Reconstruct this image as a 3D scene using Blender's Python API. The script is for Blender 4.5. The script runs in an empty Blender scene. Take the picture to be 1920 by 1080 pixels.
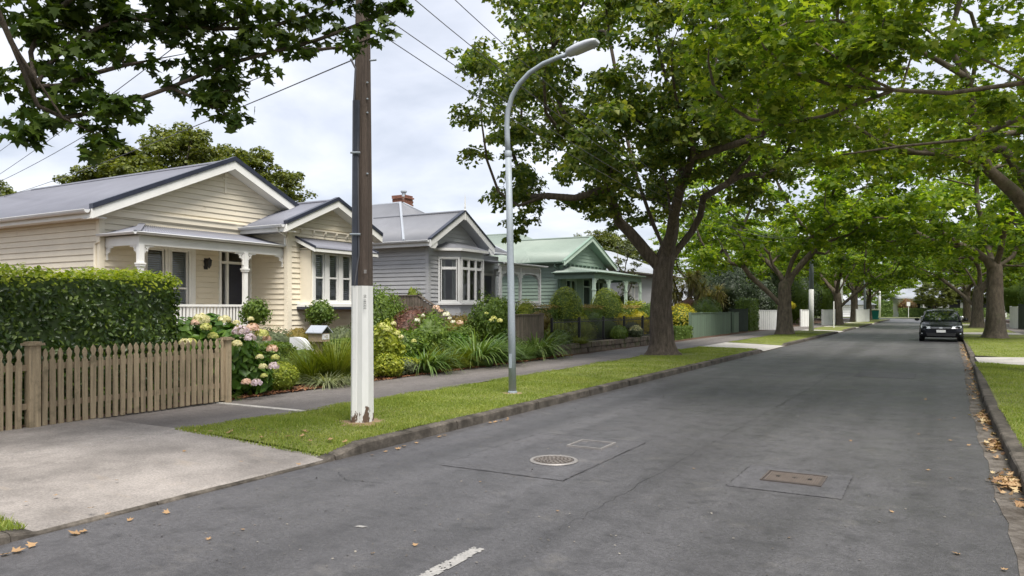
import bpy, math, random
import numpy as np
R = math.radians
random.seed(7)
rng = np.random.default_rng(7)
S = bpy.context.scene
C = S.collection

# ------------------------------------------------------------------ camera, sky, sun, exposure
cam = bpy.data.cameras.new('street_camera')
cam.lens = 26.0; cam.sensor_width = 36.0; cam.shift_y = 37.0/1920.0
cam.clip_start = 0.05; cam.clip_end = 3000
camo = bpy.data.objects.new('street_camera', cam); C.objects.link(camo)
camo.location = (0, 0, 1.55); camo.rotation_euler = (R(90), 0, R(30))
S.camera = camo

SUN_EL, SUN_AZ = 61.0, 130.0            # azimuth clockwise from +Y (along the street)
world = bpy.data.worlds.new('World'); S.world = world; world.use_nodes = True
wn = world.node_tree; wn.nodes.clear()
def wnode(t, **k):
    n = wn.nodes.new(t)
    for a, b in k.items(): setattr(n, a, b)
    return n
w_out = wnode('ShaderNodeOutputWorld'); w_bg = wnode('ShaderNodeBackground')
w_sky = wnode('ShaderNodeTexSky', sky_type='NISHITA', sun_disc=False)
w_sky.sun_elevation = R(SUN_EL); w_sky.sun_rotation = R(SUN_AZ); w_sky.air_density = 1.0; w_sky.dust_density = 1.5
w_tc = wnode('ShaderNodeTexCoord'); w_sep = wnode('ShaderNodeSeparateXYZ')
# project the view direction on a flat cloud deck so the clouds flatten towards the horizon
w_add = wnode('ShaderNodeMath', operation='ADD'); w_add.inputs[1].default_value = 0.32
w_dx = wnode('ShaderNodeMath', operation='DIVIDE'); w_dy = wnode('ShaderNodeMath', operation='DIVIDE')
w_max = wnode('ShaderNodeMath', operation='MAXIMUM'); w_max.inputs[1].default_value = 0.0
w_comb = wnode('ShaderNodeCombineXYZ')
w_n1 = wnode('ShaderNodeTexNoise'); w_n1.inputs['Scale'].default_value = 2.1; w_n1.inputs['Detail'].default_value = 6; w_n1.inputs['Roughness'].default_value = 0.52; w_n1.inputs['Distortion'].default_value = 0.25
w_ramp = wnode('ShaderNodeValToRGB')
e = w_ramp.color_ramp.elements
e[0].position = 0.36; e[0].color = (0.52, 0.555, 0.635, 1)
e[1].position = 0.63; e[1].color = (0.86, 0.865, 0.905, 1)
m_ = e.new(0.49); m_.color = (0.69, 0.715, 0.79, 1)
w_scale = wnode('ShaderNodeVectorMath', operation='SCALE'); w_scale.inputs['Scale'].default_value = 2.9
w_mix = wnode('ShaderNodeMix', data_type='RGBA'); w_mix.inputs[0].default_value = 0.93
L = wn.links.new
L(w_tc.outputs['Generated'], w_sep.inputs[0]); L(w_sep.outputs['Z'], w_max.inputs[0]); L(w_max.outputs[0], w_add.inputs[0])
L(w_sep.outputs['X'], w_dx.inputs[0]); L(w_add.outputs[0], w_dx.inputs[1]); L(w_sep.outputs['Y'], w_dy.inputs[0]); L(w_add.outputs[0], w_dy.inputs[1])
L(w_dx.outputs[0], w_comb.inputs[0]); L(w_dy.outputs[0], w_comb.inputs[1]); L(w_comb.outputs[0], w_n1.inputs['Vector'])
L(w_n1.outputs['Fac'], w_ramp.inputs[0]); L(w_ramp.outputs[0], w_scale.inputs[0])
L(w_sky.outputs[0], w_mix.inputs['A']); L(w_scale.outputs[0], w_mix.inputs['B'])
L(w_mix.outputs['Result'], w_bg.inputs['Color']); w_bg.inputs['Strength'].default_value = 0.1
L(w_bg.outputs[0], w_out.inputs[0])

sun = bpy.data.lights.new('sun', 'SUN'); sun.energy = 1.5; sun.angle = R(32); sun.color = (1.0, 0.955, 0.88)
suno = bpy.data.objects.new('sun', sun); C.objects.link(suno)
suno.rotation_euler = (R(90 - SUN_EL), 0, R(180 - SUN_AZ))
suno.location = (20, -10, 40)

vs = S.view_settings
vs.view_transform = 'Standard'; vs.look = 'None'; vs.gamma = 1.0; vs.exposure = 2.1; vs.use_curve_mapping = False
S.render.engine = 'CYCLES'
S.cycles.max_bounces = 6; S.cycles.diffuse_bounces = 3; S.cycles.transparent_max_bounces = 8
S.cycles.caustics_reflective = False; S.cycles.caustics_refractive = False

# ------------------------------------------------------------------ helpers
COS, SIN, FPX = math.cos(R(30)), math.sin(R(30)), 1387.0
def WP(px, d):                       # ground position of a bearing (in photo columns) at distance d
    k = (px-960)/FPX*d
    return (k*COS-d*SIN, k*SIN+d*COS)
def WX(px, X):                       # where that bearing meets the line x = X: (y, distance)
    k = (px-960)/FPX; d = X/(k*COS-SIN)
    return k*SIN*d+COS*d, d

ORG = {}
def tag(o, label=None, cat=None, group=None, kind=None):
    if label: o['label'] = label
    if cat: o['category'] = cat
    if group: o['group'] = group
    if kind: o['kind'] = kind
    return o
def thing(name, label, cat, loc=(0, 0, 0), group=None, kind=None):
    o = bpy.data.objects.new(name, None); C.objects.link(o)
    o.location = loc; o.empty_display_size = 0.2
    ORG[o.name] = tuple(loc)
    return tag(o, label, cat, group, kind)
def struct(name, loc=(0, 0, 0)):
    return thing(name, None, None, loc, kind='structure')
def link_mesh(name, me, parent=None, org=None, mat=None):
    o = bpy.data.objects.new(name, me); C.objects.link(o)
    if mat is not None and not me.materials: me.materials.append(mat)
    if parent is not None:
        o.parent = parent; ORG[o.name] = ORG[parent.name]
    else:
        org = org or (0, 0, 0); o.location = org; ORG[o.name] = tuple(org)
    return o
def copy_tree(o, parent=None):
    c = o.copy(); C.objects.link(c); c.parent = parent
    for ch in list(o.children): copy_tree(ch, c)
    return c

class MB:
    """collects faces, then build() links them as ONE mesh object"""
    def __init__(s): s.v = []; s.f = []
    def add(s, vs_, fs_):
        n = len(s.v); s.v += [tuple(p) for p in vs_]; s.f += [tuple(i+n for i in f) for f in fs_]; return s
    def box(s, x0, x1, y0, y1, z0, z1):
        if x0 > x1: x0, x1 = x1, x0
        if y0 > y1: y0, y1 = y1, y0
        return s.hexa([(x0,y0,z0),(x1,y0,z0),(x1,y1,z0),(x0,y1,z0),(x0,y0,z1),(x1,y0,z1),(x1,y1,z1),(x0,y1,z1)])
    def hexa(s, p): return s.add(p, [(0,3,2,1),(4,5,6,7),(0,1,5,4),(1,2,6,5),(2,3,7,6),(3,0,4,7)])
    def quad(s, a, b, c, d): return s.add([a,b,c,d], [(0,1,2,3)])
    def poly(s, pts): return s.add(pts, [tuple(range(len(pts)))])
    def prism(s, pts, ext):          # closed outline (3-D points) swept by the vector ext
        n = len(pts); q = [tuple(p[i]+ext[i] for i in range(3)) for p in pts]
        return s.add(list(pts)+q, [tuple(range(n))[::-1], tuple(range(n, 2*n))] + [(i, (i+1) % n, n+(i+1) % n, n+i) for i in range(n)])
    def tube(s, pts, rad, n=8, cap=True):
        pts = [np.array(p, float) for p in pts]
        if not hasattr(rad, '__len__'): rad = [rad]*len(pts)
        rings = []; ref = None
        for i, p in enumerate(pts):
            t = pts[min(i+1, len(pts)-1)]-pts[max(i-1, 0)]; t = t/(np.linalg.norm(t)+1e-9)
            if ref is None:
                ref = np.array((1., 0, 0)) if abs(t[0]) < .8 else np.array((0, 1., 0))
            a = ref-t*np.dot(ref, t); a /= (np.linalg.norm(a)+1e-9); ref = a; b = np.cross(t, a)
            rings.append([tuple(p+rad[i]*(a*math.cos(2*math.pi*k/n)+b*math.sin(2*math.pi*k/n))) for k in range(n)])
        vs_ = [q for r in rings for q in r]; fs_ = []
        for i in range(len(pts)-1):
            for k in range(n):
                fs_.append((i*n+k, i*n+(k+1) % n, (i+1)*n+(k+1) % n, (i+1)*n+k))
        if cap:
            fs_.append(tuple(range(n))[::-1]); fs_.append(tuple(range((len(pts)-1)*n, len(pts)*n)))
        return s.add(vs_, fs_)
    def lathe(s, prof, c, n=16):     # profile of (r, z) about the vertical through c
        vs_ = []; fs_ = []
        for r, z in prof:
            vs_ += [(c[0]+r*math.cos(2*math.pi*k/n), c[1]+r*math.sin(2*math.pi*k/n), c[2]+z) for k in range(n)]
        for i in range(len(prof)-1):
            for k in range(n): fs_.append((i*n+k, i*n+(k+1) % n, (i+1)*n+(k+1) % n, (i+1)*n+k))
        fs_.append(tuple(range(n))[::-1]); fs_.append(tuple(range((len(prof)-1)*n, len(prof)*n)))
        return s.add(vs_, fs_)
    def mesh(s, name, org, mat, smooth=False):
        me = bpy.data.meshes.new(name)
        me.from_pydata([(x-org[0], y-org[1], z-org[2]) for x, y, z in s.v], [], s.f)
        me.materials.append(mat)
        if smooth: me.polygons.foreach_set('use_smooth', [len(f) <= 4 for f in s.f])
        me.update(); return me
    def build(s, name, mat, parent=None, org=None, smooth=False):
        o0 = ORG[parent.name] if parent is not None else (org or (0, 0, 0))
        return link_mesh(name, s.mesh(name, o0, mat, smooth), parent, org)
def BX(name, mat, parent, *a): return MB().box(*a).build(name, mat, parent)
def bevel(o, w, seg=2):
    m = o.modifiers.new('bevel', 'BEVEL'); m.width = w; m.segments = seg; m.limit_method = 'ANGLE'; return o

# ------------------------------------------------------------------ materials
MATS = {}
def newmat(name):
    m = bpy.data.materials.new(name); m.use_nodes = True; MATS[name] = m
    nt = m.node_tree; b = nt.nodes['Principled BSDF']
    return m, nt, b
def nd(nt, t, ins=None, **k):
    n = nt.nodes.new(t)
    for a, b in k.items(): setattr(n, a, b)
    for a, b in (ins or {}).items():
        if isinstance(b, bpy.types.NodeSocket): nt.links.new(b, n.inputs[a])
        else: n.inputs[a].default_value = b
    return n
def pos(nt, stretch=(1, 1, 1)):
    g = nd(nt, 'ShaderNodeNewGeometry')
    if stretch == (1, 1, 1): return g.outputs['Position']
    return nd(nt, 'ShaderNodeVectorMath', {0: g.outputs['Position'], 1: stretch}, operation='MULTIPLY').outputs[0]
def noise(nt, vec, scale, detail=4, rough=.55):
    return nd(nt, 'ShaderNodeTexNoise', {'Vector': vec, 'Scale': scale, 'Detail': detail, 'Roughness': rough}).outputs['Fac']
def ramp(nt, fac, stops):
    n = nd(nt, 'ShaderNodeValToRGB', {0: fac}); el = n.color_ramp.elements
    while len(el) < len(stops): el.new(.5)
    for q, (p, c) in zip(el, stops): q.position = p; q.color = (*c, 1) if hasattr(c, '__len__') else (c, c, c, 1)
    return n.outputs[0]
def mixc(nt, fac, a, b, mode='MIX'):
    n = nd(nt, 'ShaderNodeMix', data_type='RGBA', blend_type=mode)
    for k, x in (('A', a), ('B', b)):
        if isinstance(x, bpy.types.NodeSocket): nt.links.new(x, n.inputs[k])
        else: n.inputs[k].default_value = (*x, 1)
    if isinstance(fac, bpy.types.NodeSocket): nt.links.new(fac, n.inputs[0])
    else: n.inputs[0].default_value = fac
    return n.outputs['Result']
def bump(nt, b, h, strength, dist=.01):
    nt.links.new(nd(nt, 'ShaderNodeBump', {'Height': h, 'Strength': strength, 'Distance': dist}).outputs[0], b.inputs['Normal'])
def sc(c, k): return tuple(min(1, x*k) for x in c)
def plain(name, col, rough=.6, var=.15, scale=3., fine=0., stretch=(1, 1, 1), spec=.35, metal=0., bmp=0., bscale=60., dirt=None, coat=0., island=0.):
    """paint, metal or timber: base colour with uneven tone, optional grain and stains"""
    m, nt, b = newmat(name); p = pos(nt, stretch)
    col_ = ramp(nt, noise(nt, p, scale, 5), [(.3, sc(col, 1-var)), (.7, sc(col, 1+var))])
    if fine: col_ = mixc(nt, fine, col_, ramp(nt, noise(nt, p, scale*14, 3), [(.35, .25), (.65, 1.0)]), 'MULTIPLY')
    if island:
        g = nd(nt, 'ShaderNodeObjectInfo')
        col_ = mixc(nt, 1.0, col_, ramp(nt, g.outputs['Random'], [(0, 1-island), (1, 1.0)]), 'MULTIPLY')
    if dirt:
        dcol, dlo, dhi, dsc = dirt
        col_ = mixc(nt, ramp(nt, noise(nt, pos(nt), dsc, 6, .65), [(dlo, 0.), (dhi, 1.)]), col_, dcol)
    nt.links.new(col_, b.inputs['Base Color'])
    b.inputs['Roughness'].default_value = rough; b.inputs['Specular IOR Level'].default_value = spec; b.inputs['Metallic'].default_value = metal
    b.inputs['Coat Weight'].default_value = coat
    if bmp: bump(nt, b, noise(nt, p, bscale, 3), bmp)
    return m
def leafmat(name, stops, trans=.32, rough=.5, nscale=.7, nw=.45, spec=.35):
    """foliage: each leaf its own tone from the ramp, patches of growth by noise, some light coming through"""
    m, nt, b = newmat(name); g = nd(nt, 'ShaderNodeNewGeometry')
    n1 = noise(nt, g.outputs['Position'], nscale, 2)
    f = nd(nt, 'ShaderNodeMath', {0: n1, 1: nw}, operation='MULTIPLY')
    f2 = nd(nt, 'ShaderNodeMath', {0: g.outputs['Random Per Island'], 1: 1-nw}, operation='MULTIPLY')
    f3 = nd(nt, 'ShaderNodeMath', {0: f.outputs[0], 1: f2.outputs[0]}, operation='ADD')
    col = ramp(nt, f3.outputs[0], stops)
    nt.links.new(col, b.inputs['Base Color']); b.inputs['Roughness'].default_value = rough; b.inputs['Specular IOR Level'].default_value = spec
    tcol = mixc(nt, 1.0, col, (1.42, 1.45, .5), 'MULTIPLY')
    t = nd(nt, 'ShaderNodeBsdfTranslucent', {'Color': tcol})
    mx = nd(nt, 'ShaderNodeMixShader', {0: trans, 1: b.outputs[0], 2: t.outputs[0]})
    nt.links.new(mx.outputs[0], nt.nodes['Material Output'].inputs[0])
    return m

# asphalt
def asphalt(name, lo, hi, big=.16, rough=(.5, .72), grit=.55):
    m, nt, b = newmat(name); p = pos(nt)
    base = ramp(nt, noise(nt, p, 230, 3, .7), [(.32, lo), (.5, tuple((a+c)/2 for a, c in zip(lo, hi))), (.68, hi)])
    v = nd(nt, 'ShaderNodeTexVoronoi', {'Vector': p, 'Scale': 130.}); base = mixc(nt, ramp(nt, v.outputs['Distance'], [(.12, .5), (.3, 0.)]), base, sc(hi, 1.9))
    lg = ramp(nt, noise(nt, pos(nt, (1., .35, 1)), .8, 5, .6), [(.28, 1-big), (.72, 1+big)])
    base = mixc(nt, 1.0, base, lg, 'MULTIPLY')
    gr = ramp(nt, noise(nt, p, 36, 5, .82), [(.3, .5), (.5, 1.), (.70, 1.6)]); base = mixc(nt, 1.0, base, gr, 'MULTIPLY')
    tr = ramp(nt, noise(nt, pos(nt, (1.5, .05, 1)), 1., 3, .5), [(.3, .74), (.7, 1.28)]); base = mixc(nt, 1.0, base, tr, 'MULTIPLY')
    st = ramp(nt, noise(nt, p, 4.5, 8, .85), [(.50, 0.), (.66, .7)]); base = mixc(nt, st, base, sc(lo, .6))
    wt = ramp(nt, noise(nt, p, 2.1, 6, .7), [(.58, 0.), (.72, .25)]); base = mixc(nt, wt, base, (.20, .185, .165))
    nt.links.new(base, b.inputs['Base Color']); b.inputs['Specular IOR Level'].default_value = .45
    nt.links.new(ramp(nt, noise(nt, p, 1.3, 4), [(.3, rough[0]), (.7, rough[1])]), b.inputs['Roughness'])
    h = nd(nt, 'ShaderNodeMath', {0: noise(nt, p, 120, 2), 1: noise(nt, p, 52, 3)}, operation='ADD')
    bump(nt, b, h.outputs[0], grit, .014)
    return m
M_road = asphalt('asphalt', (.041, .040, .043), (.100, .097, .101), rough=(.36, .56))
M_patch = asphalt('asphalt_patch', (.040, .040, .044), (.100, .097, .102), big=.14)
M_path = asphalt('footpath_asphalt', (.098, .087, .082), (.165, .148, .14), big=.14, rough=(.65, .8), grit=.35)
def concrete(name, col, big=.18):
    m, nt, b = newmat(name); p = pos(nt)
    c = ramp(nt, noise(nt, p, 1.1, 7, .62), [(.3, sc(col, 1-big*1.3)), (.7, sc(col, 1+big*1.2))])
    c = mixc(nt, .8, c, ramp(nt, noise(nt, p, 52, 4, .78), [(.3, .5), (.7, 1.3)]), 'MULTIPLY')
    c = mixc(nt, ramp(nt, noise(nt, pos(nt, (1, .5, 1)), 3.2, 6, .7), [(.52, 0.), (.7, .5)]), c, sc(col, .55))
    c = mixc(nt, ramp(nt, noise(nt, pos(nt, (.6, 2, 1)), 2.3, 5, .7), [(.6, 0.), (.72, .4)]), c, (.30, .25, .20))
    nt.links.new(c, b.inputs['Base Color']); b.inputs['Roughness'].default_value = .8; b.inputs['Specular IOR Level'].default_value = .25
    bump(nt, b, noise(nt, p, 140, 3), .35, .005); return m
M_conc = concrete('driveway_concrete', (.262, .238, .22), .30)
M_conc2 = concrete('pale_concrete', (.42, .40, .37))
M_kerb = plain('kerb_concrete', (.125, .108, .09), .85, .35, 2.2, .5, dirt=((.032, .027, .021), .40, .62, 3.5), bmp=.5, bscale=45)
M_gutter = plain('gutter_concrete', (.15, .132, .115), .75, .3, 1.5, .5, dirt=((.045, .036, .028), .40, .62, 3.5), bmp=.4)
M_grit = leafmat('road_grit', [(.1, (.04, .036, .033)), (.5, (.14, .125, .11)), (.9, (.26, .24, .20))], .0, .9)
M_tar = plain('tar_seam', (.022, .022, .023), .7, .3, 9)
M_paint = plain('road_paint', (.32, .31, .295), .7, .12, 8, .35, dirt=((.12, .12, .12), .56, .68, 30))
M_soil = plain('garden_soil', (.095, .055, .036), .95, .35, 5, .5, bmp=.8, bscale=25)
M_mulch = leafmat('bark_mulch', [(0, (.10, .04, .02)), (.5, (.19, .085, .04)), (1, (.28, .15, .08))], .0, .9)
M_turf = plain('turf', (.16, .18, .045), .95, .3, 1.2, .4, bmp=.6, bscale=70, dirt=((.19, .16, .055), .58, .78, 1.7))
M_land = plain('land', (.075, .10, .03), .95, .3, .2)
M_grass = leafmat('grass_blades', [(.12, (.10, .16, .024)), (.42, (.19, .25, .045)), (.7, (.29, .325, .075)), (.95, (.46, .42, .19))], .45, .6, 1.1, .55)
M_dryturf = plain('bare_dry_earth', (.30, .21, .12), .95, .3, 6, .4, bmp=.6)
M_cream = plain('cream_weatherboard_paint', (.755, .685, .55), .55, .05, 2.0, .05, (1, .3, 1), spec=.3, island=.06, dirt=((.45, .37, .27), .62, .85, 4))
M_creamtrim = plain('cream_trim_paint', (.76, .695, .565), .5, .05, 2)
M_white = plain('white_trim_paint', (.775, .77, .74), .45, .05, 2.5, .04, dirt=((.56, .53, .48), .66, .85, 6))
M_greyboard = plain('grey_weatherboard_paint', (.47, .475, .49), .55, .06, 2, .05, (1, .3, 1), island=.07)
M_greytrim = plain('grey_trim_paint', (.70, .70, .69), .5, .06, 2)
M_greenboard = plain('green_weatherboard_paint', (.28, .365, .30), .55, .07, 2, .05, island=.08)
M_greentrim = plain('green_trim_paint', (.19, .27, .215), .5, .08, 2)
M_palegreentrim = plain('pale_green_trim_paint', (.42, .52, .44), .5, .08, 2)
M_roofblue = plain('blue_grey_roof_iron', (.175, .18, .212), .42, .08, 1.2, .05, spec=.5, dirt=((.16, .16, .19), .55, .8, 2.5))
M_roofgrey = plain('grey_roof_iron', (.185, .19, .21), .42, .07, 1.3, .05, spec=.5)
M_roofgreen = plain('green_roof_iron', (.215, .262, .228), .45, .07, 1.0, .04, spec=.45)
M_roofpale = plain('pale_roof_iron', (.33, .355, .395), .4, .08, 1.0)
M_capdark = plain('navy_flashing_and_sill_shadow', (.028, .033, .052), .4, .15, 2, spec=.5)  # roof flashings; also the painted shadow under the bay sill
M_gutterwhite = plain('white_gutter_paint', (.66, .67, .68), .35, .05, 3, spec=.5)
M_soffit = plain('soffit_timber', (.50, .42, .31), .7, .1, 3)
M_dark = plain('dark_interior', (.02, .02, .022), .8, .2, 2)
M_door = plain('navy_door_paint', (.012, .015, .03), .35, .2, 3, spec=.5)
M_slat = plain('grey_shutter_slat', (.62, .63, .62), .5, .06, 3)
M_curtain = plain('white_curtain', (.72, .71, .68), .9, .06, 6)
M_blackmetal = plain('black_metal', (.012, .012, .013), .45, .2, 8, spec=.5)
M_brick = plain('chimney_brick', (.27, .115, .075), .9, .25, 9, .4, bmp=.5, island=.25)
M_mortar = plain('mortar', (.36, .31, .27), .95, .15, 10)
M_galv = plain('galvanised_steel', (.30, .34, .38), .5, .12, 14, .15, (1, 1, .2), spec=.35, metal=.0, dirt=((.36, .39, .41), .55, .75, 30))
M_lamphead = plain('lamp_head_grey', (.46, .48, .53), .4, .06, 5, spec=.5)
M_lens = plain('lamp_lens', (.42, .42, .44), .25, .05, 5, spec=.6)
M_pole = plain('weathered_pole_timber', (.105, .080, .065), .85, .3, 5, .5, (6, 6, .25), bmp=.9, bscale=28)
M_polewhite = plain('white_pole_paint', (.74, .74, .71), .6, .05, 4, .05, (1, 1, .3), dirt=((.16, .11, .07), .69, .74, 7), bmp=.2)
def worn_paint():
    # paint flaked off in patches near the ground, bare rotten timber showing
    m, nt, b = newmat('flaking_white_paint'); g = nd(nt, 'ShaderNodeNewGeometry'); sp = nd(nt, 'ShaderNodeSeparateXYZ', {0: g.outputs['Position']})
    zf = nd(nt, 'ShaderNodeMapRange', {0: sp.outputs['Z'], 1: .12, 2: .42, 3: .20, 4: -.10})
    f = nd(nt, 'ShaderNodeMath', {0: noise(nt, pos(nt, (1, 1, .45)), 11, 5, .65), 1: zf.outputs[0]}, operation='ADD')
    c = mixc(nt, ramp(nt, f.outputs[0], [(.60, 0.), (.64, 1.)]), ramp(nt, noise(nt, pos(nt, (1, 1, .3)), 5, 4), [(.3, (.66, .66, .63)), (.7, (.76, .76, .73))]), (.10, .062, .04))
    nt.links.new(c, b.inputs['Base Color']); b.inputs['Roughness'].default_value = .65; bump(nt, b, f.outputs[0], .3); return m
M_poleworn = worn_paint()
M_polerot = plain('bare_rotten_timber', (.085, .052, .034), .9, .4, 12, .5, (3, 3, .5), bmp=.9, bscale=30)
M_conduit = plain('dark_blue_conduit', (.035, .04, .055), .4, .2, 6, spec=.5)
M_wire = plain('power_cable', (.09, .09, .10), .6, .1, 5)
M_picket = plain('weathered_picket_timber', (.40, .315, .205), .85, .25, 4, .35, (9, 9, .5), bmp=.5, bscale=20, island=.28, dirt=((.14, .115, .07), .55, .75, 5))
M_paling = plain('old_grey_paling', (.215, .175, .14), .9, .25, 4, .4, (9, 9, .5), bmp=.6, bscale=22, island=.35, dirt=((.09, .08, .055), .5, .75, 4))
M_bark = plain('tree_bark', (.135, .107, .082), .95, .45, 3.0, .75, (5, 5, 1.0), bmp=1.0, bscale=9, dirt=((.095, .09, .055), .60, .8, 1.6))
M_bark2 = plain('pale_tree_bark', (.17, .138, .105), .95, .4, 2.5, .55, (4, 4, 1.4), bmp=1.0, bscale=8, dirt=((.10, .11, .055), .58, .78, 1.8))
M_stem = plain('garden_stem', (.16, .13, .085), .9, .3, 8)
M_stone = plain('mossy_garden_stone', (.17, .135, .105), .95, .35, 5, .5, bmp=.9, bscale=14, island=.3, dirt=((.075, .085, .035), .5, .7, 3))
M_fencegreen = plain('dull_green_fence_paint', (.125, .175, .125), .65, .1, 2.5, .1, (3, 3, .4), island=.12)
M_darkgreenpaint = plain('dark_green_fence_paint', (.028, .04, .03), .6, .15, 3)
M_fencewhite = plain('white_fence_paint', (.78, .78, .76), .55, .05, 3, .05, island=.07)
M_iron = plain('castiron_cover', (.085, .070, .062), .6, .25, 14, .3, spec=.5, bmp=.4, bscale=120)
M_ironlight = plain('worn_iron_cover', (.165, .145, .13), .55, .2, 16, .3, spec=.5, bmp=.3, bscale=120)
M_steelrim = plain('worn_steel_rim', (.25, .235, .225), .5, .12, 12, spec=.5, metal=.3)
M_pot = plain('dark_pot', (.05, .05, .055), .6, .2, 5)
M_whiteplaster = plain('white_plaster', (.60, .61, .63), .75, .05, 4)
M_step = plain('stone_step', (.16, .155, .15), .85, .15, 4)
def glassmat():
    m, nt, b = newmat('window_glass')
    fr = nd(nt, 'ShaderNodeFresnel', {'IOR': 1.5}); gl = nd(nt, 'ShaderNodeBsdfGlossy', {'Roughness': .02}); tr = nd(nt, 'ShaderNodeBsdfTransparent', {'Color': (.78, .81, .82, 1)})
    mx = nd(nt, 'ShaderNodeMixShader', {0: fr.outputs[0], 1: tr.outputs[0], 2: gl.outputs[0]})
    nt.links.new(mx.outputs[0], nt.nodes['Material Output'].inputs[0]); return m
M_glass = glassmat()
# foliage palettes
G = lambda *s: [(i/(len(s)-1), c) for i, c in enumerate(s)]
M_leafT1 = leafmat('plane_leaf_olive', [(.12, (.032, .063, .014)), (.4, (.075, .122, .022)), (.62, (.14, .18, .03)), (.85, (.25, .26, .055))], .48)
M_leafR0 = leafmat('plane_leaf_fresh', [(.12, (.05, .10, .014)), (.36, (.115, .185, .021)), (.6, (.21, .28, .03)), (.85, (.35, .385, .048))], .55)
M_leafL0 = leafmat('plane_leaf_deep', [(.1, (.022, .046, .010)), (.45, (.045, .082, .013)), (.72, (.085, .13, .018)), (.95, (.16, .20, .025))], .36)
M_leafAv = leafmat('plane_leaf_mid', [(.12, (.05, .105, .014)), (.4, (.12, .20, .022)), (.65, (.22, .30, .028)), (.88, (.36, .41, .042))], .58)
M_leafBG = leafmat('olive_tree_leaf', [(.12, (.035, .052, .010)), (.45, (.085, .108, .018)), (.7, (.15, .17, .028)), (.92, (.25, .24, .05))], .35)
M_leafDark = leafmat('dark_evergreen_leaf', [(.1, (.008, .016, .006)), (.5, (.018, .032, .010)), (.9, (.04, .06, .016))], .15)
M_leafHedge = leafmat('hedge_leaf', [(.1, (.012, .03, .008)), (.4, (.033, .066, .012)), (.65, (.075, .125, .017)), (.9, (.16, .22, .03))], .28, .38, 2.2, .35, .5)
M_leafHedgeTip = leafmat('new_hedge_leaf', [(.1, (.10, .17, .012)), (.5, (.22, .285, .016)), (.9, (.36, .39, .03))], .4, .45)
M_leafBox = leafmat('box_hedge_leaf', [(.1, (.03, .06, .012)), (.5, (.085, .14, .022)), (.9, (.17, .235, .036))], .3)
M_leafBall = leafmat('topiary_leaf', [(.1, (.10, .145, .014)), (.5, (.20, .255, .026)), (.9, (.34, .37, .05))], .35)
M_leafMid = leafmat('garden_leaf_mid', [(.1, (.04, .08, .014)), (.5, (.095, .155, .022)), (.9, (.18, .245, .035))], .35)
M_leafHyd = leafmat('hydrangea_leaf', [(.1, (.035, .09, .012)), (.5, (.075, .155, .018)), (.9, (.15, .24, .035))], .33, .42)
M_leafYellow = leafmat('yellow_leaf', [(.1, (.14, .16, .012)), (.45, (.34, .31, .02)), (.75, (.55, .45, .025)), (.95, (.62, .42, .03))], .3)
M_leafLime = leafmat('lime_leaf', [(.1, (.10, .14, .012)), (.5, (.22, .26, .02)), (.9, (.42, .42, .05))], .32)
M_leafRed = leafmat('bronze_red_leaf', [(.1, (.035, .022, .016)), (.5, (.10, .045, .03)), (.9, (.26, .11, .075))], .25)
M_leafBronze = leafmat('golden_brown_leaf', [(.1, (.08, .065, .018)), (.5, (.18, .14, .03)), (.9, (.36, .24, .08))], .28)
M_leafGrey = leafmat('grey_green_leaf', [(.1, (.045, .06, .03)), (.5, (.10, .125, .06)), (.9, (.20, .22, .12))], .25)
M_blade = leafmat('tussock_blade', [(.1, (.06, .09, .01)), (.5, (.14, .18, .016)), (.9, (.28, .28, .045))], .35, .5)
M_strap = leafmat('agapanthus_blade', [(.1, (.045, .09, .02)), (.5, (.095, .165, .035)), (.9, (.22, .28, .10))], .3, .38)
M_strapgrey = leafmat('striped_blade', [(.1, (.07, .09, .035)), (.5, (.17, .20, .09)), (.9, (.36, .37, .22))], .25, .45)
M_cabbage = leafmat('cabbage_tree_blade', [(.1, (.10, .11, .03)), (.5, (.2, .19, .05)), (.9, (.38, .27, .12))], .25, .5)
M_flLilac = leafmat('lilac_flower', [(.1, (.42, .33, .42)), (.5, (.60, .50, .57)), (.9, (.74, .66, .66))], .3, .7)
M_flCream = leafmat('cream_flower', [(.1, (.48, .45, .22)), (.5, (.66, .62, .38)), (.9, (.78, .74, .56))], .3, .7)
M_flPink = leafmat('pink_flower', [(.1, (.55, .36, .28)), (.5, (.68, .48, .40)), (.9, (.76, .64, .52))], .3, .7)
M_flWhite = leafmat('white_flower', [(.1, (.66, .64, .58)), (.9, (.82, .8, .76))], .3, .7)
M_flLime = leafmat('lime_flower', [(.1, (.34, .38, .10)), (.5, (.52, .52, .18)), (.9, (.66, .60, .28))], .3, .7)
M_litter = leafmat('dry_fallen_leaf', [(.05, (.12, .065, .035)), (.4, (.27, .155, .075)), (.7, (.42, .28, .15)), (.95, (.50, .42, .24))], .15, .7, 3, .2)
# ------------------------------------------------------------------ foliage helpers
def np_mesh(name, V, loops, starts, mat, smooth=False):
    me = bpy.data.meshes.new(name)
    me.vertices.add(len(V)); me.vertices.foreach_set('co', np.ascontiguousarray(V, dtype=np.float32).ravel())
    me.loops.add(len(loops)); me.loops.foreach_set('vertex_index', np.ascontiguousarray(loops, dtype=np.int32))
    me.polygons.add(len(starts)); me.polygons.foreach_set('loop_start', np.ascontiguousarray(starts, dtype=np.int32))
    me.update(calc_edges=True); me.materials.append(mat)
    if smooth: me.polygons.foreach_set('use_smooth', np.ones(len(starts), dtype=bool))
    return me
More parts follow.
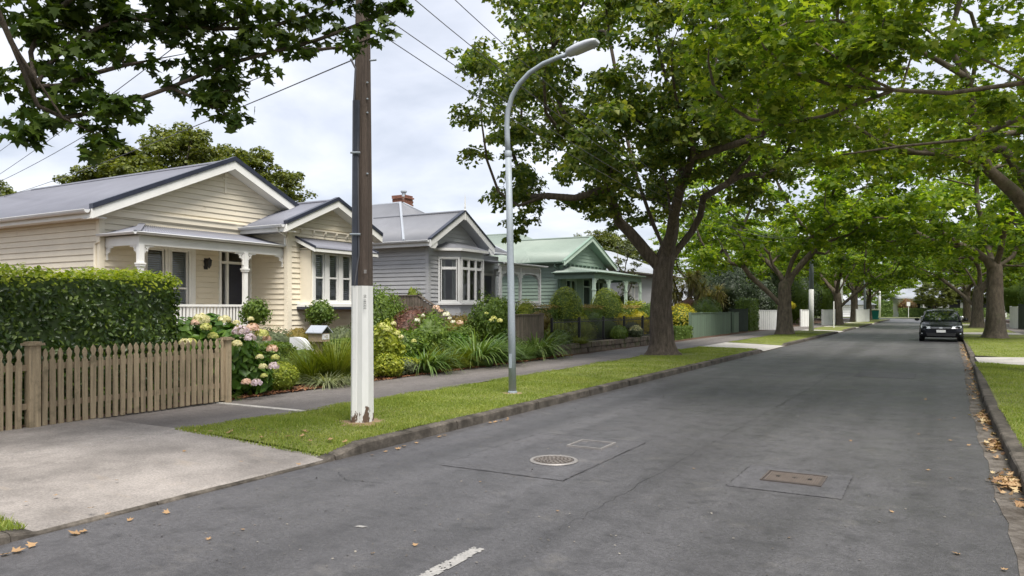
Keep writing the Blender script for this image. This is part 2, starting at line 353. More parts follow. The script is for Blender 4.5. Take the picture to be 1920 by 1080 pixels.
# leaf outlines: x across, y along the leaf, z fold
def _tmpl(pts, faces): return np.array(pts, float), faces
LEAF_MAPLE = _tmpl([(0, 0, 0), (.20, .06, .03), (.52, .10, .06), (.30, .30, .03), (.50, .62, .05), (.20, .56, .02), (0, 1, -.04), (-.20, .56, .02), (-.50, .62, .05), (-.30, .30, .03), (-.52, .10, .06), (-.20, .06, .03)],
                   [(0, 1, 2, 3, 4, 5, 6), (0, 6, 7, 8, 9, 10, 11)])
LEAF_LOBE = _tmpl([(0, 0, 0), (.46, .18, .08), (.30, .48, .03), (0, 1, -.03), (-.30, .48, .03), (-.46, .18, .08)], [(0, 1, 2, 3), (0, 3, 4, 5)])
LEAF_OVAL = _tmpl([(0, 0, 0), (.26, .35, .07), (.16, .75, .04), (0, 1, -.02), (-.16, .75, .04), (-.26, .35, .07)], [(0, 1, 2, 3), (0, 3, 4, 5)])
LEAF_DIAM = _tmpl([(0, 0, 0), (.36, .45, .08), (0, 1, 0), (-.36, .45, .08)], [(0, 1, 2), (0, 2, 3)])
LEAF_PETAL = _tmpl([(-.5, 0, 0), (.5, 0, 0), (.5, 1, 0), (-.5, 1, 0)], [(0, 1, 2, 3)])
def unit(a): return a/(np.linalg.norm(a, axis=-1, keepdims=True)+1e-9)
def leaves(name, P, N, size, tmpl, mat, droop=.0):
    """one mesh of leaves at P facing N; size per leaf"""
    P = np.asarray(P, float); n = len(P); T, F = tmpl
    N = unit(np.asarray(N, float)); r = rng.normal(size=(n, 3)); r[:, 2] -= droop*1.5
    Y = unit(r-N*np.sum(r*N, 1, keepdims=True)); X = np.cross(Y, N)
    s = np.broadcast_to(np.asarray(size, float), (n,))[:, None, None]
    V = P[:, None, :]+s*(T[None, :, 0:1]*X[:, None, :]+(T[None, :, 1:2]-.5)*Y[:, None, :]+T[None, :, 2:3]*N[:, None, :])
    k = len(T); lf = np.concatenate([np.array(f) for f in F]); lens = [len(f) for f in F]
    loops = (np.arange(n)[:, None]*k+lf[None, :]).ravel()
    st = np.concatenate([[0], np.cumsum(lens)[:-1]]); starts = (np.arange(n)[:, None]*len(lf)+st[None, :]).ravel()
    return np_mesh(name, V.reshape(-1, 3), loops, starts, mat)
def strap_mesh(name, base, dirs, length, width, mat, droop=1.0, seg=4, lift=1.1, fold=.25):
    """arching strap leaves or grass blades; dirs are horizontal unit vectors"""
    n = len(base); base = np.asarray(base, float); d = np.zeros((n, 3)); d[:, :2] = dirs
    length = np.broadcast_to(length, (n,)).astype(float); width = np.broadcast_to(width, (n,)).astype(float)
    droop = np.broadcast_to(droop, (n,)).astype(float); lift = np.broadcast_to(lift, (n,)).astype(float)
    side = np.stack([-d[:, 1], d[:, 0], np.zeros(n)], 1); up = np.array([0, 0, 1.])
    V = []; ts = np.linspace(0, 1, seg+1)
    ang0 = np.arctan2(lift, 1.0); pos_ = base.copy(); step = length/seg
    for i, t in enumerate(ts):
        w = width*(1-t**2.2)*(.75+.5*math.sin(min(1, t*1.6)*math.pi*.5)*.5)
        if i == seg: w = width*.06
        V.append(pos_-side*(w/2)[:, None]); V.append(pos_+side*(w/2)[:, None])
        a = ang0-droop*(t+.5/seg)*1.6
        pos_ = pos_+(np.cos(a)*step)[:, None]*d+(np.sin(a)*step)[:, None]*up
    V = np.stack(V, 1); k = 2*(seg+1)
    f = np.array([[2*i, 2*i+1, 2*i+3, 2*i+2] for i in range(seg)])
    loops = (np.arange(n)[:, None, None]*k+f[None]).ravel(); starts = np.arange(n*seg)*4
    return np_mesh(name, V.reshape(-1, 3), loops, starts, mat, True)
def sph(n):
    return unit(rng.normal(size=(n, 3)))
def lump(name, c, rad, mat, parent=None, org=None, n=14, rough=.14, box=0.):
    """uneven closed body (the twiggy inside of a shrub)"""
    V = []; F = []
    for i in range(n+1):
        th = math.pi*i/n
        for k in range(2*n):
            ph = math.pi*k/n
            d = np.array((math.sin(th)*math.cos(ph), math.sin(th)*math.sin(ph), math.cos(th)))
            if box: d = np.sign(d)*np.abs(d)**(1-box); 
            r = 1+rough*(math.sin(3.1*d[0]*2+c[0])+math.sin(2.7*d[1]*2+c[1]*1.7)+math.sin(3.7*d[2]*2))/3+rough*.4*random.uniform(-1, 1)*(0 < i < n)
            V.append(tuple(c[j]+d[j]*rad[j]*r for j in range(3)))
    for i in range(n):
        for k in range(2*n):
            F.append((i*2*n+k, i*2*n+(k+1) % (2*n), (i+1)*2*n+(k+1) % (2*n), (i+1)*2*n+k))
    return MB().add(V, F).build(name, mat, parent, org, smooth=True)
def blob_points(c, rad, n, shell=.72, cut=-1.0, box=0.):
    d = sph(n); d = d[d[:, 2] > cut] if cut > -1 else d
    if box: d = np.sign(d)*np.abs(d)**(1-box)
    r = shell+(1-shell)*rng.random(len(d))**.7
    P = np.array(c)+d*r[:, None]*np.array(rad)
    Nn = unit(d/np.array(rad)*min(rad))
    return P, Nn
def shrub(name, label, cat, c, rad, n, leaf, mat, tmpl=LEAF_OVAL, rough=.12, core=.8, group=None, shell=.75, lumps=0, stems=0, box=0., jit=.7, top=None):
    """dense bush standing on the ground at c (x, y, ground z); rad = half sizes"""
    t = thing(name, label, cat, c, group)
    cc = (c[0], c[1], c[2]+rad[2]*.98)
    if stems:
        b = MB()
        for i in range(stems):
            a = random.uniform(0, 6.28); q = random.uniform(.2, .7)
            b.tube([(c[0]+.05*math.cos(a), c[1]+.05*math.sin(a), c[2]-.03), (c[0]+q*.5*rad[0]*math.cos(a), c[1]+q*.5*rad[1]*math.sin(a), c[2]+rad[2]*.7), (c[0]+q*rad[0]*math.cos(a), c[1]+q*rad[1]*math.sin(a), c[2]+rad[2]*1.5)], [.018, .013, .006], 5)
        b.build('stem', M_stem, t)
    if lumps: core = min(core, .62)
    if core: lump('inner_foliage', cc, tuple(r*core for r in rad), mat, t, rough=rough, box=box)
    if lumps:
        P, N = blob_points(cc, tuple(r*.86 for r in rad), n//2, .74); Ps, Ns = [P], [N]
        cs = blob_points(cc, tuple(r*.72 for r in rad), lumps, .8)[0]
        cs[:, 2] = np.maximum(cs[:, 2], c[2]+rad[2]*.25)
        for q in cs:
            P, N = blob_points(q, tuple(r*.42*random.uniform(.7, 1.2) for r in rad), int(n*.8/lumps), .5); Ps.append(P); Ns.append(N)
        P, N = np.concatenate(Ps), np.concatenate(Ns)
    else:
        P, N = blob_points(cc, rad, n, shell, box=box)
        wob = 1+rough*.8*(np.sin(P[:, 0]*7/rad[0]*.4)+np.sin(P[:, 1]*9/rad[1]*.4+1)+np.sin(P[:, 2]*8/rad[2]*.4+2))/3
        P = np.array(cc)+(P-np.array(cc))*wob[:, None]
    ok = P[:, 2] > c[2]+.01; P, N = P[ok], N[ok]
    N = N+rng.normal(size=N.shape)*jit*.6+np.array([0, 0, .25])
    if top is not None:                     # a different mass of new growth along the crown
        tm, frac = top
        sel = (P[:, 2] > c[2]+rad[2]*2*(1-frac)-rng.random(len(P))*rad[2]*.35)
        me = leaves('new_growth', P[sel]-np.array(c), N[sel]+np.array([0, 0, .8]), leaf*rng.uniform(.7, 1.2, sel.sum()), tmpl, tm)
        link_mesh('new_growth', me, t); P, N = P[~sel], N[~sel]
    me = leaves('foliage', P-np.array(c), N, leaf*rng.uniform(.65, 1.25, len(P)), tmpl, mat, .3)
    link_mesh('foliage', me, t)
    return t
def tussock(name, label, cat, c, n, length, width, mat, spread=.18, droop=1.0, lift=2.2, seg=5, group=None, extra=None):
    a = rng.random(n)*2*math.pi; dirs = np.stack([np.cos(a), np.sin(a)], 1)
    base = np.zeros((n, 3)); rr = np.sqrt(rng.random(n))*spread; base[:, 0] = dirs[:, 0]*rr; base[:, 1] = dirs[:, 1]*rr
    length *= 1.12; n0 = n; Lg = length*rng.uniform(.65, 1.15, n)
    me = strap_mesh('blades', base, dirs, Lg, width*rng.uniform(.7, 1.2, n), mat, droop*rng.uniform(.5, 1.3, n), seg, lift*rng.uniform(.5, 1.6, n))
    t = thing(name, label, cat, c, group); link_mesh('blades', me, t)
    lump('crown', (c[0], c[1], c[2]+length*.10), (spread*1.3, spread*1.3, length*.16), mat, t, n=7)
    return t

# ------------------------------------------------------------------ trees
def grow(base, trunk_r, trunk_pts, limbs, clumps, tip=.016, expo=.47, flare=1.35, cap=4.2):
    """skeleton: trunk and limbs by hand, then a branch to every clump; returns trunk mesh builder"""
    nodes = [np.array(p, float) for p in trunk_pts]; par = [-1]+list(range(len(trunk_pts)-1)); fixed = len(nodes)
    for start, pts in limbs:
        prev = start if start >= 0 else fixed-1
        for p in pts:
            # subdivide for a smooth bend
            a = nodes[prev]; p = np.array(p, float); m = (a+p)/2+np.array([rng.normal()*.06, rng.normal()*.06, rng.normal()*.05])*np.linalg.norm(p-a)*.6
            nodes.append(m); par.append(prev); nodes.append(p); par.append(len(nodes)-2); prev = len(nodes)-1
    fork = np.array(trunk_pts[-1])
    order = np.argsort(np.linalg.norm(clumps[:, :3]-fork, axis=1))
    load = {}
    first_free = max(1, len(trunk_pts)-1)
    for i in order:
        q = clumps[i, :3]; A = np.array(nodes[first_free:])
        dv = np.linalg.norm(A-q, axis=1)+.35*np.maximum(0, A[:, 2]-q[2])*1.0+.25*np.maximum(0, np.linalg.norm(A-fork, axis=1)-np.linalg.norm(q-fork)+.3)*3
        j = int(np.argmin(dv))+first_free; a = nodes[j]; L_ = np.linalg.norm(q-a)
        prev = j
        nseg = max(1, int(L_/.9))
        for s_ in range(1, nseg+1):
            t = s_/nseg; p = a+(q-a)*t+np.array([0, 0, math.sin(t*math.pi)*.10*L_])+(rng.normal(size=3)*.05*L_ if s_ < nseg else 0)
            nodes.append(p); par.append(prev); prev = len(nodes)-1
        load[prev] = load.get(prev, 0)+1
    nc = [0]*len(nodes); ch1 = [-1]*len(nodes)
    for i, p_ in enumerate(par):
        if p_ >= 0: nc[p_] += 1; ch1[p_] = i
    for it in range(3):
        new = [q.copy() for q in nodes]
        for i in range(len(trunk_pts), len(nodes)):
            if nc[i] >= 1: new[i] = .5*nodes[i]+.25*nodes[par[i]]+.25*nodes[ch1[i]]
        nodes = new
    n = len(nodes); w = np.zeros(n); kids = [[] for _ in range(n)]
    for i in range(n-1, -1, -1):
        w[i] += load.get(i, 0)
        if par[i] >= 0: w[par[i]] += w[i]; kids[par[i]].append(i)
    rad = tip*np.maximum(w, .6)**expo
    top = rad[len(trunk_pts)-1]; k = trunk_r*.82/max(top, 1e-6)
    rad = np.where(w > 3, rad*np.minimum(k, 1+(k-1)*np.minimum(1, (w/ w.max())**.35)), rad)
    dfk = np.array([np.linalg.norm(p-fork) for p in nodes]); rad = np.minimum(rad, trunk_r*.60*np.exp(-dfk/cap)+.018)
    for i in range(len(trunk_pts)):
        t = i/max(1, len(trunk_pts)-1); rad[i] = trunk_r*(1-.16*t)
    rad[0] = trunk_r*flare
    if len(trunk_pts) > 2: rad[1] = trunk_r*1.06
    B = MB(); done = set(); stack = [(0, None)]
    while stack:
        i, frm = stack.pop(); chain = ([] if frm is None else [frm])+[i]
        while kids[i]:
            ks = sorted(kids[i], key=lambda x: -w[x])
            for o in ks[1:]: stack.append((o, i))
            i = ks[0]; chain.append(i)
        rr = [rad[c_] for c_ in chain]
        if frm is not None: rr[0] = min(rad[frm], rad[chain[1]]*1.15)
        for z in range(1, len(rr)): rr[z] = min(rr[z], rr[z-1])
        rr[-1] = min(rr[-1]*.4, .008)
        if len(rr) > 3: rr[-2] *= .65
        ns = 14 if rr[0] > .25 else 9 if rr[0] > .1 else 6 if rr[0] > .04 else 4
        P = [nodes[c_] for c_ in chain]
        if frm is None:               # finer trunk with root flare
            P2, r2 = [], []
            for s_ in range(len(P)-1):
                for t in (0, .34, .67):
                    P2.append(P[s_]+(P[s_+1]-P[s_])*t); r2.append(rr[s_]+(rr[s_+1]-rr[s_])*t**.5 if s_ == 0 else rr[s_]+(rr[s_+1]-rr[s_])*t)
            P2.append(P[-1]); r2.append(rr[-1]); P, rr = P2, r2
        B.tube(P, rr, ns, cap=False)
    # knobbly surface
    V = np.array(B.v); b0 = np.array(trunk_pts[0])
    ang = np.arctan2(V[:, 1]-b0[1], V[:, 0]-b0[0]); hgt = V[:, 2]-b0[2]
    dist = np.hypot(V[:, 0]-b0[0], V[:, 1]-b0[1])
    near = (dist < trunk_r*1.9) & (hgt < 4)
    wob = .05*np.sin(ang*3+hgt*1.3)+.035*np.sin(ang*7+hgt*2.1)+.14*np.sin(ang*5+.7)*np.exp(-np.maximum(hgt, 0)*2.6)
    V[near, 0] += (V[near, 0]-b0[0])*wob[near]; V[near, 1] += (V[near, 1]-b0[1])*wob[near]
    B.v = [tuple(p) for p in V]
    return B
def crown_pts(clumps, per, up=.7, rnd=.75, flat=.75, sub=5):
    Ps, Ns = [], []
    for x, y, z, r in clumps:
        c = np.array((x, y, z)); ks = c+sph(sub)*r*rng.uniform(.3, .8, (sub, 1))*np.array((1, 1, flat))
        for q in ks:
            n = max(4, int(per*(r**2)/sub*rng.uniform(.7, 1.3))); d = sph(n); d[:, 2] = np.where(d[:, 2] < -.25, -d[:, 2]*.6, d[:, 2])
            rr = r*.47*rng.uniform(.75, 1.25)*(.5+.5*rng.random(n)**.5)
            Ps.append(q+d*rr[:, None]*np.array((1, 1, flat))); Ns.append(d*.55)
    P = np.concatenate(Ps); N = np.concatenate(Ns)+rng.normal(size=P.shape)*rnd*.55+np.array((0, 0, up))
    return P, N
def tree(name, label, base, trunk_r, trunk_pts, limbs, clumps, per, leaf, tmpl, lmat, bmat, group=None, cat='tree', tip=.016, up=.7, droop=.5, flare=1.45, cull=None, sub=5, cap=4.2):
    """clumps and limbs are given relative to base"""
    t = thing(name, label, cat, base, group)
    B = grow(base, trunk_r, trunk_pts, limbs, clumps, tip, flare=flare, cap=cap)
    me = bpy.data.meshes.new('trunk'); me.from_pydata(B.v, [], B.f); me.materials.append(bmat)
    me.polygons.foreach_set('use_smooth', [True]*len(me.polygons)); me.update()
    link_mesh('trunk', me, t)
    P, N = crown_pts(clumps, per, up=up, sub=sub)
    if cull is not None:
        ok = cull(P+np.array(base)); P, N = P[ok], N[ok]
    link_mesh('crown', leaves('crown', P, N, leaf*rng.uniform(.7, 1.25, len(P)), tmpl, lmat, droop), t)
    return t
def clump_cloud(n, c, rad, r=(.8, 1.3), hollow=.45, zmin=None, seed=0, keep=None, mind=.9):
    g = np.random.default_rng(seed); out = []; tries = 0
    while len(out) < n and tries < n*80:
        tries += 1
        d = g.normal(size=3); d /= np.linalg.norm(d); u = hollow+(1-hollow)*g.random()**.6
        p = np.array(c)+d*u*np.array(rad)
        if zmin is not None and p[2] < zmin(p): continue
        if keep is not None and not keep(p): continue
        if any((p[0]-q[0])**2+(p[1]-q[1])**2+((p[2]-q[2])*1.2)**2 < mind**2 for q in out): continue
        out.append((p[0], p[1], p[2], g.uniform(*r)))
    return np.array(out)
# ------------------------------------------------------------------ the setting: ground, road, kerbs, verges, paths
def sheet(name, mat, x0, x1, y0, y1, z, nx=1, ny=1, zf=None, parent=None, kind='structure', xf=None):
    V = []; F = []
    for j in range(ny+1):
        for i in range(nx+1):
            y = y0+(y1-y0)*j/ny
            a, b = (xf(y) if xf else (x0, x1)); x = a+(b-a)*i/nx
            V.append((x, y, z+(zf(x, y) if zf else 0)))
    for j in range(ny):
        for i in range(nx):
            k = j*(nx+1)+i; F.append((k, k+1, k+nx+2, k+nx+1))
    o = MB().add(V, F).build(name, mat, parent, smooth=True)
    if kind and parent is None: o['kind'] = kind
    return o
sheet('ground', M_land, -700, 700, -300, 1100, -.06)
KL = -5.3                                        # foot of the left kerb
def KR(y): return float(np.interp(y, [-20, 13, 17, 22, 30, 38, 60, 110], [.60, .60, .65, .75, .83, .93, .95, .95]))
road = sheet('road', M_road, -5.33, 1.2, -16, 106, 0, 6, 60, xf=lambda y: (-5.33, KR(y)+.03))
sheet('cross_street', M_road, -90, 90, 106, 121, -.004)
# concrete channel beside the right kerb, with the ragged edge of the asphalt over it
def gut_edge(y): return KR(y)-.19+.012*math.sin(y*2.3)+.01*math.sin(y*5.9+1)+.008*math.sin(y*13)
sheet('gutter_channel', M_gutter, 0, 1, -6, 104, .004, 1, 400, xf=lambda y: (gut_edge(y), KR(y)+.02))
# resurfaced patches with tarred joints
def patch(x0, x1, y0, y1, z=.004):
    o = MB().quad((x0, y0, z), (x1, y0, z), (x1, y1, z), (x0, y1, z)).build('asphalt_patch', M_patch); o['kind'] = 'structure'
    for (a, b) in (((x0, y0), (x1, y0)), ((x1, y0), (x1, y1)), ((x1, y1), (x0, y1)), ((x0, y1), (x0, y0))):
        n = 26; V = []; F = []; dx, dy = b[0]-a[0], b[1]-a[1]; l = math.hypot(dx, dy); nx, ny = -dy/l, dx/l
        for i in range(n+1):
            t = i/n; w = random.choice((.0004, .001, .0015, .002, .003, .004)); j = random.uniform(-.006, .006)
            V += [(a[0]+dx*t+nx*(j-w), a[1]+dy*t+ny*(j-w), z+.004), (a[0]+dx*t+nx*(j+w), a[1]+dy*t+ny*(j+w), z+.004)]
            if i and random.random() > .3: F.append((2*i-2, 2*i-1, 2*i+1, 2*i))
        MB().add(V, F).build('tar_joint', M_tar, o)
patch(-4.26, -2.91, 5.95, 8.1); patch(-1.60, -.68, 6.5, 7.47); patch(-1.66, -.45, 18.3, 19.75)
def crack(pts, w, z=.004):
    V = []; F = []
    n = 40
    P = np.array(pts, float); tt = np.linspace(0, len(P)-1, n)
    for i, t in enumerate(tt):
        a = int(min(t, len(P)-2)); p = P[a]+(P[a+1]-P[a])*(t-a); q = P[a+1]-P[a]; q = q/np.linalg.norm(q); nrm = np.array((-q[1], q[0]))
        ww = w*random.uniform(.2, 1); j = random.uniform(-.02, .02)
        V += [(*(p+nrm*(j-ww)), z), (*(p+nrm*(j+ww)), z)]
        if i: F.append((2*i-2, 2*i-1, 2*i+1, 2*i))
    return MB().add(V, F).build('crack', M_tar, road)
crack([(-2.3, 4.6), (-2.28, 6), (-2.25, 8.5), (-2.2, 12)], .0025); crack([(-2.2, 12), (-2.15, 15), (-2.2, 19)], .005)
crack([(-4.9, 5.2), (-4.6, 5.0), (-4.2, 5.1)], .004)
# worn centre-line dash
dash = []
for i in range(58):
    for j in range(8):
        if random.random() < (.35 if j in (0, 7) or i > 55 else .04): continue
        x = -2.61+.012*j; y = 3.15+.015*i
        dash.append((x, y))
b = MB()
for x, y in dash: b.quad((x, y, .0045), (x+.012, y, .0045), (x+.012, y+.015, .0045), (x, y+.015, .0045))
o = b.build('centre_line_dash', M_paint); o['kind'] = 'structure'
b = MB()
for (x, y) in ((-3.58, 3.97),): b.quad((x, y, .0045), (x+.07, y+.01, .0045), (x+.08, y+.05, .0045), (x+.01, y+.04, .0045))
o = b.build('worn_paint_mark', M_paint); o['kind'] = 'structure'

# kerbs: blocks with open joints, dropped at the crossings
XL = [(2.75, 5.45), (26.9, 30.9), (49.3, 52.3), (60.5, 63.5), (76, 79)]
XR = [(22.7, 25.9), (47.5, 51), (72, 75)]
def kh(y, xs):
    for a, b in xs:
        if a <= y <= b: return .028
        if a-.55 < y < a: return .028+(a-y)/.55*.089
        if b < y < b+.55: return .028+(y-b)/.55*.089
    return .117
def kerb(name, xs, side):
    root = struct(name); y = -8.0
    while y < 104:
        ln = random.uniform(.85, 1.25) if y < 45 else 2.4
        y1 = min(y+ln, 104); n = 6; V = []; F = []
        for i in range(n+1):
            q = y+(y1-y-.008)*i/n; h = kh(q, xs)+random.uniform(-.002, .002); x = KL if side < 0 else KR(q)
            j = random.uniform(-.003, .003)+ (.006*math.sin(y*3) if i in (0, n) else 0)
            pr = [(x+side*j, -.03), (x+side*(.012+j), h-.018), (x+side*.026, h-.004), (x+side*.045, h), (x+side*.155, h+.002), (x+side*.16, -.03)]
            V += [(a, q, z) for a, z in pr]
        k = len(pr)
        for i in range(n):
            for m in range(k): F.append((i*k+m, i*k+(m+1) % k, (i+1)*k+(m+1) % k, (i+1)*k+m))
        F.append(tuple(range(k))); F.append(tuple(range(n*k, n*k+k))[::-1])
        MB().add(V, F).build('kerb_block', M_kerb, root); y = y1
kerb('left_kerb', XL, -1); kerb('right_kerb', XR, 1)

# left verge, in the lengths between the crossings
def slabz(x): return .030+(.098)*min(1, max(0, (KL-x)/2.2))
def vz(x, y):
    d = min(max(a-y, y-b) for a, b in XL); t = min(1, max(0, d/.55)); v = vz0(x, y); return v*t+(slabz(x)-.118)*(1-t)
def vz0(x, y): return .025*math.sin((x+7.6)/2.2*math.pi)+.008*math.sin(y*1.7+x*2)+.006*math.sin(y*3.9-x)
verges = []
LV = [(-12, 2.72), (5.6, 27.0), (31.0, 49.2), (52.4, 60.4), (63.6, 75.9), (79.1, 103)]
for i, (a, b_) in enumerate(LV):
    sheet('left_verge', M_turf, 0, 1, a, b_, .112, 8, max(8, int((b_-a)*2)), zf=vz, xf=lambda y, a=a, b_=b_: (-7.66, KL-.15 ))
sheet('left_footpath', M_path, -9.55, -7.62, -14, 2.71, .118, 3, 10)
sheet('left_footpath', M_path, -9.55, -7.62, 5.585, 104, .118, 3, 60, zf=lambda x, y: .004*math.sin(y*.6))
# the near concrete driveway and the crossings
def slab(name, mat, xs, y0, y1, z_in, z_out, flare=0., pieces=None):
    root = struct(name)
    for (xa, xb) in pieces:
        za = z_out+(z_in-z_out)*min(1, (KL-xa)/2.2); zb = z_out+(z_in-z_out)*min(1, (KL-xb)/2.2)
        fa = flare*max(0, 1-(KL-xa)/2.2); fb = flare*max(0, 1-(KL-xb)/2.2)
        P = [(xa, y0-fa, za-.12), (xb, y0-fb, zb-.12), (xb, y1+fb, zb-.12), (xa, y1+fa, za-.12), (xa, y0-fa, za), (xb, y0-fb, zb), (xb, y1+fb, zb), (xa, y1+fa, za)]
        bevel(MB().hexa(P).build('concrete_slab', mat, root), .006, 1)
slab('driveway', M_conc, None, 2.72, 5.58, .128, .030, 0., [(-9.42, -7.735), (-7.71, -5.335)])
for (a, b_) in XL[1:]: slab('driveway_crossing', M_conc2, None, a+.25, b_-.05, .124, .030, .3, [(-7.62, -6.6), (-6.59, -5.335)])
MB().box(-9.45, -7.62, 7.36, 7.47, .05, .126).build('path_joint_strip', M_conc2)['kind'] = 'structure'
# gardens on the left: mulch and soil rising gently to the houses
def gz(x, y): return .09*min(1, max(0, (-9.6-x)/5))+.012*math.sin(x*3)+.012*math.sin(y*2.1)
sheet('garden_bed', M_soil, -60, -9.5, -14, 104, .112, 60, 110, zf=gz)
sheet('front_lawn', M_turf, -13.2, -10.0, 7.6, 12.4, .150, 8, 8, zf=gz)
sheet('entry_path', M_path, -10.3, -9.5, 8.75, 9.55, .135, 1, 1)

# right side
sheet('right_verge', M_turf, 0, 1, -12, 22.65, .100, 6, 40, zf=lambda x, y: .02*math.sin(x*2)+.008*math.sin(y*1.7+x), xf=lambda y: (KR(y)+.15, 3.9))
sheet('right_verge', M_turf, 0, 1, 25.95, 47.4, .100, 6, 40, zf=lambda x, y: .02*math.sin(x*2)+.008*math.sin(y*1.7+x), xf=lambda y: (KR(y)+.15, 3.9))
sheet('right_verge', M_turf, 0, 1, 51.05, 71.9, .100, 4, 20, xf=lambda y: (KR(y)+.15, 3.9))
sheet('right_verge', M_turf, 0, 1, 75.05, 103, .100, 4, 20, xf=lambda y: (KR(y)+.15, 3.9))
for a, b_ in XR:
    r_ = struct('driveway_crossing')
    for xa, xb in ((.92, 2.4), (2.41, 3.9)):
        MB().hexa([(xa, a, -.02), (xb, a, -.02), (xb, b_, -.02), (xa, b_, -.02), (xa, a, .09+.03*min(1, xa-1)), (xb, a, .12), (xb, b_, .12), (xa, b_, .09+.03*min(1, xa-1))]).build('concrete_slab', M_conc2, r_)
sheet('right_footpath', M_path, 3.88, 5.6, -12, 104, .114, 2, 40)
sheet('right_garden_bed', M_soil, 5.5, 60, -12, 104, .11, 6, 20)
# beyond the T junction
sheet('far_verge', M_turf, -90, 90, 121, 124.5, .1, 20, 2)
sheet('far_footpath', M_conc2, -90, 90, 124.5, 126.5, .105)

# short grass, denser near the camera
def blades(name, label, areas, dens, h=(.025, .055), wd=.011, avoid=()):
    P = []
    for (x0, x1, y0, y1, k, zf) in areas:
        n = int((y1-y0)*abs(x1-x0)*dens*k)
        x = rng.uniform(x0, x1, n); y = rng.uniform(y0, y1, n)
        ok = np.ones(n, bool)
        for (ax, ay, ar) in avoid: ok &= ((x-ax)**2+(y-ay)**2 > (ar*rng.uniform(.6, 1.15, n))**2)
        x, y = x[ok], y[ok]; z = np.array([zf(a, b) for a, b in zip(x, y)]); P.append(np.stack([x, y, z], 1))
    P = np.concatenate(P); n = len(P)
    cl = .65+.5*np.sin(P[:, 0]*3.1+np.sin(P[:, 1]*2.3)*2)*np.sin(P[:, 1]*2.7+P[:, 0])
    a = rng.random(n)*2*math.pi; s = np.stack([np.cos(a), np.sin(a), 0*a], 1); ln = rng.normal(size=(n, 3))*.5; ln[:, 2] = 0
    hh = rng.uniform(*h, n)*np.clip(cl, .5, 1.3); w = wd*rng.uniform(.6, 1.3, n)
    V = np.stack([P-s*w[:, None]/2, P+s*w[:, None]/2, P+(ln+np.array((0, 0, 1)))*hh[:, None]], 1).reshape(-1, 3)
    me = np_mesh(name, V, np.arange(3*n), np.arange(n)*3, M_grass)
    o = link_mesh(name, me); o['kind'] = 'stuff'; o['label'] = label; o['category'] = 'grass'
    return o
zl = lambda x, y: .112+vz(x, y); zr = lambda x, y: .10+.02*math.sin(x*2)+.008*math.sin(y*1.7+x)
POLE, LAMP, TREE1 = (-6.2, 7.03), (-6.15, 10.67), (-7.35, 21.9)
blades('grass', 'mown bright green grass of the verge round the power pole and lamp', [(-7.74, -5.42, 5.5, 9.5, 1., zl), (-7.74, -5.42, 9.5, 14, .62, zl), (-7.72, -5.42, 14, 27, .3, zl), (-7.6, -5.5, 31, 44, .12, zl)], 3600,
       avoid=((POLE[0], POLE[1], .34), (LAMP[0], LAMP[1], .25), (TREE1[0], TREE1[1], .95)))
blades('grass', 'tuft of verge grass at the near corner of the concrete driveway', [(-7.3, -5.42, 1.2, 2.75, 1., zl)], 4000)
blades('grass', 'mown grass of the verge along the right kerb', [(.74, 3.3, 7.0, 13, .75, zr), (.8, 3.8, 13, 22.6, .45, zr), (.95, 3.8, 26, 42, .14, zr)], 3200)
blades('grass', 'small front lawn behind the hydrangea', [(-13, -10.2, 8.6, 12.2, .5, lambda x, y: .15+gz(x, y))], 2200, wd=.014)
for (x, y, r) in ((*POLE, .36), (*LAMP, .27), (TREE1[0]+.1, TREE1[1]-.1, 1.1)):
    V = [(x, y, zl(x, y)+.010)]; n = 30
    V += [(x+r*random.uniform(.5, 1.2)*math.cos(6.283*k/n), y+r*random.uniform(.5, 1.2)*math.sin(6.283*k/n), zl(x, y)-.004) for k in range(n)]
    MB().add(V, [(0, 1+k, 1+(k+1) % n) for k in range(n)]).build('bare_earth', M_dryturf)['kind'] = 'structure'
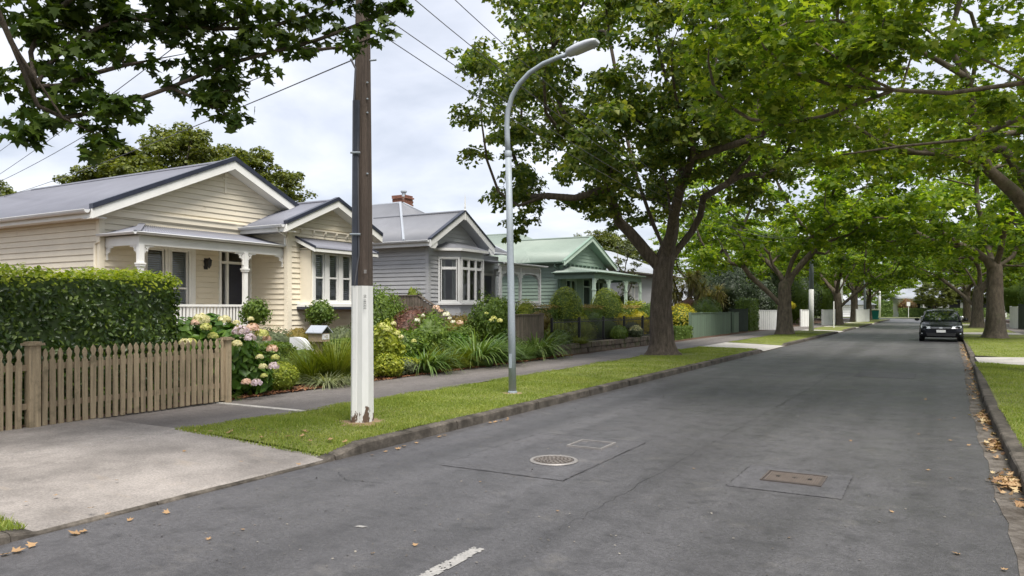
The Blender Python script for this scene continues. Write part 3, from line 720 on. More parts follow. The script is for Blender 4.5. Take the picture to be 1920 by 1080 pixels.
# ------------------------------------------------------------------ houses
class Wall:
    """a vertical wall plane: u along it, o outwards, z up"""
    def __init__(s, p, u, n): s.p = p; s.u = u; s.n = n
    def pt(s, u, o, z): return (s.p[0]+s.u[0]*u+s.n[0]*o, s.p[1]+s.u[1]*u+s.n[1]*o, z)
    def box(s, b, u0, u1, o0, o1, z0, z1):
        return b.hexa([s.pt(u0,o0,z0), s.pt(u1,o0,z0), s.pt(u1,o1,z0), s.pt(u0,o1,z0), s.pt(u0,o0,z1), s.pt(u1,o0,z1), s.pt(u1,o1,z1), s.pt(u0,o1,z1)])
def weather_wall(root, W, u0, u1, z0, z1, mat, openings=(), expo=.157, gable=None, corner=None, name='wall', ztop_fn=None):
    """timber frame wall with every board laid on it as its own piece"""
    us = sorted({u0, u1, *[o[0] for o in openings], *[o[1] for o in openings]}); zs = sorted({z0, z1, *[o[2] for o in openings], *[o[3] for o in openings]})
    us = [u for u in us if u0 <= u <= u1]; zs = [z for z in zs if z0 <= z <= z1]; b = MB()
    for i in range(len(us)-1):
        for j in range(len(zs)-1):
            um, zm = (us[i]+us[i+1])/2, (zs[j]+zs[j+1])/2
            if any(o[0] < um < o[1] and o[2] < zm < o[3] for o in openings): continue
            W.box(b, us[i], us[i+1], -.12, 0, zs[j], zs[j+1])
    if gable:
        au, az = gable; b.prism([W.pt(u0, 0, z1), W.pt(u1, 0, z1), W.pt(au, 0, az)], tuple(-.12*q for q in (*W.n, 0)))
    wall = b.build(name, mat, root)
    z = z0; top = gable[1] if gable else z1
    while z < top-.05:
        zt = min(z+expo, top); segs = [(u0, u1)]; zm = (z+zt)/2
        for o in openings:
            if o[2]-.02 < zm < o[3]+.02:
                ns = []
                for a, c in segs:
                    if o[1] <= a or o[0] >= c: ns.append((a, c)); continue
                    if o[0] > a: ns.append((a, o[0]))
                    if o[1] < c: ns.append((o[1], c))
                segs = ns
        for a, c in segs:
            a1, c1 = a, c
            if gable and zt > z1:
                def lim(zz):
                    t = min(1, max(0, (zz-z1)/(gable[1]-z1))); return u0+(gable[0]-u0)*t, u1+(gable[0]-u1)*t
                l0, l1 = lim(z), lim(zt); a, c = max(a, l0[0]), min(c, l0[1]); a1, c1 = max(a1, l1[0]), min(c1, l1[1])
                if c-a < .05: continue
                if c1 < a1: a1 = c1 = (a1+c1)/2
            if c-a < .03: continue
            t0, t1 = .038, .010
            q = MB().hexa([W.pt(a,.001,z), W.pt(c,.001,z), W.pt(c,t0,z), W.pt(a,t0,z), W.pt(a1,.001,zt-.004), W.pt(c1,.001,zt-.004), W.pt(c1,t1,zt-.004), W.pt(a1,t1,zt-.004)])
            q.build('weatherboard', mat, wall)
        z += expo
    return wall
def iron_roof(root, eave0, eave1, top1, top0, mat, pitch=.076, amp=.011, name='roof_plane', thick=.02):
    """corrugated sheet over the quad eave0-eave1-top1-top0, corrugations running up the slope"""
    e0, e1, t1, t0 = (np.array(p, float) for p in (eave0, eave1, top1, top0))
    n = max(4, int(np.linalg.norm(e1-e0)/pitch)*4); nrm = np.cross(e1-e0, t0-e0); nrm /= np.linalg.norm(nrm)
    if nrm[2] < 0: nrm = -nrm
    V = []; F = []
    for i in range(n+1):
        s = i/n; h = nrm*amp*math.sin(i*math.pi/2)
        V += [tuple(e0+(e1-e0)*s+h), tuple(t0+(t1-t0)*s+h)]
        if i: F.append((2*i-2, 2*i, 2*i+1, 2*i-1))
    o = MB().add(V, F).build(name, mat, root, smooth=True)
    m = o.modifiers.new('sheet', 'SOLIDIFY'); m.thickness = thick; m.offset = -1
    return o
def bar(b, p, q, w, h, up=(0, 0, 1)):
    """straight member from p to q, w across and h deep (hung below the line)"""
    p, q = np.array(p, float), np.array(q, float); t = (q-p)/np.linalg.norm(q-p); s = np.cross(t, up); s /= np.linalg.norm(s); n = np.cross(s, t)
    P = []
    for c in (p, q): P += [tuple(c-s*w/2-n*h), tuple(c+s*w/2-n*h), tuple(c+s*w/2), tuple(c-s*w/2)]
    return b.add(P, [(0,1,2,3)[::-1], (4,5,6,7), (0,1,5,4), (1,2,6,5), (2,3,7,6), (3,0,4,7)])
def gable_trim(root, xf, yl, yr, yc, ze, zr, mat_w, mat_cap, w=.05, deep=.24, cap=.13):
    """barge boards (two boards meeting at the ridge) with metal capping, on a gable facing +x at x = xf"""
    for (ya, nm) in ((yl, -1), (yr, 1)):
        b = MB(); b.prism([(xf, ya, ze-deep), (xf, yc, zr-deep), (xf, yc, zr), (xf, ya, ze)] if nm < 0 else [(xf, yc, zr-deep), (xf, ya, ze-deep), (xf, ya, ze), (xf, yc, zr)], (w, 0, 0))
        b.build('barge_board', mat_w, root)
        c = MB(); c.prism([(xf-.08, ya, ze+.004), (xf-.08, yc, zr+.004), (xf-.08, yc, zr+cap), (xf-.08, ya, ze+cap)] if nm < 0 else [(xf-.08, yc, zr+.004), (xf-.08, ya, ze+.004), (xf-.08, ya, ze+cap), (xf-.08, yc, zr+cap)], (w+.11, 0, 0))
        c.build('barge_flashing', mat_cap, root)
def sash_window(root, W, u0, u1, z0, z1, tmat, slats=True, rail=.5, lights=1, sill=True, off=0., curtain=False, transom=None, sillmat=None):
    """window: frame > panes, sill, rails; slatted shutters or curtains inside"""
    b = MB(); f = .075
    W.box(b, u0, u1, off-.06, off+.045, z1-f, z1); W.box(b, u0, u1, off-.06, off+.045, z0, z0+f)
    W.box(b, u0, u0+f, off-.06, off+.045, z0+f, z1-f); W.box(b, u1-f, u1, off-.06, off+.045, z0+f, z1-f)
    fr = b.build('window', tmat, root)
    wl = (u1-u0-2*f)/lights
    for i in range(lights):
        a = u0+f+wl*i; c = a+wl
        if i: W.box(MB(), 0, 1, 0, 1, 0, 1); q = MB(); W.box(q, a-.03, a+.03, off-.05, off+.035, z0+f, z1-f); q.build('mullion', tmat, fr)
        q = MB(); s = .035; e0, e1 = off-.045, off+.018
        W.box(q, a+.031, a+.031+s, e0, e1, z0+f, z1-f); W.box(q, c-.031-s, c-.031, e0, e1, z0+f, z1-f)
        W.box(q, a+.031+s, c-.031-s, e0, e1, z1-f-s, z1-f); W.box(q, a+.031+s, c-.031-s, e0, e1, z0+f, z0+f+s*1.4)
        if rail:
            zr = z0+(z1-z0)*rail; W.box(q, a+.031+s, c-.031-s, e0, e1+.006, zr-.025, zr+.025)
        if transom:
            W.box(q, a+.031+s, c-.031-s, e0, e1+.012, transom-.05, transom+.05)
        q.build('sash', tmat, fr)
        q = MB(); q.quad(W.pt(a+.06, off-.02, z0+f), W.pt(c-.06, off-.02, z0+f), W.pt(c-.06, off-.02, z1-f), W.pt(a+.06, off-.02, z1-f)); q.build('pane', M_glass, fr)
        if slats:
            q = MB(); z = z0+f+.05
            while z < z1-f-.04:
                q.add([W.pt(a+.06, off-.09, z), W.pt(c-.06, off-.09, z), W.pt(c-.06, off-.068, z-.043), W.pt(a+.06, off-.068, z-.043)], [(0, 1, 2, 3)]); z += .060
            W.box(q, a+.05, a+.085, off-.10, off-.05, z0+f, z1-f); W.box(q, c-.085, c-.05, off-.10, off-.05, z0+f, z1-f)
            q.build('shutter_slats', M_slat, fr)
    if curtain:
        for side in (0, 1):
            q = MB(); n = 14; wc = (u1-u0)*.26; ua = u0+f if side == 0 else u1-f-wc; V = []; F = []
            for i in range(n+1):
                u = ua+wc*i/n; o_ = off-.16+.03*math.sin(i*1.9); V += [W.pt(u, o_, z0+f), W.pt(u, o_, z1-f)]
                if i: F.append((2*i-2, 2*i, 2*i+1, 2*i-1))
            q.add(V, F).build('curtain', M_curtain, fr)
    if sill:
        q = MB(); W.box(q, u0-.05, u1+.05, off-.02, off+.09, z0-.06, z0-.002); q.build('sill', sillmat or tmat, fr)
    return fr
def fret_bracket(b, W, u, z, s, size=.36, o0=-.02, o1=.02):
    """pierced verandah bracket in the corner under a beam, lacy plate with a scalloped curved edge; s = +1 to the right of the post"""
    n = 11; c = size/n; h = c*1.15
    for i in range(n):
        for j in range(n):
            x, y = (i+.5)/n, (j+.5)/n; r = math.hypot(1-x, 1-y)
            if r < .97+.05*math.sin(math.atan2(1-y, 1-x)*14): continue
            if r > 1.06 and i > 0 and j > 0 and (i*2+j) % 3 == 0: continue
            a0, a1 = u+s*c*i, u+s*c*(i+1)*1.0
            W.box(b, min(a0, a1)-(.0006 if i else 0), max(a0, a1)+.0006, o0, o1, z-h*(j+1)-.0006, z-h*j+(.0 if j == 0 else .0006))
def fb(parent, mat, *a, **k):
    q = MB(); fret_bracket(q, *a, **k); return q.build('fretwork_bracket', mat, parent)
def gutter(b, p, q, r=.065):
    """half-round gutter with a rolled lip"""
    p, q = np.array(p, float), np.array(q, float); t = (q-p)/np.linalg.norm(q-p); s = np.cross(t, (0, 0, 1.)); V = []; F = []; n = 8
    for c in (p, q):
        for i in range(n+1):
            a = math.pi*i/n; V.append(tuple(c+s*r*math.cos(a)-np.array((0, 0, 1.))*r*1.1*math.sin(a)))
    for i in range(n): F.append((i, i+1, n+2+i, n+1+i))
    b.add(V, F); b.tube([tuple(p+s*r), tuple(q+s*r)], .012, 5); b.tube([tuple(p-s*r), tuple(q-s*r)], .012, 5)
    b.add([V[i] for i in range(n+1)], [tuple(range(n+1))]); b.add([V[n+1+i] for i in range(n+1)], [tuple(range(n+1))])
    return b
WX_ = lambda x: Wall((x, 0), (0, 1), (1, 0))            # wall facing the street (+x); u is y
WY_ = lambda y: Wall((0, y), (1, 0), (0, -1))           # wall facing back down the street (-y); u is x
WYp = lambda y: Wall((0, y), (1, 0), (0, 1))

# ---- cream house -------------------------------------------------
H1 = thing('cream_house', 'cream weatherboard house with blue-grey iron roof, two gables and white verandah', 'house', (-18.4, 14, .15))
Wm, Ww, Ws, Wl = WX_(-18.4), WX_(-16.8), WY_(15.75), WY_(11.0)
weather_wall(H1, Wm, 11.0, 18.6, .25, 4.02, M_cream, [(12.15, 13.62, .95, 3.22), (14.55, 15.74, .70, 3.26), (15.75, 18.6, .25, 3.6)], gable=(14.8, 5.72))
weather_wall(H1, Wl, -30, -18.4, .25, 3.92, M_cream, [(-25.6, -24.2, 1.5, 3.2)])
weather_wall(H1, Ws, -18.4, -16.8, .25, 3.92, M_cream)
weather_wall(H1, Ww, 15.75, 19.2, .25, 3.95, M_cream, [(16.25, 18.65, 1.62, 3.28)], gable=(17.45, 4.82))
weather_wall(H1, WYp(19.2), -22, -16.8, .25, 3.9, M_cream)
BX('foundation', M_creamtrim, H1, -29.9, -18.45, 11.05, 18.55, .02, .3)
BX('foundation', M_creamtrim, H1, -18.5, -16.85, 15.8, 19.15, .02, .3)
MB().box(-29.9, -18.6, 18.5, 18.6, .25, 3.9).box(-30, -29.9, 11, 18.6, .25, 3.9).build('rear_wall', M_cream, H1)
# corner boards
for (x0, x1, y0, y1, z1) in ((-18.44, -18.36, 10.96, 11.10, 4.0), (-18.5, -18.37, 10.955, 10.999, 4.0), (-16.86, -16.76, 15.70, 15.86, 3.93), (-16.9, -16.765, 15.69, 15.698, 3.9), (-16.84, -16.765, 19.1, 19.24, 3.93)):
    BX('corner_board', M_creamtrim, H1, x0, x1, y0, y1, .25, z1)
# belt board under the main gable, gable post finial, brackets
q = MB(); Wm.box(q, 11.0, 18.6, .0, .075, 3.90, 4.05); Wm.box(q, 11.0, 18.6, .0, .11, 4.05, 4.085); q.build('belt_board', M_creamtrim, H1)
q = MB(); Ww.box(q, 15.78, 19.18, 0, .12, 3.93, 3.965); Ww.box(q, 15.86, 19.1, 0, .05, 3.80, 3.93); q.build('belt_board', M_creamtrim, H1)
for k in range(6):
    u = 16.2+k*.5; q = MB(); q.prism([Ww.pt(u-.03, .03, 3.93), Ww.pt(u-.03, .13, 3.93), Ww.pt(u-.03, .12, 3.86), Ww.pt(u-.03, .05, 3.79), Ww.pt(u-.03, .03, 3.75)], (0, .06, 0)); q.build('eave_bracket', M_creamtrim, H1)
q = MB(); Wm.box(q, 14.74, 14.80, .02, .06, 4.95, 5.55); Wm.box(q, 14.68, 14.86, .02, .055, 5.36, 5.41); Wm.box(q, 14.715, 14.825, .02, .10, 5.44, 5.52); q.build('gable_vent_post', M_creamtrim, H1)
# main roof: gable to the street, hipped at the far end
ZE, ZR, YC = 3.98, 5.88, 14.8
iron_roof(H1, (-33.0, 10.55, ZE), (-18.0, 10.55, ZE), (-18.0, YC, ZR), (-29.0, YC, ZR), M_roofblue)
iron_roof(H1, (-18.0, 19.05, ZE), (-33.0, 19.05, ZE), (-29.0, YC, ZR), (-18.0, YC, ZR), M_roofblue)
iron_roof(H1, (-33.0, 19.05, ZE), (-33.0, 10.55, ZE), (-29.0, YC, ZR), (-29.0, YC+.01, ZR), M_roofblue)
q = MB(); q.tube([(-29.0, YC, ZR+.01), (-17.98, YC, ZR+.01)], .06, 8); q.tube([(-29, YC, ZR+.01), (-33, 10.55, ZE+.02)], .05, 6); q.build('ridge_cap', M_roofblue, H1)
gable_trim(H1, -18.02, 10.55, 19.05, YC, ZE, ZR, M_white, M_capdark)
MB().quad((-18.38, 10.5, ZE-.24), (-18.0, 10.5, ZE-.24), (-18.0, YC, ZR-.25), (-18.38, YC, ZR-.25)).quad((-18.38, YC, ZR-.25), (-18.0, YC, ZR-.25), (-18.0, 19.1, ZE-.24), (-18.38, 19.1, ZE-.24)).build('gable_soffit', M_white, H1)
q = MB(); gutter(q, (-18.05, 10.47, ZE-.02), (-31.5, 10.47, ZE-.02), .075); q.build('gutter', M_gutterwhite, H1, smooth=False)
BX('fascia', M_white, H1, -31, -18.05, 10.57, 10.60, ZE-.20, ZE-.02)
BX('soffit', M_white, H1, -31, -18.1, 10.605, 11.0, ZE-.19, ZE-.16)
# wing roof
ZW, YW = 4.93, 17.45
iron_roof(H1, (-21.5, 15.32, 3.98), (-16.42, 15.32, 3.98), (-16.42, YW, ZW), (-21.5, YW, ZW), M_roofblue)
iron_roof(H1, (-16.42, 19.58, 3.98), (-21.5, 19.58, 3.98), (-21.5, YW, ZW), (-16.42, YW, ZW), M_roofblue)
MB().tube([(-21.5, YW, ZW+.012), (-16.4, YW, ZW+.012)], .05, 8).build('ridge_cap', M_roofblue, H1)
gable_trim(H1, -16.44, 15.32, 19.58, YW, 3.98, ZW, M_white, M_capdark, deep=.21, cap=.11)
MB().quad((-16.78, 15.3, 3.76), (-16.42, 15.3, 3.76), (-16.42, YW, ZW-.215), (-16.78, YW, ZW-.215)).quad((-16.78, YW, ZW-.215), (-16.42, YW, ZW-.215), (-16.42, 19.6, 3.76), (-16.78, 19.6, 3.76)).build('gable_soffit', M_white, H1)
q = MB(); gutter(q, (-16.47, 15.25, 3.965), (-18.9, 15.25, 3.965), .065); q.build('gutter', M_gutterwhite, H1)
BX('fascia', M_white, H1, -18.6, -16.46, 15.33, 15.36, 3.78, 3.95); BX('soffit', M_white, H1, -18.6, -16.46, 15.365, 15.75, 3.785, 3.81)
MB().tube([(-16.75, 15.28, 3.9), (-16.75, 15.30, 3.80), (-16.78, 15.62, 3.70), (-16.86, 15.69, 3.62), (-16.86, 15.69, 3.42)], .035, 8).build('downpipe', M_white, H1)
# box bay with its own hood
q = MB(); q.box(-16.79, -16.32, 16.20, 16.26, 1.6, 3.32).box(-16.79, -16.32, 18.64, 18.70, 1.6, 3.32).box(-16.79, -16.3, 16.2, 18.7, 1.52, 1.60).box(-16.79, -16.3, 16.2, 18.7, 3.30, 3.36); q.build('bay_cheeks', M_creamtrim, H1)
Wb = WX_(-16.34)
for k in range(4): sash_window(H1, Wb, 16.26+k*.595, 16.26+(k+1)*.595-.002, 1.66, 3.27, M_white, lights=1, sill=False)
q = MB(); q.box(-16.8, -16.21, 16.08, 18.82, 1.58, 1.655); q.build('bay_sill', M_white, H1); BX('bay_sill_shadow_strip', M_capdark, H1, -16.8, -16.2, 16.06, 18.84, 1.50, 1.575)  # dark strip below the sill is painted shadow, in the flashing colour
iron_roof(H1, (-15.98, 16.02, 3.34), (-15.98, 18.88, 3.34), (-16.79, 18.88, 3.68), (-16.79, 16.02, 3.68), M_roofblue, name='bay_hood')
for y in (16.02, 18.86):
    MB().prism([(-16.79, y, 3.55), (-15.99, y, 3.21), (-15.99, y, 3.32), (-16.79, y, 3.66)], (0, .03, 0)).build('hood_barge', M_white, H1)
    MB().prism([(-16.79, y-.01, 3.665), (-15.97, y-.01, 3.325), (-15.97, y-.01, 3.385), (-16.79, y-.01, 3.725)], (0, .05, 0)).build('hood_flashing', M_capdark, H1)
BX('hood_fascia', M_white, H1, -16.03, -16.0, 16.05, 18.85, 3.22, 3.33)
# front windows, door, lantern
sash_window(H1, Wm, 12.15, 12.88, .97, 3.22, M_white, lights=1, sill=False); sash_window(H1, Wm, 12.89, 13.62, .97, 3.22, M_white, lights=1)
q = MB(); Wm.box(q, 12.02, 12.15, 0, .05, .9, 3.34); Wm.box(q, 13.62, 13.75, 0, .05, .9, 3.34); Wm.box(q, 12.15, 13.62, 0, .05, 3.22, 3.34); q.build('window_architrave', M_white, H1)
q = MB()
for u in (14.55, 14.80, 15.66): Wm.box(q, u, u+.075, -.08, .06, .72, 3.24)
Wm.box(q, 14.55, 15.735, -.08, .062, 3.20, 3.27); Wm.box(q, 14.625, 15.66, -.08, .058, 2.86, 2.93); Wm.box(q, 14.625, 14.80, -.06, .04, .72, 1.30); q.build('door_frame', M_white, H1)
dr = MB(); Wm.box(dr, 14.88, 15.655, -.06, -.02, .72, 2.855); dr = dr.build('front_door', M_door, H1)
q = MB(); Wm.box(q, 14.98, 15.55, -.019, -.008, 1.9, 2.7); Wm.box(q, 14.98, 15.22, -.019, -.008, .85, 1.75); Wm.box(q, 15.31, 15.55, -.019, -.008, .85, 1.75); q.build('door_panel', M_door, dr)
MB().quad(Wm.pt(14.62, -.02, 1.3), Wm.pt(14.8, -.02, 1.3), Wm.pt(14.8, -.02, 3.2), Wm.pt(14.62, -.02, 3.2)).build('sidelight_pane', M_glass, H1)
MB().quad(Wm.pt(14.88, -.02, 2.93), Wm.pt(15.66, -.02, 2.93), Wm.pt(15.66, -.02, 3.2), Wm.pt(14.88, -.02, 3.2)).build('fanlight_pane', M_glass, H1)
lt = MB().lathe([(.005, .22), (.05, .17), (.085, .14), (.075, .12), (.06, -.02), (.035, -.05), (.01, -.10)], (-18.22, 14.1, 2.78), 6).box(-18.38, -18.22, 14.09, 14.11, 2.93, 2.95).box(-18.39, -18.36, 14.04, 14.16, 2.66, 2.98).build('wall_lantern', M_blackmetal, H1)
# verandah
VY0, VX = 11.12, -17.0
BX('verandah_deck', M_creamtrim, H1, -18.4, VX, VY0, 15.75, .25, .70)
iron_roof(H1, (VX+.12, VY0, 3.40), (VX+.12, 15.74, 3.40), (-18.38, 15.74, 3.76), (-18.38, VY0+1.0, 3.76), M_roofblue, name='verandah_roof')
iron_roof(H1, (-18.38, VY0-.14, 3.40), (VX+.12, VY0-.14, 3.40), (-18.30, VY0+1.0, 3.76), (-18.38, VY0+1.0, 3.76), M_roofblue, name='verandah_roof')
q = MB(); bar(q, (VX+.14, VY0-.12, 3.44), (-18.36, VY0+1.0, 3.80), .16, .03); q.build('hip_flashing', M_roofblue, H1)
q = MB(); q.box(VX-.05, VX+.03, VY0, 15.74, 3.10, 3.33).box(-18.38, VX-.052, VY0, VY0+.08, 3.10, 3.33); q.build('verandah_beam', M_white, H1)
q = MB(); gutter(q, (VX+.14, VY0-.16, 3.40), (VX+.14, 15.72, 3.40), .055); gutter(q, (-18.42, VY0-.16, 3.40), (VX+.14, VY0-.16, 3.40), .055); q.build('verandah_gutter', M_gutterwhite, H1)
BX('verandah_ceiling', M_white, H1, -18.38, VX-.06, VY0+.09, 15.74, 3.335, 3.36)
MB().tube([(-18.36, VY0-.16, 3.36), (-18.36, VY0-.16, 3.22), (-18.5, 10.93, 3.16), (-18.5, 10.93, .3)], .035, 8).build('downpipe', M_creamtrim, H1)
Wv = WX_(VX-.01); Wv2 = WY_(VY0+.04)
for y in (VY0+.06, 14.35):
    c = (VX-.01, y, 0)
    q = MB(); q.box(c[0]-.065, c[0]+.065, y-.065, y+.065, 2.66, 3.10); q.box(c[0]-.095, c[0]+.095, y-.095, y+.095, 2.62, 2.66); q.box(c[0]-.08, c[0]+.08, y-.08, y+.08, 2.57, 2.62)
    q.box(c[0]-.055, c[0]+.055, y-.055, y+.055, 1.65, 2.57); q.box(c[0]-.07, c[0]+.07, y-.07, y+.07, .7, 1.65)
    po = q.build('verandah_post', M_white, H1)
    fb(po, M_white, Wv, y+.065, 3.10, 1)
    if y > 12: fb(po, M_white, Wv, y-.065, 3.10, -1)
    else: fb(po, M_white, Wv2, VX-.075, 3.10, -1)
fb(H1, M_white, Wv, 15.735, 3.10, -1); fb(H1, M_white, Wv2, -18.37, 3.10, 1)
rl = MB().box(VX-.05, VX+.03, VY0+.13, 14.28, 1.58, 1.64).box(VX-.035, VX+.015, VY0+.13, 14.28, .82, .87).build('verandah_railing', M_white, H1)
y = VY0+.2; bal = None
while y < 14.25:
    if bal is None: bal = MB().box(VX-.028, VX+.008, y, y+.05, .87, 1.58).build('baluster', M_white, rl); y0b = y
    else:
        c = bal.copy(); C.objects.link(c); c.location = (0, y-y0b, 0)
    y += .105
# front steps with a curved white plaster cheek wall
for k in range(4): BX('front_step', M_step, H1, VX+.03+.3*k, VX+.33+.3*k, 14.45, 15.7, .1, .70-.14*(k+1)+.02)
def scroll(y):
    pts = [(-16.95, .2)]
    for i in range(15):
        t = i/14; x = -16.95+1.65*t; z = .84-.06*(t*2-.3)**2 if t < .35 else .82-.42*(1-math.cos((t-.35)/.65*math.pi))/2
        pts.append((x, z))
    pts.append((-15.3, .2)); return [(a, y, b_) for a, b_ in pts]
GW = MB().prism([(-13.6+.86*(a+16.95)/1.65, y, b_) for a, y, b_ in scroll(12.8)], (0, .16, 0)).build('curved_garden_wall', M_whiteplaster, None, (-12.9, 12.8, .1))
tag(GW, 'low white plaster garden wall with a curved top behind the letterbox', 'wall')

# ---- grey house --------------------------------------------------
H2 = thing('grey_house', 'grey weatherboard villa with bay window, finial on its gable and red brick chimney', 'house', (-17, 25, .15))
Wg, Wg2, Wgl = WX_(-16.4), WX_(-17.6), WY_(22.2)
weather_wall(H2, Wg, 22.2, 25.75, .25, 3.9, M_greyboard, [(22.9, 25.1, 1.75, 3.45)], .155, gable=(23.95, 5.12))
weather_wall(H2, Wgl, -27, -16.4, .25, 3.95, M_greyboard, (), .155)
weather_wall(H2, Wg2, 25.75, 29.2, .25, 3.9, M_greyboard, [(26.3, 27.3, .95, 3.1), (27.8, 28.8, .7, 3.1)], .155)
MB().box(-17.55, -16.45, 25.66, 25.75, .25, 3.9).box(-27, -17.65, 29.1, 29.2, .25, 3.9).box(-27, -26.9, 22.25, 29.15, .25, 3.9).build('rear_wall', M_greyboard, H2)
BX('corner_board', M_greyboard, H2, -16.44, -16.36, 22.16, 22.3, .25, 3.92); BX('corner_board', M_greyboard, H2, -16.5, -16.365, 22.155, 22.199, .25, 3.92)
iron_roof(H2, (-20.5, 21.72, 4.02), (-15.95, 21.72, 4.02), (-15.95, 23.95, 5.28), (-20.5, 23.95, 5.28), M_roofgrey)
iron_roof(H2, (-15.95, 26.18, 4.02), (-20.5, 26.18, 4.02), (-20.5, 23.95, 5.28), (-15.95, 23.95, 5.28), M_roofgrey)
gable_trim(H2, -15.98, 21.72, 26.18, 23.95, 4.02, 5.28, M_greytrim, M_capdark, deep=.26, cap=.07)
for s_, y in ((1, 21.86), (-1, 26.04)):
    MB().prism([(-15.99, y-.1*s_, 3.86), (-15.99, y+.28*s_, 4.03), (-15.99, y+.30*s_, 3.86), (-15.99, y+.16*s_, 3.72), (-15.99, y-.1*s_, 3.72)], (.045, 0, 0)).build('barge_foot', M_greytrim, H2)
MB().quad((-16.4, 21.72, 3.8), (-15.97, 21.72, 3.8), (-15.97, 23.95, 5.02), (-16.4, 23.95, 5.02)).quad((-16.4, 23.95, 5.02), (-15.97, 23.95, 5.02), (-15.97, 26.18, 3.8), (-16.4, 26.18, 3.8)).build('gable_soffit', M_greyboard, H2)
MB().lathe([(.03, -.3), (.03, .05), (.055, .08), (.035, .14), (.045, .2), (.004, .75)], (-15.93, 23.95, 5.25), 6).build('finial', M_greytrim, H2)
MB().tube([(-20.5, 23.95, 5.30), (-15.9, 23.95, 5.30)], .05, 8).build('ridge_cap', M_roofgrey, H2)
# hipped main roof
iron_roof(H2, (-27.4, 21.75, 4.02), (-17.2, 21.75, 4.02), (-20.2, 25.3, 6.08), (-24.4, 25.3, 6.08), M_roofgrey)
iron_roof(H2, (-17.2, 21.75, 4.02), (-17.2, 29.6, 4.02), (-20.2, 25.5, 6.08), (-20.2, 25.3, 6.08), M_roofgrey)
iron_roof(H2, (-17.2, 29.6, 4.02), (-27.4, 29.6, 4.02), (-24.4, 25.5, 6.08), (-20.2, 25.5, 6.08), M_roofgrey)
q = MB(); q.tube([(-24.4, 25.4, 6.1), (-20.2, 25.4, 6.1)], .06, 8); q.tube([(-20.2, 25.3, 6.1), (-17.2, 21.75, 4.05)], .055, 6); q.tube([(-20.2, 25.5, 6.1), (-17.2, 29.6, 4.05)], .055, 6); q.build('hip_cap', M_roofpale, H2)
q = MB(); gutter(q, (-16.0, 21.66, 4.0), (-27.4, 21.66, 4.0), .065); gutter(q, (-17.12, 26.2, 4.0), (-17.12, 29.6, 4.0), .06); q.build('gutter', M_gutterwhite, H2)
BX('fascia', M_greytrim, H2, -27, -16, 21.74, 21.77, 3.80, 3.99); BX('soffit', M_greytrim, H2, -27, -16.42, 21.78, 22.2, 3.82, 3.84)
# canted bay
bp = [(-16.4, 22.78), (-15.72, 23.30), (-15.72, 24.95), (-16.4, 25.3)]
for (a, c, nl) in ((bp[0], bp[1], 1), (bp[1], bp[2], 3), (bp[2], bp[3], 1)):
    dx, dy = c[0]-a[0], c[1]-a[1]; l = math.hypot(dx, dy); W_ = Wall(a, (dx/l, dy/l), (dy/l, -dx/l))
    sash_window(H2, W_, .02, l-.02, 1.72, 3.48, M_greytrim, slats=False, rail=None, lights=nl, sill=True, curtain=True, transom=3.05)
    q = MB(); W_.box(q, 0, l, -.05, 0, .25, 1.66); q.build('bay_apron', M_greyboard, H2); q = MB(); W_.box(q, 0, l, -.05, .01, 3.485, 3.72); q.build('bay_head_board', M_greyboard, H2)
q = MB(); q.prism([(-16.4, 22.5, 3.70), (-15.55, 23.16, 3.70), (-15.55, 25.08, 3.70), (-16.4, 25.6, 3.70)], (0, 0, .10)); q.build('bay_cornice', M_greytrim, H2)
MB().add([(-16.4, 22.5, 3.803), (-15.55, 23.16, 3.803), (-15.55, 25.08, 3.803), (-16.4, 25.6, 3.803), (-16.38, 23.3, 4.08), (-16.38, 24.9, 4.08)], [(0, 1, 4), (1, 2, 5, 4), (2, 3, 5)]).build('bay_roof', M_roofgrey, H2)
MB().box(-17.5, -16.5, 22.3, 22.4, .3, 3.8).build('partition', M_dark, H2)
# verandah
iron_roof(H2, (-14.95, 25.2, 3.36), (-14.95, 28.85, 3.36), (-17.55, 28.85, 3.62), (-17.55, 25.2, 3.62), M_roofpale, name='verandah_roof')
q = MB(); gutter(q, (-14.9, 25.2, 3.35), (-14.9, 28.9, 3.35), .05); q.build('verandah_gutter', M_gutterwhite, H2)
fr = MB().box(-15.2, -15.14, 25.2, 28.72, 3.22, 3.30).box(-15.19, -15.15, 25.2, 28.72, 2.98, 3.02).box(-17.5, -15.2, 28.66, 28.72, 3.2, 3.3).box(-17.5, -15.2, 28.67, 28.71, 2.98, 3.02)
y = 25.26
while y < 28.65: fr.box(-15.185, -15.155, y, y+.035, 3.02, 3.22); y += .085
x = -17.4
while x < -15.25: fr.box(x, x+.035, 28.675, 28.705, 3.02, 3.2); x += .085
fr.build('fretwork_frieze', M_greytrim, H2)
Wgv = WX_(-15.17); Wgy = WY_(28.69)
for y in (25.35, 26.95, 28.69):
    po = MB().box(-15.22, -15.12, y-.05, y+.05, .7, 3.22).build('verandah_post', M_greytrim, H2)
    if y < 28: fb(po, M_greytrim, Wgv, y+.05, 2.98, 1, .42)
    if y > 25.5: fb(po, M_greytrim, Wgv, y-.05, 2.98, -1, .42)
    if y > 28: fb(po, M_greytrim, Wgy, -15.22, 2.98, -1, .42)
MB().box(-17.5, -17.4, 28.64, 28.74, .7, 3.3).build('verandah_post', M_greytrim, H2)
rl = MB().box(-17.4, -15.2, 28.66, 28.72, 1.76, 1.83).box(-15.2, -15.14, 27.0, 28.6, 1.76, 1.83).build('verandah_railing', M_greytrim, H2)
q = None; n0 = 0
for k in range(17):
    y = 27.05+k*.095
    if q is None: q = MB().box(-15.185, -15.155, y, y+.045, .78, 1.76).build('baluster', M_greytrim, rl)
    else: c = q.copy(); C.objects.link(c); c.location = (0, k*.095, 0)
q = None
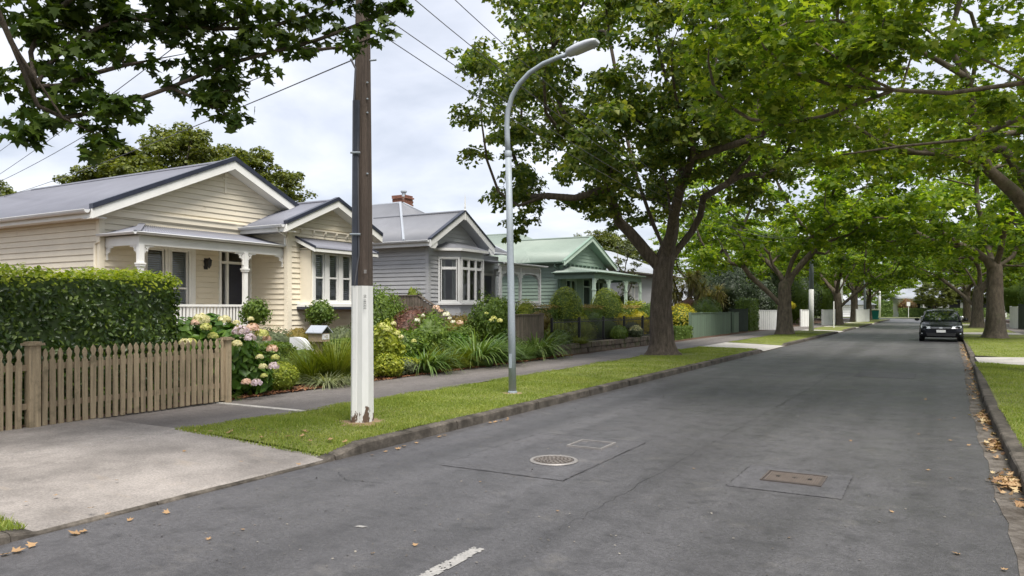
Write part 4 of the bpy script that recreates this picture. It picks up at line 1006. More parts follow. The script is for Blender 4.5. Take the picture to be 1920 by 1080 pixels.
for k in range(22):
    x = -17.35+k*.1
    if q is None: q = MB().box(x, x+.045, 28.675, 28.705, .78, 1.76).build('baluster', M_greytrim, rl)
    else: c = q.copy(); C.objects.link(c); c.location = (k*.1, 0, 0)
BX('verandah_deck', M_greytrim, H2, -17.5, -15.05, 25.4, 28.8, .25, .72)
sash_window(H2, Wg2, 26.3, 27.3, .95, 3.1, M_greytrim, slats=False, lights=2); sash_window(H2, Wg2, 27.8, 28.8, .75, 3.1, M_greytrim, slats=False, lights=1)
# chimney of brick courses
ch = MB().box(-21.86, -21.19, 26.86, 27.49, 4.6, 6.66).build('chimney', M_mortar, H2)
proto = {}
for k in range(15):
    z = 5.56+k*.078; out = .045 if k >= 13 else 0
    for side in range(4):
        for j in range(3):
            o_ = (k % 2)*.11-.11
            a = -.34+o_+j*.225; a0, a1 = max(a, -.35), min(a+.215, .35)
            if a1-a0 < .05: continue
            e = .335+out
            if side == 0: bb = (-21.525+a0, -21.525+a1, 27.175-e-.02, 27.175-e+.02)
            elif side == 1: bb = (-21.525+a0, -21.525+a1, 27.175+e-.04, 27.175+e)
            elif side == 2: bb = (-21.525+e-.01, -21.525+e+.02, 27.175+a0, 27.175+a1)
            else: bb = (-21.525-e-.02, -21.525-e+.01, 27.175+a0, 27.175+a1)
            if side in (0, 2): BX('brick', M_brick, ch, *bb, z, z+.068)
MB().lathe([(.13, 0), (.15, .04), (.10, .07), (.09, .2), (.15, .26), (.14, .31), (.08, .33)], (-21.5, 27.2, 6.66), 10).build('chimney_pot', M_galv, H2)

# ---- green house -------------------------------------------------
H3 = thing('green_house', 'pale green weatherboard villa with green iron roof and green wraparound verandah', 'house', (-16, 35, .15))
Wn, Wnl = WX_(-16.0), WY_(32.35)
weather_wall(H3, Wn, 32.35, 38.2, .25, 3.72, M_greenboard, [(33.0, 34.2, .9, 3.0), (35.0, 36.0, .7, 3.0), (36.6, 37.7, .9, 3.0)], .175, gable=(35.27, 5.02))
weather_wall(H3, Wnl, -29, -16.0, .25, 3.72, M_greenboard, (), .175)
MB().box(-29, -16.05, 38.1, 38.2, .25, 3.7).box(-29, -28.9, 32.4, 38.1, .25, 3.7).build('rear_wall', M_greenboard, H3)
BX('corner_board', M_greentrim, H3, -16.05, -15.95, 32.30, 32.46, .25, 3.72)
MB().tube([(-16.1, 32.0, 3.7), (-16.1, 32.0, 3.55), (-16.05, 32.26, 3.4), (-16.05, 32.26, .3)], .045, 8).build('downpipe', M_greentrim, H3)
iron_roof(H3, (-29.5, 31.95, 3.78), (-15.55, 31.95, 3.78), (-15.55, 35.27, 5.2), (-20.2, 35.27, 5.2), M_roofgreen)
iron_roof(H3, (-15.55, 38.6, 3.78), (-29.5, 38.6, 3.78), (-20.2, 35.27, 5.2), (-15.55, 35.27, 5.2), M_roofgreen)
iron_roof(H3, (-29.5, 31.9, 3.77), (-17.4, 31.9, 3.77), (-20.6, 36.6, 5.75), (-26, 36.6, 5.75), M_roofgreen)
iron_roof(H3, (-17.4, 31.9, 3.77), (-17.4, 41, 3.77), (-20.6, 36.8, 5.75), (-20.6, 36.6, 5.75), M_roofgreen)
MB().tube([(-20.4, 35.27, 5.22), (-15.5, 35.27, 5.22)], .06, 8).tube([(-26, 36.7, 5.77), (-20.6, 36.7, 5.77)], .06, 8).build('ridge_cap', M_roofgreen, H3)
gable_trim(H3, -15.58, 31.95, 38.6, 35.27, 3.78, 5.2, M_palegreentrim, M_greentrim, deep=.2, cap=.05)
MB().quad((-16, 31.95, 3.6), (-15.56, 31.95, 3.6), (-15.56, 35.27, 5.0), (-16, 35.27, 5.0)).quad((-16, 35.27, 5.0), (-15.56, 35.27, 5.0), (-15.56, 38.6, 3.6), (-16, 38.6, 3.6)).build('gable_soffit', M_greentrim, H3)
q = MB(); gutter(q, (-15.6, 31.88, 3.76), (-29.5, 31.88, 3.76), .07); q.build('gutter', M_greentrim, H3)
q = MB(); Wn.box(q, 32.4, 38.15, 0, .1, 3.72, 3.76); q.build('belt_board', M_greentrim, H3)
for k in range(11):
    u = 32.75+k*.5; q = MB(); Wn.box(q, u, u+.07, .0, .12, 3.56, 3.72); q.build('eave_bracket', M_greentrim, H3)
# verandah
iron_roof(H3, (-13.75, 31.55, 3.22), (-13.75, 38.0, 3.22), (-15.98, 38.0, 3.62), (-15.98, 33.2, 3.62), M_roofgreen, name='verandah_roof')
iron_roof(H3, (-16.0, 31.55, 3.22), (-13.75, 31.55, 3.22), (-15.98, 33.2, 3.62), (-16.0, 33.2, 3.62), M_roofgreen, name='verandah_roof')
q = MB(); gutter(q, (-13.7, 31.5, 3.22), (-13.7, 38.05, 3.22), .055); gutter(q, (-16.0, 31.5, 3.22), (-13.7, 31.5, 3.22), .055); q.build('verandah_gutter', M_greentrim, H3)
q = MB(); q.box(-13.95, -13.86, 31.65, 37.9, 2.92, 3.15).box(-15.95, -13.955, 31.65, 31.73, 2.92, 3.15).box(-15.95, -13.955, 37.82, 37.9, 2.92, 3.15); q.build('verandah_beam', M_greentrim, H3)
BX('verandah_ceiling', M_greentrim, H3, -15.98, -13.96, 31.75, 37.8, 3.152, 3.17)
Wnv = WX_(-13.9)
for y in (31.72, 33.45, 35.75, 37.84):
    po = MB().box(-13.97, -13.84, y-.065, y+.065, .6, 2.92).box(-13.99, -13.82, y-.085, y+.085, 2.36, 2.42).build('verandah_post', M_palegreentrim, H3)
    if y < 37.8: fb(po, M_palegreentrim, Wnv, y+.065, 2.92, 1, .5)
    if y > 32: fb(po, M_palegreentrim, Wnv, y-.065, 2.92, -1, .5)
BX('verandah_deck', M_greentrim, H3, -15.95, -13.8, 31.6, 38, .2, .62)
sash_window(H3, Wn, 33.0, 34.2, .9, 3.0, M_palegreentrim, slats=False, lights=2, curtain=True); sash_window(H3, Wn, 36.6, 37.7, .9, 3.0, M_palegreentrim, slats=False, lights=2)
q = MB(); Wn.box(q, 35.0, 35.08, -.05, .05, .65, 3.0); Wn.box(q, 35.92, 36.0, -.05, .05, .65, 3.0); Wn.box(q, 35.08, 35.92, -.05, .05, 2.6, 2.68); q.build('door_frame', M_palegreentrim, H3)
q = MB(); Wn.box(q, 35.08, 35.92, -.08, -.03, .65, 2.6); q.build('front_door', M_darkgreenpaint, H3)

# ---- further houses ---------------------------------------------
H4 = thing('pale_roofed_house', 'house with pale grey iron roof half hidden behind the big street tree', 'house', (-20, 48, .15))
MB().box(-27, -17, 43, 53.5, .1, 3.75).build('wall', M_greyboard, H4)
iron_roof(H4, (-16.5, 42.5, 3.8), (-16.5, 54, 3.8), (-20.5, 50, 5.6), (-20.5, 46.5, 5.6), M_roofpale, pitch=.15)
iron_roof(H4, (-27.5, 42.5, 3.8), (-16.5, 42.5, 3.8), (-20.5, 46.5, 5.6), (-23.5, 46.5, 5.6), M_roofpale, pitch=.15)
iron_roof(H4, (-16.5, 54, 3.8), (-27.5, 54, 3.8), (-23.5, 50, 5.6), (-20.5, 50, 5.6), M_roofpale, pitch=.15)
q = MB(); gutter(q, (-16.45, 42.4, 3.8), (-16.45, 54, 3.8), .07); q.build('gutter', M_gutterwhite, H4)
for y in (44.5, 49.8): sash_window(H4, WX_(-17), y, y+1.5, 1.2, 3.0, M_white, slats=False, lights=2)
M_roofend = plain('end_roof_iron', (.26, .28, .31), .5, .08, 1.0)
H5 = thing('end_house', 'white bungalow with pale roof facing down the street at the junction', 'house', (-1, 136, .1))
MB().box(-7, 9, 136, 144, .1, 3.3).build('wall', M_white, H5)
W5 = WY_(136)
for (xa, xb, za, zb) in ((-4.6, -2.6, 1.2, 2.7), (1.4, 2.9, .9, 2.7), (4.5, 6.5, 1.2, 2.7)):
    q = MB(); W5.box(q, xa-.12, xb+.12, .0, .06, za-.12, zb+.12); f_ = q.build('window', M_white, H5); q = MB(); W5.box(q, xa, xb, .061, .07, za, zb); q.build('pane', M_dark, f_)
q = MB(); W5.box(q, -1.6, -.4, 0, .05, .3, 2.6); q.build('front_door', M_dark, H5)
for x in (-5.6, -2.2, .2, 1.0): MB().box(x, x+.35, 134.2, 134.5, .1, 2.7).build('porch_post', M_white, H5)
BX('porch_beam', M_white, H5, -6, 1.6, 134.1, 134.6, 2.7, 3.0)
iron_roof(H5, (-6.4, 133.8, 3.0), (1.9, 133.8, 3.0), (-.2, 138, 4.6), (-4.2, 138, 4.6), M_roofend, pitch=.3, amp=.03)
iron_roof(H5, (-7.6, 135.4, 3.2), (9.6, 135.4, 3.2), (6, 140, 5.4), (-4, 140, 5.4), M_roofend, pitch=.3, amp=.03)
iron_roof(H5, (-7.6, 144.6, 3.2), (-7.6, 135.4, 3.2), (-4, 140, 5.4), (-4, 140.1, 5.4), M_roofpale, pitch=.3, amp=.03)
# ------------------------------------------------------------------ power pole, street lamp, wires
def text_mesh(name, s, size, mat, parent, M, extrude=.0008):
    cu = bpy.data.curves.new('lettering', 'FONT'); cu.body = s; cu.size = size; cu.extrude = extrude; cu.align_x = 'CENTER'; cu.align_y = 'CENTER'
    to = bpy.data.objects.new('lettering', cu); C.objects.link(to); bpy.context.view_layer.update()
    me = bpy.data.meshes.new_from_object(to.evaluated_get(bpy.context.evaluated_depsgraph_get())); bpy.data.objects.remove(to)
    o_ = ORG[parent.name]
    co = np.array([tuple(v.co) for v in me.vertices]); Mx, t = np.array(M[0]), np.array(M[1])-np.array(o_)
    me.vertices.foreach_set('co', (co@Mx+t).astype(np.float32).ravel()); me.materials.clear(); me.materials.append(mat); me.update()
    return link_mesh(name, me, parent)
LV_ = np.array((-COS, -SIN, 0)); TV_ = np.array((SIN, -COS, 0))       # to the left of the view, and towards the camera
def pole_section(b, c, z0, z1, r0, r1, n=9, ch=.3, rot=.18):
    """tapered squared pole with chamfered corners"""
    rings = []
    for i in range(n+1):
        t = i/n; r = r0+(r1-r0)*t; z = z0+(z1-z0)*t; q = []
        for k in range(4):
            a = rot+math.pi/4+k*math.pi/2
            for s_ in (-1, 1):
                aa = a+s_*ch; q.append((c[0]+r*1.25*math.cos(aa)*1.0, c[1]+r*1.25*math.sin(aa), z))
        rings.append(q)
    V = [p for q in rings for p in q]; F = []
    for i in range(n):
        for k in range(8): F.append((i*8+k, i*8+(k+1) % 8, (i+1)*8+(k+1) % 8, (i+1)*8+k))
    F.append(tuple(range(8))[::-1]); F.append(tuple(range(n*8, n*8+8))); return b.add(V, F)
px_, py_ = POLE
PO = thing('power_pole', 'dark timber power pole with white painted base on the near grass verge', 'power pole', (px_, py_, .1))
pole_section(MB(), (px_, py_), .02, 1.82, .109, .100, 16).build('white_base', M_poleworn, PO)
pole_section(MB(), (px_, py_), 1.822, 8.2, .0995, .048, 20).build('pole_shaft', M_pole, PO)
cc = np.array((px_, py_, 0))+LV_*.075+TV_*.062
def chan(z0, z1, mat, nm, w=.045):
    b = MB(); p = [tuple(cc+LV_*a*w+TV_*d) for a, d in ((1, -.02), (1, .03), (.55, .052), (-.55, .052), (-1, .03), (-1, -.02))]
    lean = lambda z: -LV_*.036*(z-1.8)/6.4*1.0
    n = 6; V = []; F = []
    for i in range(n+1):
        z = z0+(z1-z0)*i/n; l_ = lean(z); V += [(x+l_[0], y+l_[1], z) for x, y, _ in p]
    for i in range(n):
        for k in range(6): F.append((i*6+k, i*6+(k+1) % 6, (i+1)*6+(k+1) % 6, (i+1)*6+k))
    F.append(tuple(range(6))); F.append(tuple(range(n*6, n*6+6)))
    return b.add(V, F).build(nm, mat, PO)
chan(.12, 1.82, M_poleworn, 'cable_cover'); chan(1.822, 4.1, M_conduit, 'cable_cover')
b = MB(); b.tube([tuple(cc+TV_*.06+np.array((0, 0, 1.83))), tuple(cc-LV_*.05+TV_*.05+np.array((0, 0, 2.2))), tuple(cc-LV_*.03+TV_*.04+np.array((0, 0, 3.9)))], .010, 6); b.build('cable', M_wire, PO)
b = MB(); b.tube([tuple(cc+LV_*.02+np.array((0, 0, 4.1))), tuple(cc+LV_*.0+np.array((0, 0, 4.5))), tuple(cc+LV_*.06+np.array((0, 0, 4.62)))], .014, 6); b.build('cable', M_wire, PO)
for z, s_ in ((2.45, .085), (3.45, .08)):
    q = np.array((px_, py_, z))+TV_*.13+LV_*.045
    b = MB(); b.tube([tuple(q+LV_*s_), tuple(q-LV_*s_*.5)], .014, 6); b.build('cable_strap', M_galv, PO)
for z in (3.2, 3.95, 4.12, 4.32):
    q = np.array((px_, py_, z))+TV_*.09-LV_*.075; MB().lathe([(.012, -.008), (.014, .0), (.012, .008)], tuple(q), 6).build('bolt', M_galv, PO)
for z in (4.62, 4.83): MB().tube([tuple(np.array((px_, py_, z))-LV_*.08), tuple(np.array((px_, py_, z+.01))-LV_*.17)], .012, 6).build('step_bolt', M_galv, PO)
rotf = np.array(((0, 0, -1), tuple(LV_*-1), tuple(TV_)))     # letters read downwards
q = np.array((px_, py_, 1.62))+TV_*.148-LV_*.055
th = .18
text_mesh('pole_number', '00 183332', .042, M_blackmetal, PO, (rotf, tuple(q)))
q = np.array((px_, py_, 1.97))+TV_*.146-LV_*.06
MB().hexa([tuple(q-LV_*a*.016+TV_*o_*.003+np.array((0, 0, z))) for z in (0, .045) for a, o_ in ((-1, 0), (1, 0), (1, 1), (-1, 1))]).build('number_tag', M_steelrim, PO)
BX('crossarm', M_pole, PO, px_-1.1, px_+1.1, py_-.16, py_-.06, 7.55, 7.67)

lx, ly = LAMP
LP = thing('street_lamp', 'galvanised street lamp with curved arm over the road', 'street lamp', (lx, ly, .1))
MB().lathe([(.095, -.03), (.095, .015), (.08, .02), (.078, .06), (.064, .065)], (lx, ly, .1), 16).build('base_flange', M_galv, LP, smooth=False)
MB().tube([(lx, ly, .12), (lx-.02, ly, 1.4), (lx-.05, ly, 2.8), (lx-.082, ly, 4.1)], [.065, .060, .056, .052], 16).build('lamp_column', M_galv, LP, smooth=True)
MB().lathe([(.053, -.06), (.060, -.05), (.060, .04), (.048, .05)], (lx-.083, ly, 4.12), 16).build('column_collar', M_galv, LP, smooth=True)
arc = [(-.083, 4.1), (-.10, 4.4), (-.108, 4.62), (-.085, 4.85), (-.01, 5.07), (.12, 5.25), (.32, 5.41), (.58, 5.52), (.85, 5.575), (1.08, 5.61)]
MB().tube([(lx+a, ly, z) for a, z in arc], [.046, .045, .044, .043, .042, .041, .039, .037, .036, .035], 12).build('lamp_arm', M_galv, LP, smooth=True)
MB().box(lx-.025, lx+.02, ly-.072, ly-.055, .55, .78).build('access_cover', M_galv, LP)
# head: flattened tapering shell on the arm end
V = []; F = []; ns = 12; st = [(0, .05, .045, .045), (.03, .095, .075, .06), (.2, .14, .085, .07), (.38, .145, .075, .065), (.5, .125, .055, .045), (.55, .09, .03, .02)]
for (t, hw, hu, hd) in st:
    for k in range(ns):
        a = 2*math.pi*k/ns; y = hw*math.cos(a); z = (hu if math.sin(a) > 0 else hd)*math.sin(a)
        V.append((lx+1.0+t*.97-z*.2, ly+y, 5.605+t*.20+z))
for i in range(len(st)-1):
    for k in range(ns): F.append((i*ns+k, i*ns+(k+1) % ns, (i+1)*ns+(k+1) % ns, (i+1)*ns+k))
F.append(tuple(range(ns))[::-1]); F.append(tuple(range((len(st)-1)*ns, len(st)*ns)))
hd = MB().add(V, F).build('lamp_head', M_lamphead, LP, smooth=True)
V = []; F = []
for (t, w) in ((.14, .07), (.24, .085), (.42, .075), (.48, .03)):
    for s_ in (-1, 0, 1): V.append((lx+1.03+t*.97, ly+s_*w, 5.56+t*.2-(.045 if s_ == 0 else .006)))
for i in range(3): F += [(i*3, i*3+1, i*3+4, i*3+3), (i*3+1, i*3+2, i*3+5, i*3+4)]
MB().add(V, F).build('lamp_lens', M_lens, hd, smooth=True)

def wire(label, a, b_, sag, r=.0065):
    pts = [(a[0]+(b_[0]-a[0])*t, a[1]+(b_[1]-a[1])*t, a[2]+(b_[2]-a[2])*t-4*sag*t*(1-t)) for t in np.linspace(0, 1, 24)]
    o = MB().tube([tuple(np.array(p)-np.array(a)) for p in pts], r, 5)
    m = o.mesh('power_line', (0, 0, 0), M_wire); ob = link_mesh('power_line', m, None, a)
    tag(ob, label, 'power line', 'overhead wires')
POLE2 = (-6.9, 49.3)
for lab, x0, x1, z0, z1, sg in (('overhead wire running up the street, topmost of the four right of the pole', -5.9, -6.4, 6.16, 6.6, 1.9), ('overhead wire running up the street, second of the four right of the pole', -6.2, -6.7, 5.92, 6.4, 1.7),
                        ('overhead wire running up the street, third of the four right of the pole', -6.35, -7.0, 5.46, 6.2, 1.3), ('overhead wire running up the street, lowest of the four right of the pole', -6.45, -7.1, 5.27, 6.0, 1.3)):
    wire(lab, (x0, py_, z0), (x1, 49.3, z1), sg)
def far(px, py, d): x, y = WP(px, d); return (x, y, 1.55+(577-py)/1387*d)
P0 = np.array((px_, py_, 0))
wire('overhead wire left of the pole, highest where it crosses the left edge', tuple(P0+LV_*.9+np.array((0, 0, 6.5))), far(-120, 352, 48), .5, .009)
wire('overhead wire left of the pole that crosses another above the roof', tuple(P0+LV_*.5+np.array((0, 0, 6.2))), far(-120, 395, 48), .35, .009)
wire('overhead wire left of the pole, crossed by another above the roof', tuple(P0+LV_*.2+np.array((0, 0, 5.8))), far(-140, 378, 48), .8, .009)
wire('lowest overhead wire left of the pole, hooked on its side', tuple(P0+LV_*.1+np.array((0, 0, 4.64))), far(-140, 392, 48), .55, .008)

# ------------------------------------------------------------------ picket fence
def picket_mesh(w=.066, t=.02, h=.94, neck=.1):
    o_ = [(-w/2, 0), (w/2, 0), (w/2, h-neck-.06), (w*.30, h-neck-.045), (w*.26, h-neck-.02), (w*.46, h-neck+.02), (w*.40, h-.045), (0, h), (-w*.40, h-.045), (-w*.46, h-neck+.02), (-w*.26, h-neck-.02), (-w*.30, h-neck-.045), (-w/2, h-neck-.06)]
    b = MB(); b.prism([(0, a, z) for a, z in o_], (t, 0, 0)); return b
FX = -9.37
PF = thing('picket_fence', 'weathered timber picket fence in front of the tall clipped hedge', 'fence', (FX, 5, .1))
pm = picket_mesh().mesh('picket', (0, 0, 0), M_picket)
y = 2.55; k = 0
while y < 7.5:
    if not (4.70 < y < 4.88):
        o = link_mesh('picket', pm, PF); o.location = (random.uniform(-.004, .004), y-5, .03+random.uniform(-.006, .006)+.006*(y-5)); o.rotation_euler = (random.uniform(-.012, .012), random.uniform(-.008, .008), random.uniform(-.05, .05)); o.scale = (1, random.uniform(.94, 1.05), random.uniform(.985, 1.01))
    y += .0985
for (y, h) in ((4.79, 1.10), (7.56, 1.06), (2.3, 1.1)):
    w_ = .065 if y < 7 else .05
    b = MB().box(FX-.07, FX+.055, y-w_, y+w_, .06, h)
    po = b.build('fence_post', M_picket, PF); bevel(po, .008)
    MB().box(FX-.10, FX+.085, y-w_-.03, y+w_+.03, h, h+.028).box(FX-.075, FX+.06, y-w_-.005, y+w_+.005, h+.028, h+.045).build('post_cap', M_picket, po)
for z in (.34, .80): BX('fence_rail', M_picket, PF, FX-.05, FX-.006, 2.3, 7.6, z, z+.07)

# ------------------------------------------------------------------ letterbox
my, md = WX(598, -10.35); MX = -10.35
ML = thing('letterbox', 'small house-shaped letterbox with grey roof on a timber post among the tussocks', 'letterbox', (MX, my, .15))
BX('post', M_picket, ML, MX-.05, MX+.05, my-.045, my+.045, .12, .90)
BX('brace', M_picket, ML, MX-.12, MX+.12, my-.035, my+.035, .895, .925)
M_mail = plain('letterbox_timber', (.34, .26, .18), .8, .15, 5, .2)
bd = MB().box(MX-.17, MX+.17, my-.11, my+.11, .90, 1.06).build('box', M_mail, ML)
MB().add([(MX-.17, my-.11, 1.061), (MX-.17, my+.11, 1.061), (MX-.17, my, 1.19), (MX+.165, my-.11, 1.061), (MX+.165, my+.11, 1.061), (MX+.165, my, 1.19)], [(0, 2, 1), (3, 4, 5), (0, 1, 4, 3)]).build('gable_ends', M_blackmetal, bd)
for s_ in (-1, 1):
    MB().hexa([(MX-.21, my, 1.193), (MX-.21, my+s_*.15, 1.06), (MX+.22, my+s_*.15, 1.06), (MX+.22, my, 1.193), (MX-.21, my, 1.21), (MX-.21, my+s_*.15, 1.077), (MX+.22, my+s_*.15, 1.077), (MX+.22, my, 1.21)]).build('roof', M_roofpale, ML)
MB().box(MX+.171, MX+.176, my-.095, my+.095, .945, 1.045).build('number_plate', M_gutterwhite, bd)
text_mesh('house_number', '162', .08, M_mail, bd, (np.array(((0, 1, 0), (0, 0, 1), (1, 0, 0))), (MX+.178, my, .995)))
text_mesh('post_numeral', '0', .075, M_flWhite, ML, (np.array(((0, 1, 0), (0, 0, 1), (1, 0, 0))), (MX+.052, my, .82)))

# ------------------------------------------------------------------ covers in the road
mx, my2 = -3.37, 6.68
MC = thing('manhole_cover', 'round patterned iron manhole cover in the road', 'manhole cover', (mx, my2, .005))
MB().lathe([(.2, .0), (.2, .012)], (mx, my2, .001), 40).build('lid', M_iron, MC)
V = []; F = []; n = 48
for r_, z in ((.205, .008), (.208, .017), (.236, .018), (.245, .009)):
    V += [(mx+r_*math.cos(2*math.pi*k/n), my2+r_*math.sin(2*math.pi*k/n), z) for k in range(n)]
for i in range(3):
    for k in range(n): F.append((i*n+k, (i+1)*n+k, (i+1)*n+(k+1) % n, i*n+(k+1) % n))
MB().add(V, F).build('rim', M_steelrim, MC)
b = MB()
for r_, m in ((.045, 6), (.085, 11), (.125, 17), (.165, 22)):
    for k in range(m):
        a = 2*math.pi*(k+.5*(m % 2))/m; da = .6*math.pi/m; r0, r1 = r_-.012, r_+.013
        q = [(mx+r0*math.cos(a-da), my2+r0*math.sin(a-da)), (mx+r1*math.cos(a-da), my2+r1*math.sin(a-da)), (mx+r1*math.cos(a+da), my2+r1*math.sin(a+da)), (mx+r0*math.cos(a+da), my2+r0*math.sin(a+da))]
        b.prism([(x, y, .013) for x, y in q], (0, 0, .008))
b.build('raised_pattern', M_ironlight, MC)
SCV = thing('access_cover', 'square asphalt-filled cover with bright steel frame beside the round manhole', 'manhole cover', (-3.38, 7.64, .005))
x0, x1, y0, y1 = -3.59, -3.17, 7.43, 7.85
b = MB()
for (a, c, d, e) in ((x0, x1, y0, y0+.022), (x0, x1, y1-.022, y1), (x0, x0+.022, y0+.022, y1-.022), (x1-.022, x1, y0+.022, y1-.022)): b.box(a, c, d, e, .0, .024)
b.build('frame', M_steelrim, SCV); MB().box(x0+.023, x1-.023, y0+.023, y1-.023, .0, .012).build('infill', M_patch, SCV)
MB().box(x0+.04, x0+.11, y1-.10, y1-.085, .012, .02).build('lift_slot', M_steelrim, SCV)
M_ribs = plain('worn_brown_iron', (.125, .10, .085), .6, .2, 16, .3, spec=.5)
RC = thing('valve_cover', 'rectangular brown ribbed iron cover with two lifting holes in the road', 'manhole cover', (-1.13, 7.07, .005))
x0, x1, y0, y1 = -1.37, -.90, 6.87, 7.26
MB().box(x0, x1, y0, y1, 0, .010).build('lid', M_iron, RC)
b = MB()
for (a, c, d, e) in ((x0-.02, x1+.02, y0-.02, y0-.006), (x0-.02, x1+.02, y1+.006, y1+.02), (x0-.02, x0-.006, y0-.006, y1+.006), (x1+.006, x1+.02, y0-.006, y1+.006)): b.box(a, c, d, e, 0, .016)
b.build('frame', M_iron, RC)
b = MB()
for k in range(23): xx = x0+.015+k*.0195; b.box(xx, xx+.010, y0+.015, y1-.015, .0101, .0145)
b.build('ribs', M_ribs, RC)
b = MB()
for xx in (x0+.1, x1-.1): b.lathe([(.02, 0), (.02, .0175)], (xx, 7.065, .0), 12)
b.box(-1.155, -1.105, 7.06, 7.07, .016, .0172).box(-1.134, -1.126, 7.04, 7.09, .0161, .0175)
b.build('lifting_hole', M_blackmetal, RC)

# ------------------------------------------------------------------ cars
M_carblack = plain('black_car_paint', (.005, .006, .010), .25, .1, 2, spec=.25, coat=.15)
M_carsilver = plain('silver_car_paint', (.50, .52, .55), .25, .05, 2, spec=.6, metal=.3, coat=.8)
M_tyre = plain('tyre_rubber', (.018, .018, .018), .85, .2, 20)
M_alloy = plain('alloy_rim', (.45, .46, .48), .35, .1, 8, metal=.6)
M_headlamp = plain('headlamp_lens', (.62, .65, .68), .12, .1, 20, spec=.8, coat=1.)
M_chrome = plain('chrome', (.62, .64, .66), .2, .05, 8, metal=.8)
M_plate = plain('number_plate', (.78, .78, .76), .5, .04, 8)
M_carglass = plain('car_glass', (.012, .018, .020), .05, .1, 3, spec=.9, coat=1.)
def car(name, label, x, y, paint):
    """hatchback facing -y with its nose at y"""
    t = thing(name, label, 'car', (x, y, 0))
    st = [(0.0, .60, .30, .60), (.05, .72, .24, .66), (.16, .80, .20, .715), (.35, .85, .19, .775), (.7, .872, .18, .855), (1.02, .88, .18, .925), (1.8, .885, .18, .95), (3.0, .885, .18, .97), (3.7, .87, .2, .96), (4.05, .82, .26, .93), (4.18, .70, .34, .80)]
    V = []; F = []
    for yy, hw, zb, zt in st:
        prof = [(-.86, zb), (-.97, zb+.10), (-1., zb+(zt-zb)*.45), (-.985, zb+(zt-zb)*.75), (-.93, zt-.035), (-.78, zt), (-.4, zt+.018), (0, zt+.025)]
        prof = prof+[(-a, z) for a, z in prof[-2::-1]]; V += [(x+a*hw, y+yy, z) for a, z in prof]
    k = 15
    for i in range(len(st)-1):
        for m in range(k): F.append((i*k+m, i*k+(m+1) % k, (i+1)*k+(m+1) % k, (i+1)*k+m))
    F.append(tuple(range(k))[::-1]); F.append(tuple(range((len(st)-1)*k, len(st)*k)))
    MB().add(V, F).build('body', paint, t, smooth=True)
    cb = [(1.0, .76, .93, .93), (1.35, .73, .93, 1.15), (1.72, .66, .93, 1.375), (1.95, .63, .93, 1.435), (2.5, .625, .94, 1.465), (3.2, .61, .94, 1.435), (3.6, .60, .94, 1.36), (3.95, .66, .93, 1.05), (4.08, .68, .92, .95)]
    V = []; F = []
    for yy, hw, zb, zt in cb:
        hb = .83 if yy > 1.1 else .80
        w2 = hw; prof = [(-hb, zb), (-(hb*.55+w2*.45), zb+(zt-zb)*.5), (-w2, zt-.05*(zt > 1.1)), (-w2*.86, zt), (0, zt+.015)]
        prof = prof+[(-a, z) for a, z in prof[-2::-1]]; V += [(x+a, y+yy, z) for a, z in prof]
    k = 9
    for i in range(len(cb)-1):
        for m in range(k-1): F.append((i*k+m, i*k+m+1, (i+1)*k+m+1, (i+1)*k+m))
    cab = MB().add(V, F).build('cabin', paint, t, smooth=True)
    # glass set just proud of the cabin shell
    def ring(i, a):
        return V[i*k+a]
    def pane(nm, pts, out=(0, 0, 0)):
        MB().poly([tuple(np.array(p)+np.array(out)) for p in pts]).build(nm, M_carglass, t)
    ws = MB(); g = []
    for i in (0, 1, 2, 3):
        yy, hw, zb, zt = cb[i]
        for a in (-.88, -.5, 0, .5, .88): g.append((x+a*(hw+.02), y+yy-.012+(.06 if i == 0 else 0)-(.01), zt+.028-(.02 if abs(a) > .8 else 0)+(.02 if i == 0 else 0)))
    ws.add(g[:20], [(i*5+j, i*5+j+1, (i+1)*5+j+1, (i+1)*5+j) for i in range(2) for j in range(4)]).build('windscreen', M_carglass, t, smooth=True)
    for s_ in (-1, 1):
        pane('side_window', [(x+s_*.815, y+1.45, .98), (x+s_*.812, y+2.45, .99), (x+s_*.66, y+2.45, 1.40), (x+s_*.675, y+1.85, 1.37)], (s_*.012, 0, 0))
        pane('side_window', [(x+s_*.812, y+2.53, .99), (x+s_*.80, y+3.5, 1.0), (x+s_*.645, y+3.4, 1.34), (x+s_*.66, y+2.53, 1.40)], (s_*.012, 0, 0))
        # mirrors
        mm = MB().lathe([(.01, -.07), (.06, -.055), (.075, 0), (.06, .055), (.01, .07)], (0, 0, 0), 10); mm.v = [(x+s_*.99+a*1.35, y+1.42+b_*.75, 1.0+c_) for a, b_, c_ in mm.v]
        mm.box(x+s_*.82, x+s_*.96, y+1.40, y+1.45, .96, .99) if s_ > 0 else mm.box(x-.96, x-.82, y+1.40, y+1.45, .96, .99)
        mm.build('wing_mirror', paint, t, smooth=True)
        # headlights sweep back round the corner
        hl = [(.40, -.012, .60), (.66, .055, .60), (.80, .19, .645), (.80, .30, .735), (.66, .18, .735), (.46, .06, .70)]
        h_ = [(x+s_*a, y+b_-.012, c_) for a, b_, c_ in hl]
        h2 = [(p[0]*1-s_*.05, p[1]+.08, p[2]) for p in h_]
        b = MB(); n = 6; b.add(h_+h2, [tuple(range(6)), *[(i, (i+1) % 6, 6+(i+1) % 6, 6+i) for i in range(6)]]); b.build('headlight', M_headlamp, t)
        b = MB(); b.add([(x+s_*.55, y-.002, .36), (x+s_*.78, y+.10, .36), (x+s_*.79, y+.11, .41), (x+s_*.55, y-.004, .41)], [(0, 1, 2, 3)]); b.build('fog_lamp_trim', M_chrome, t)
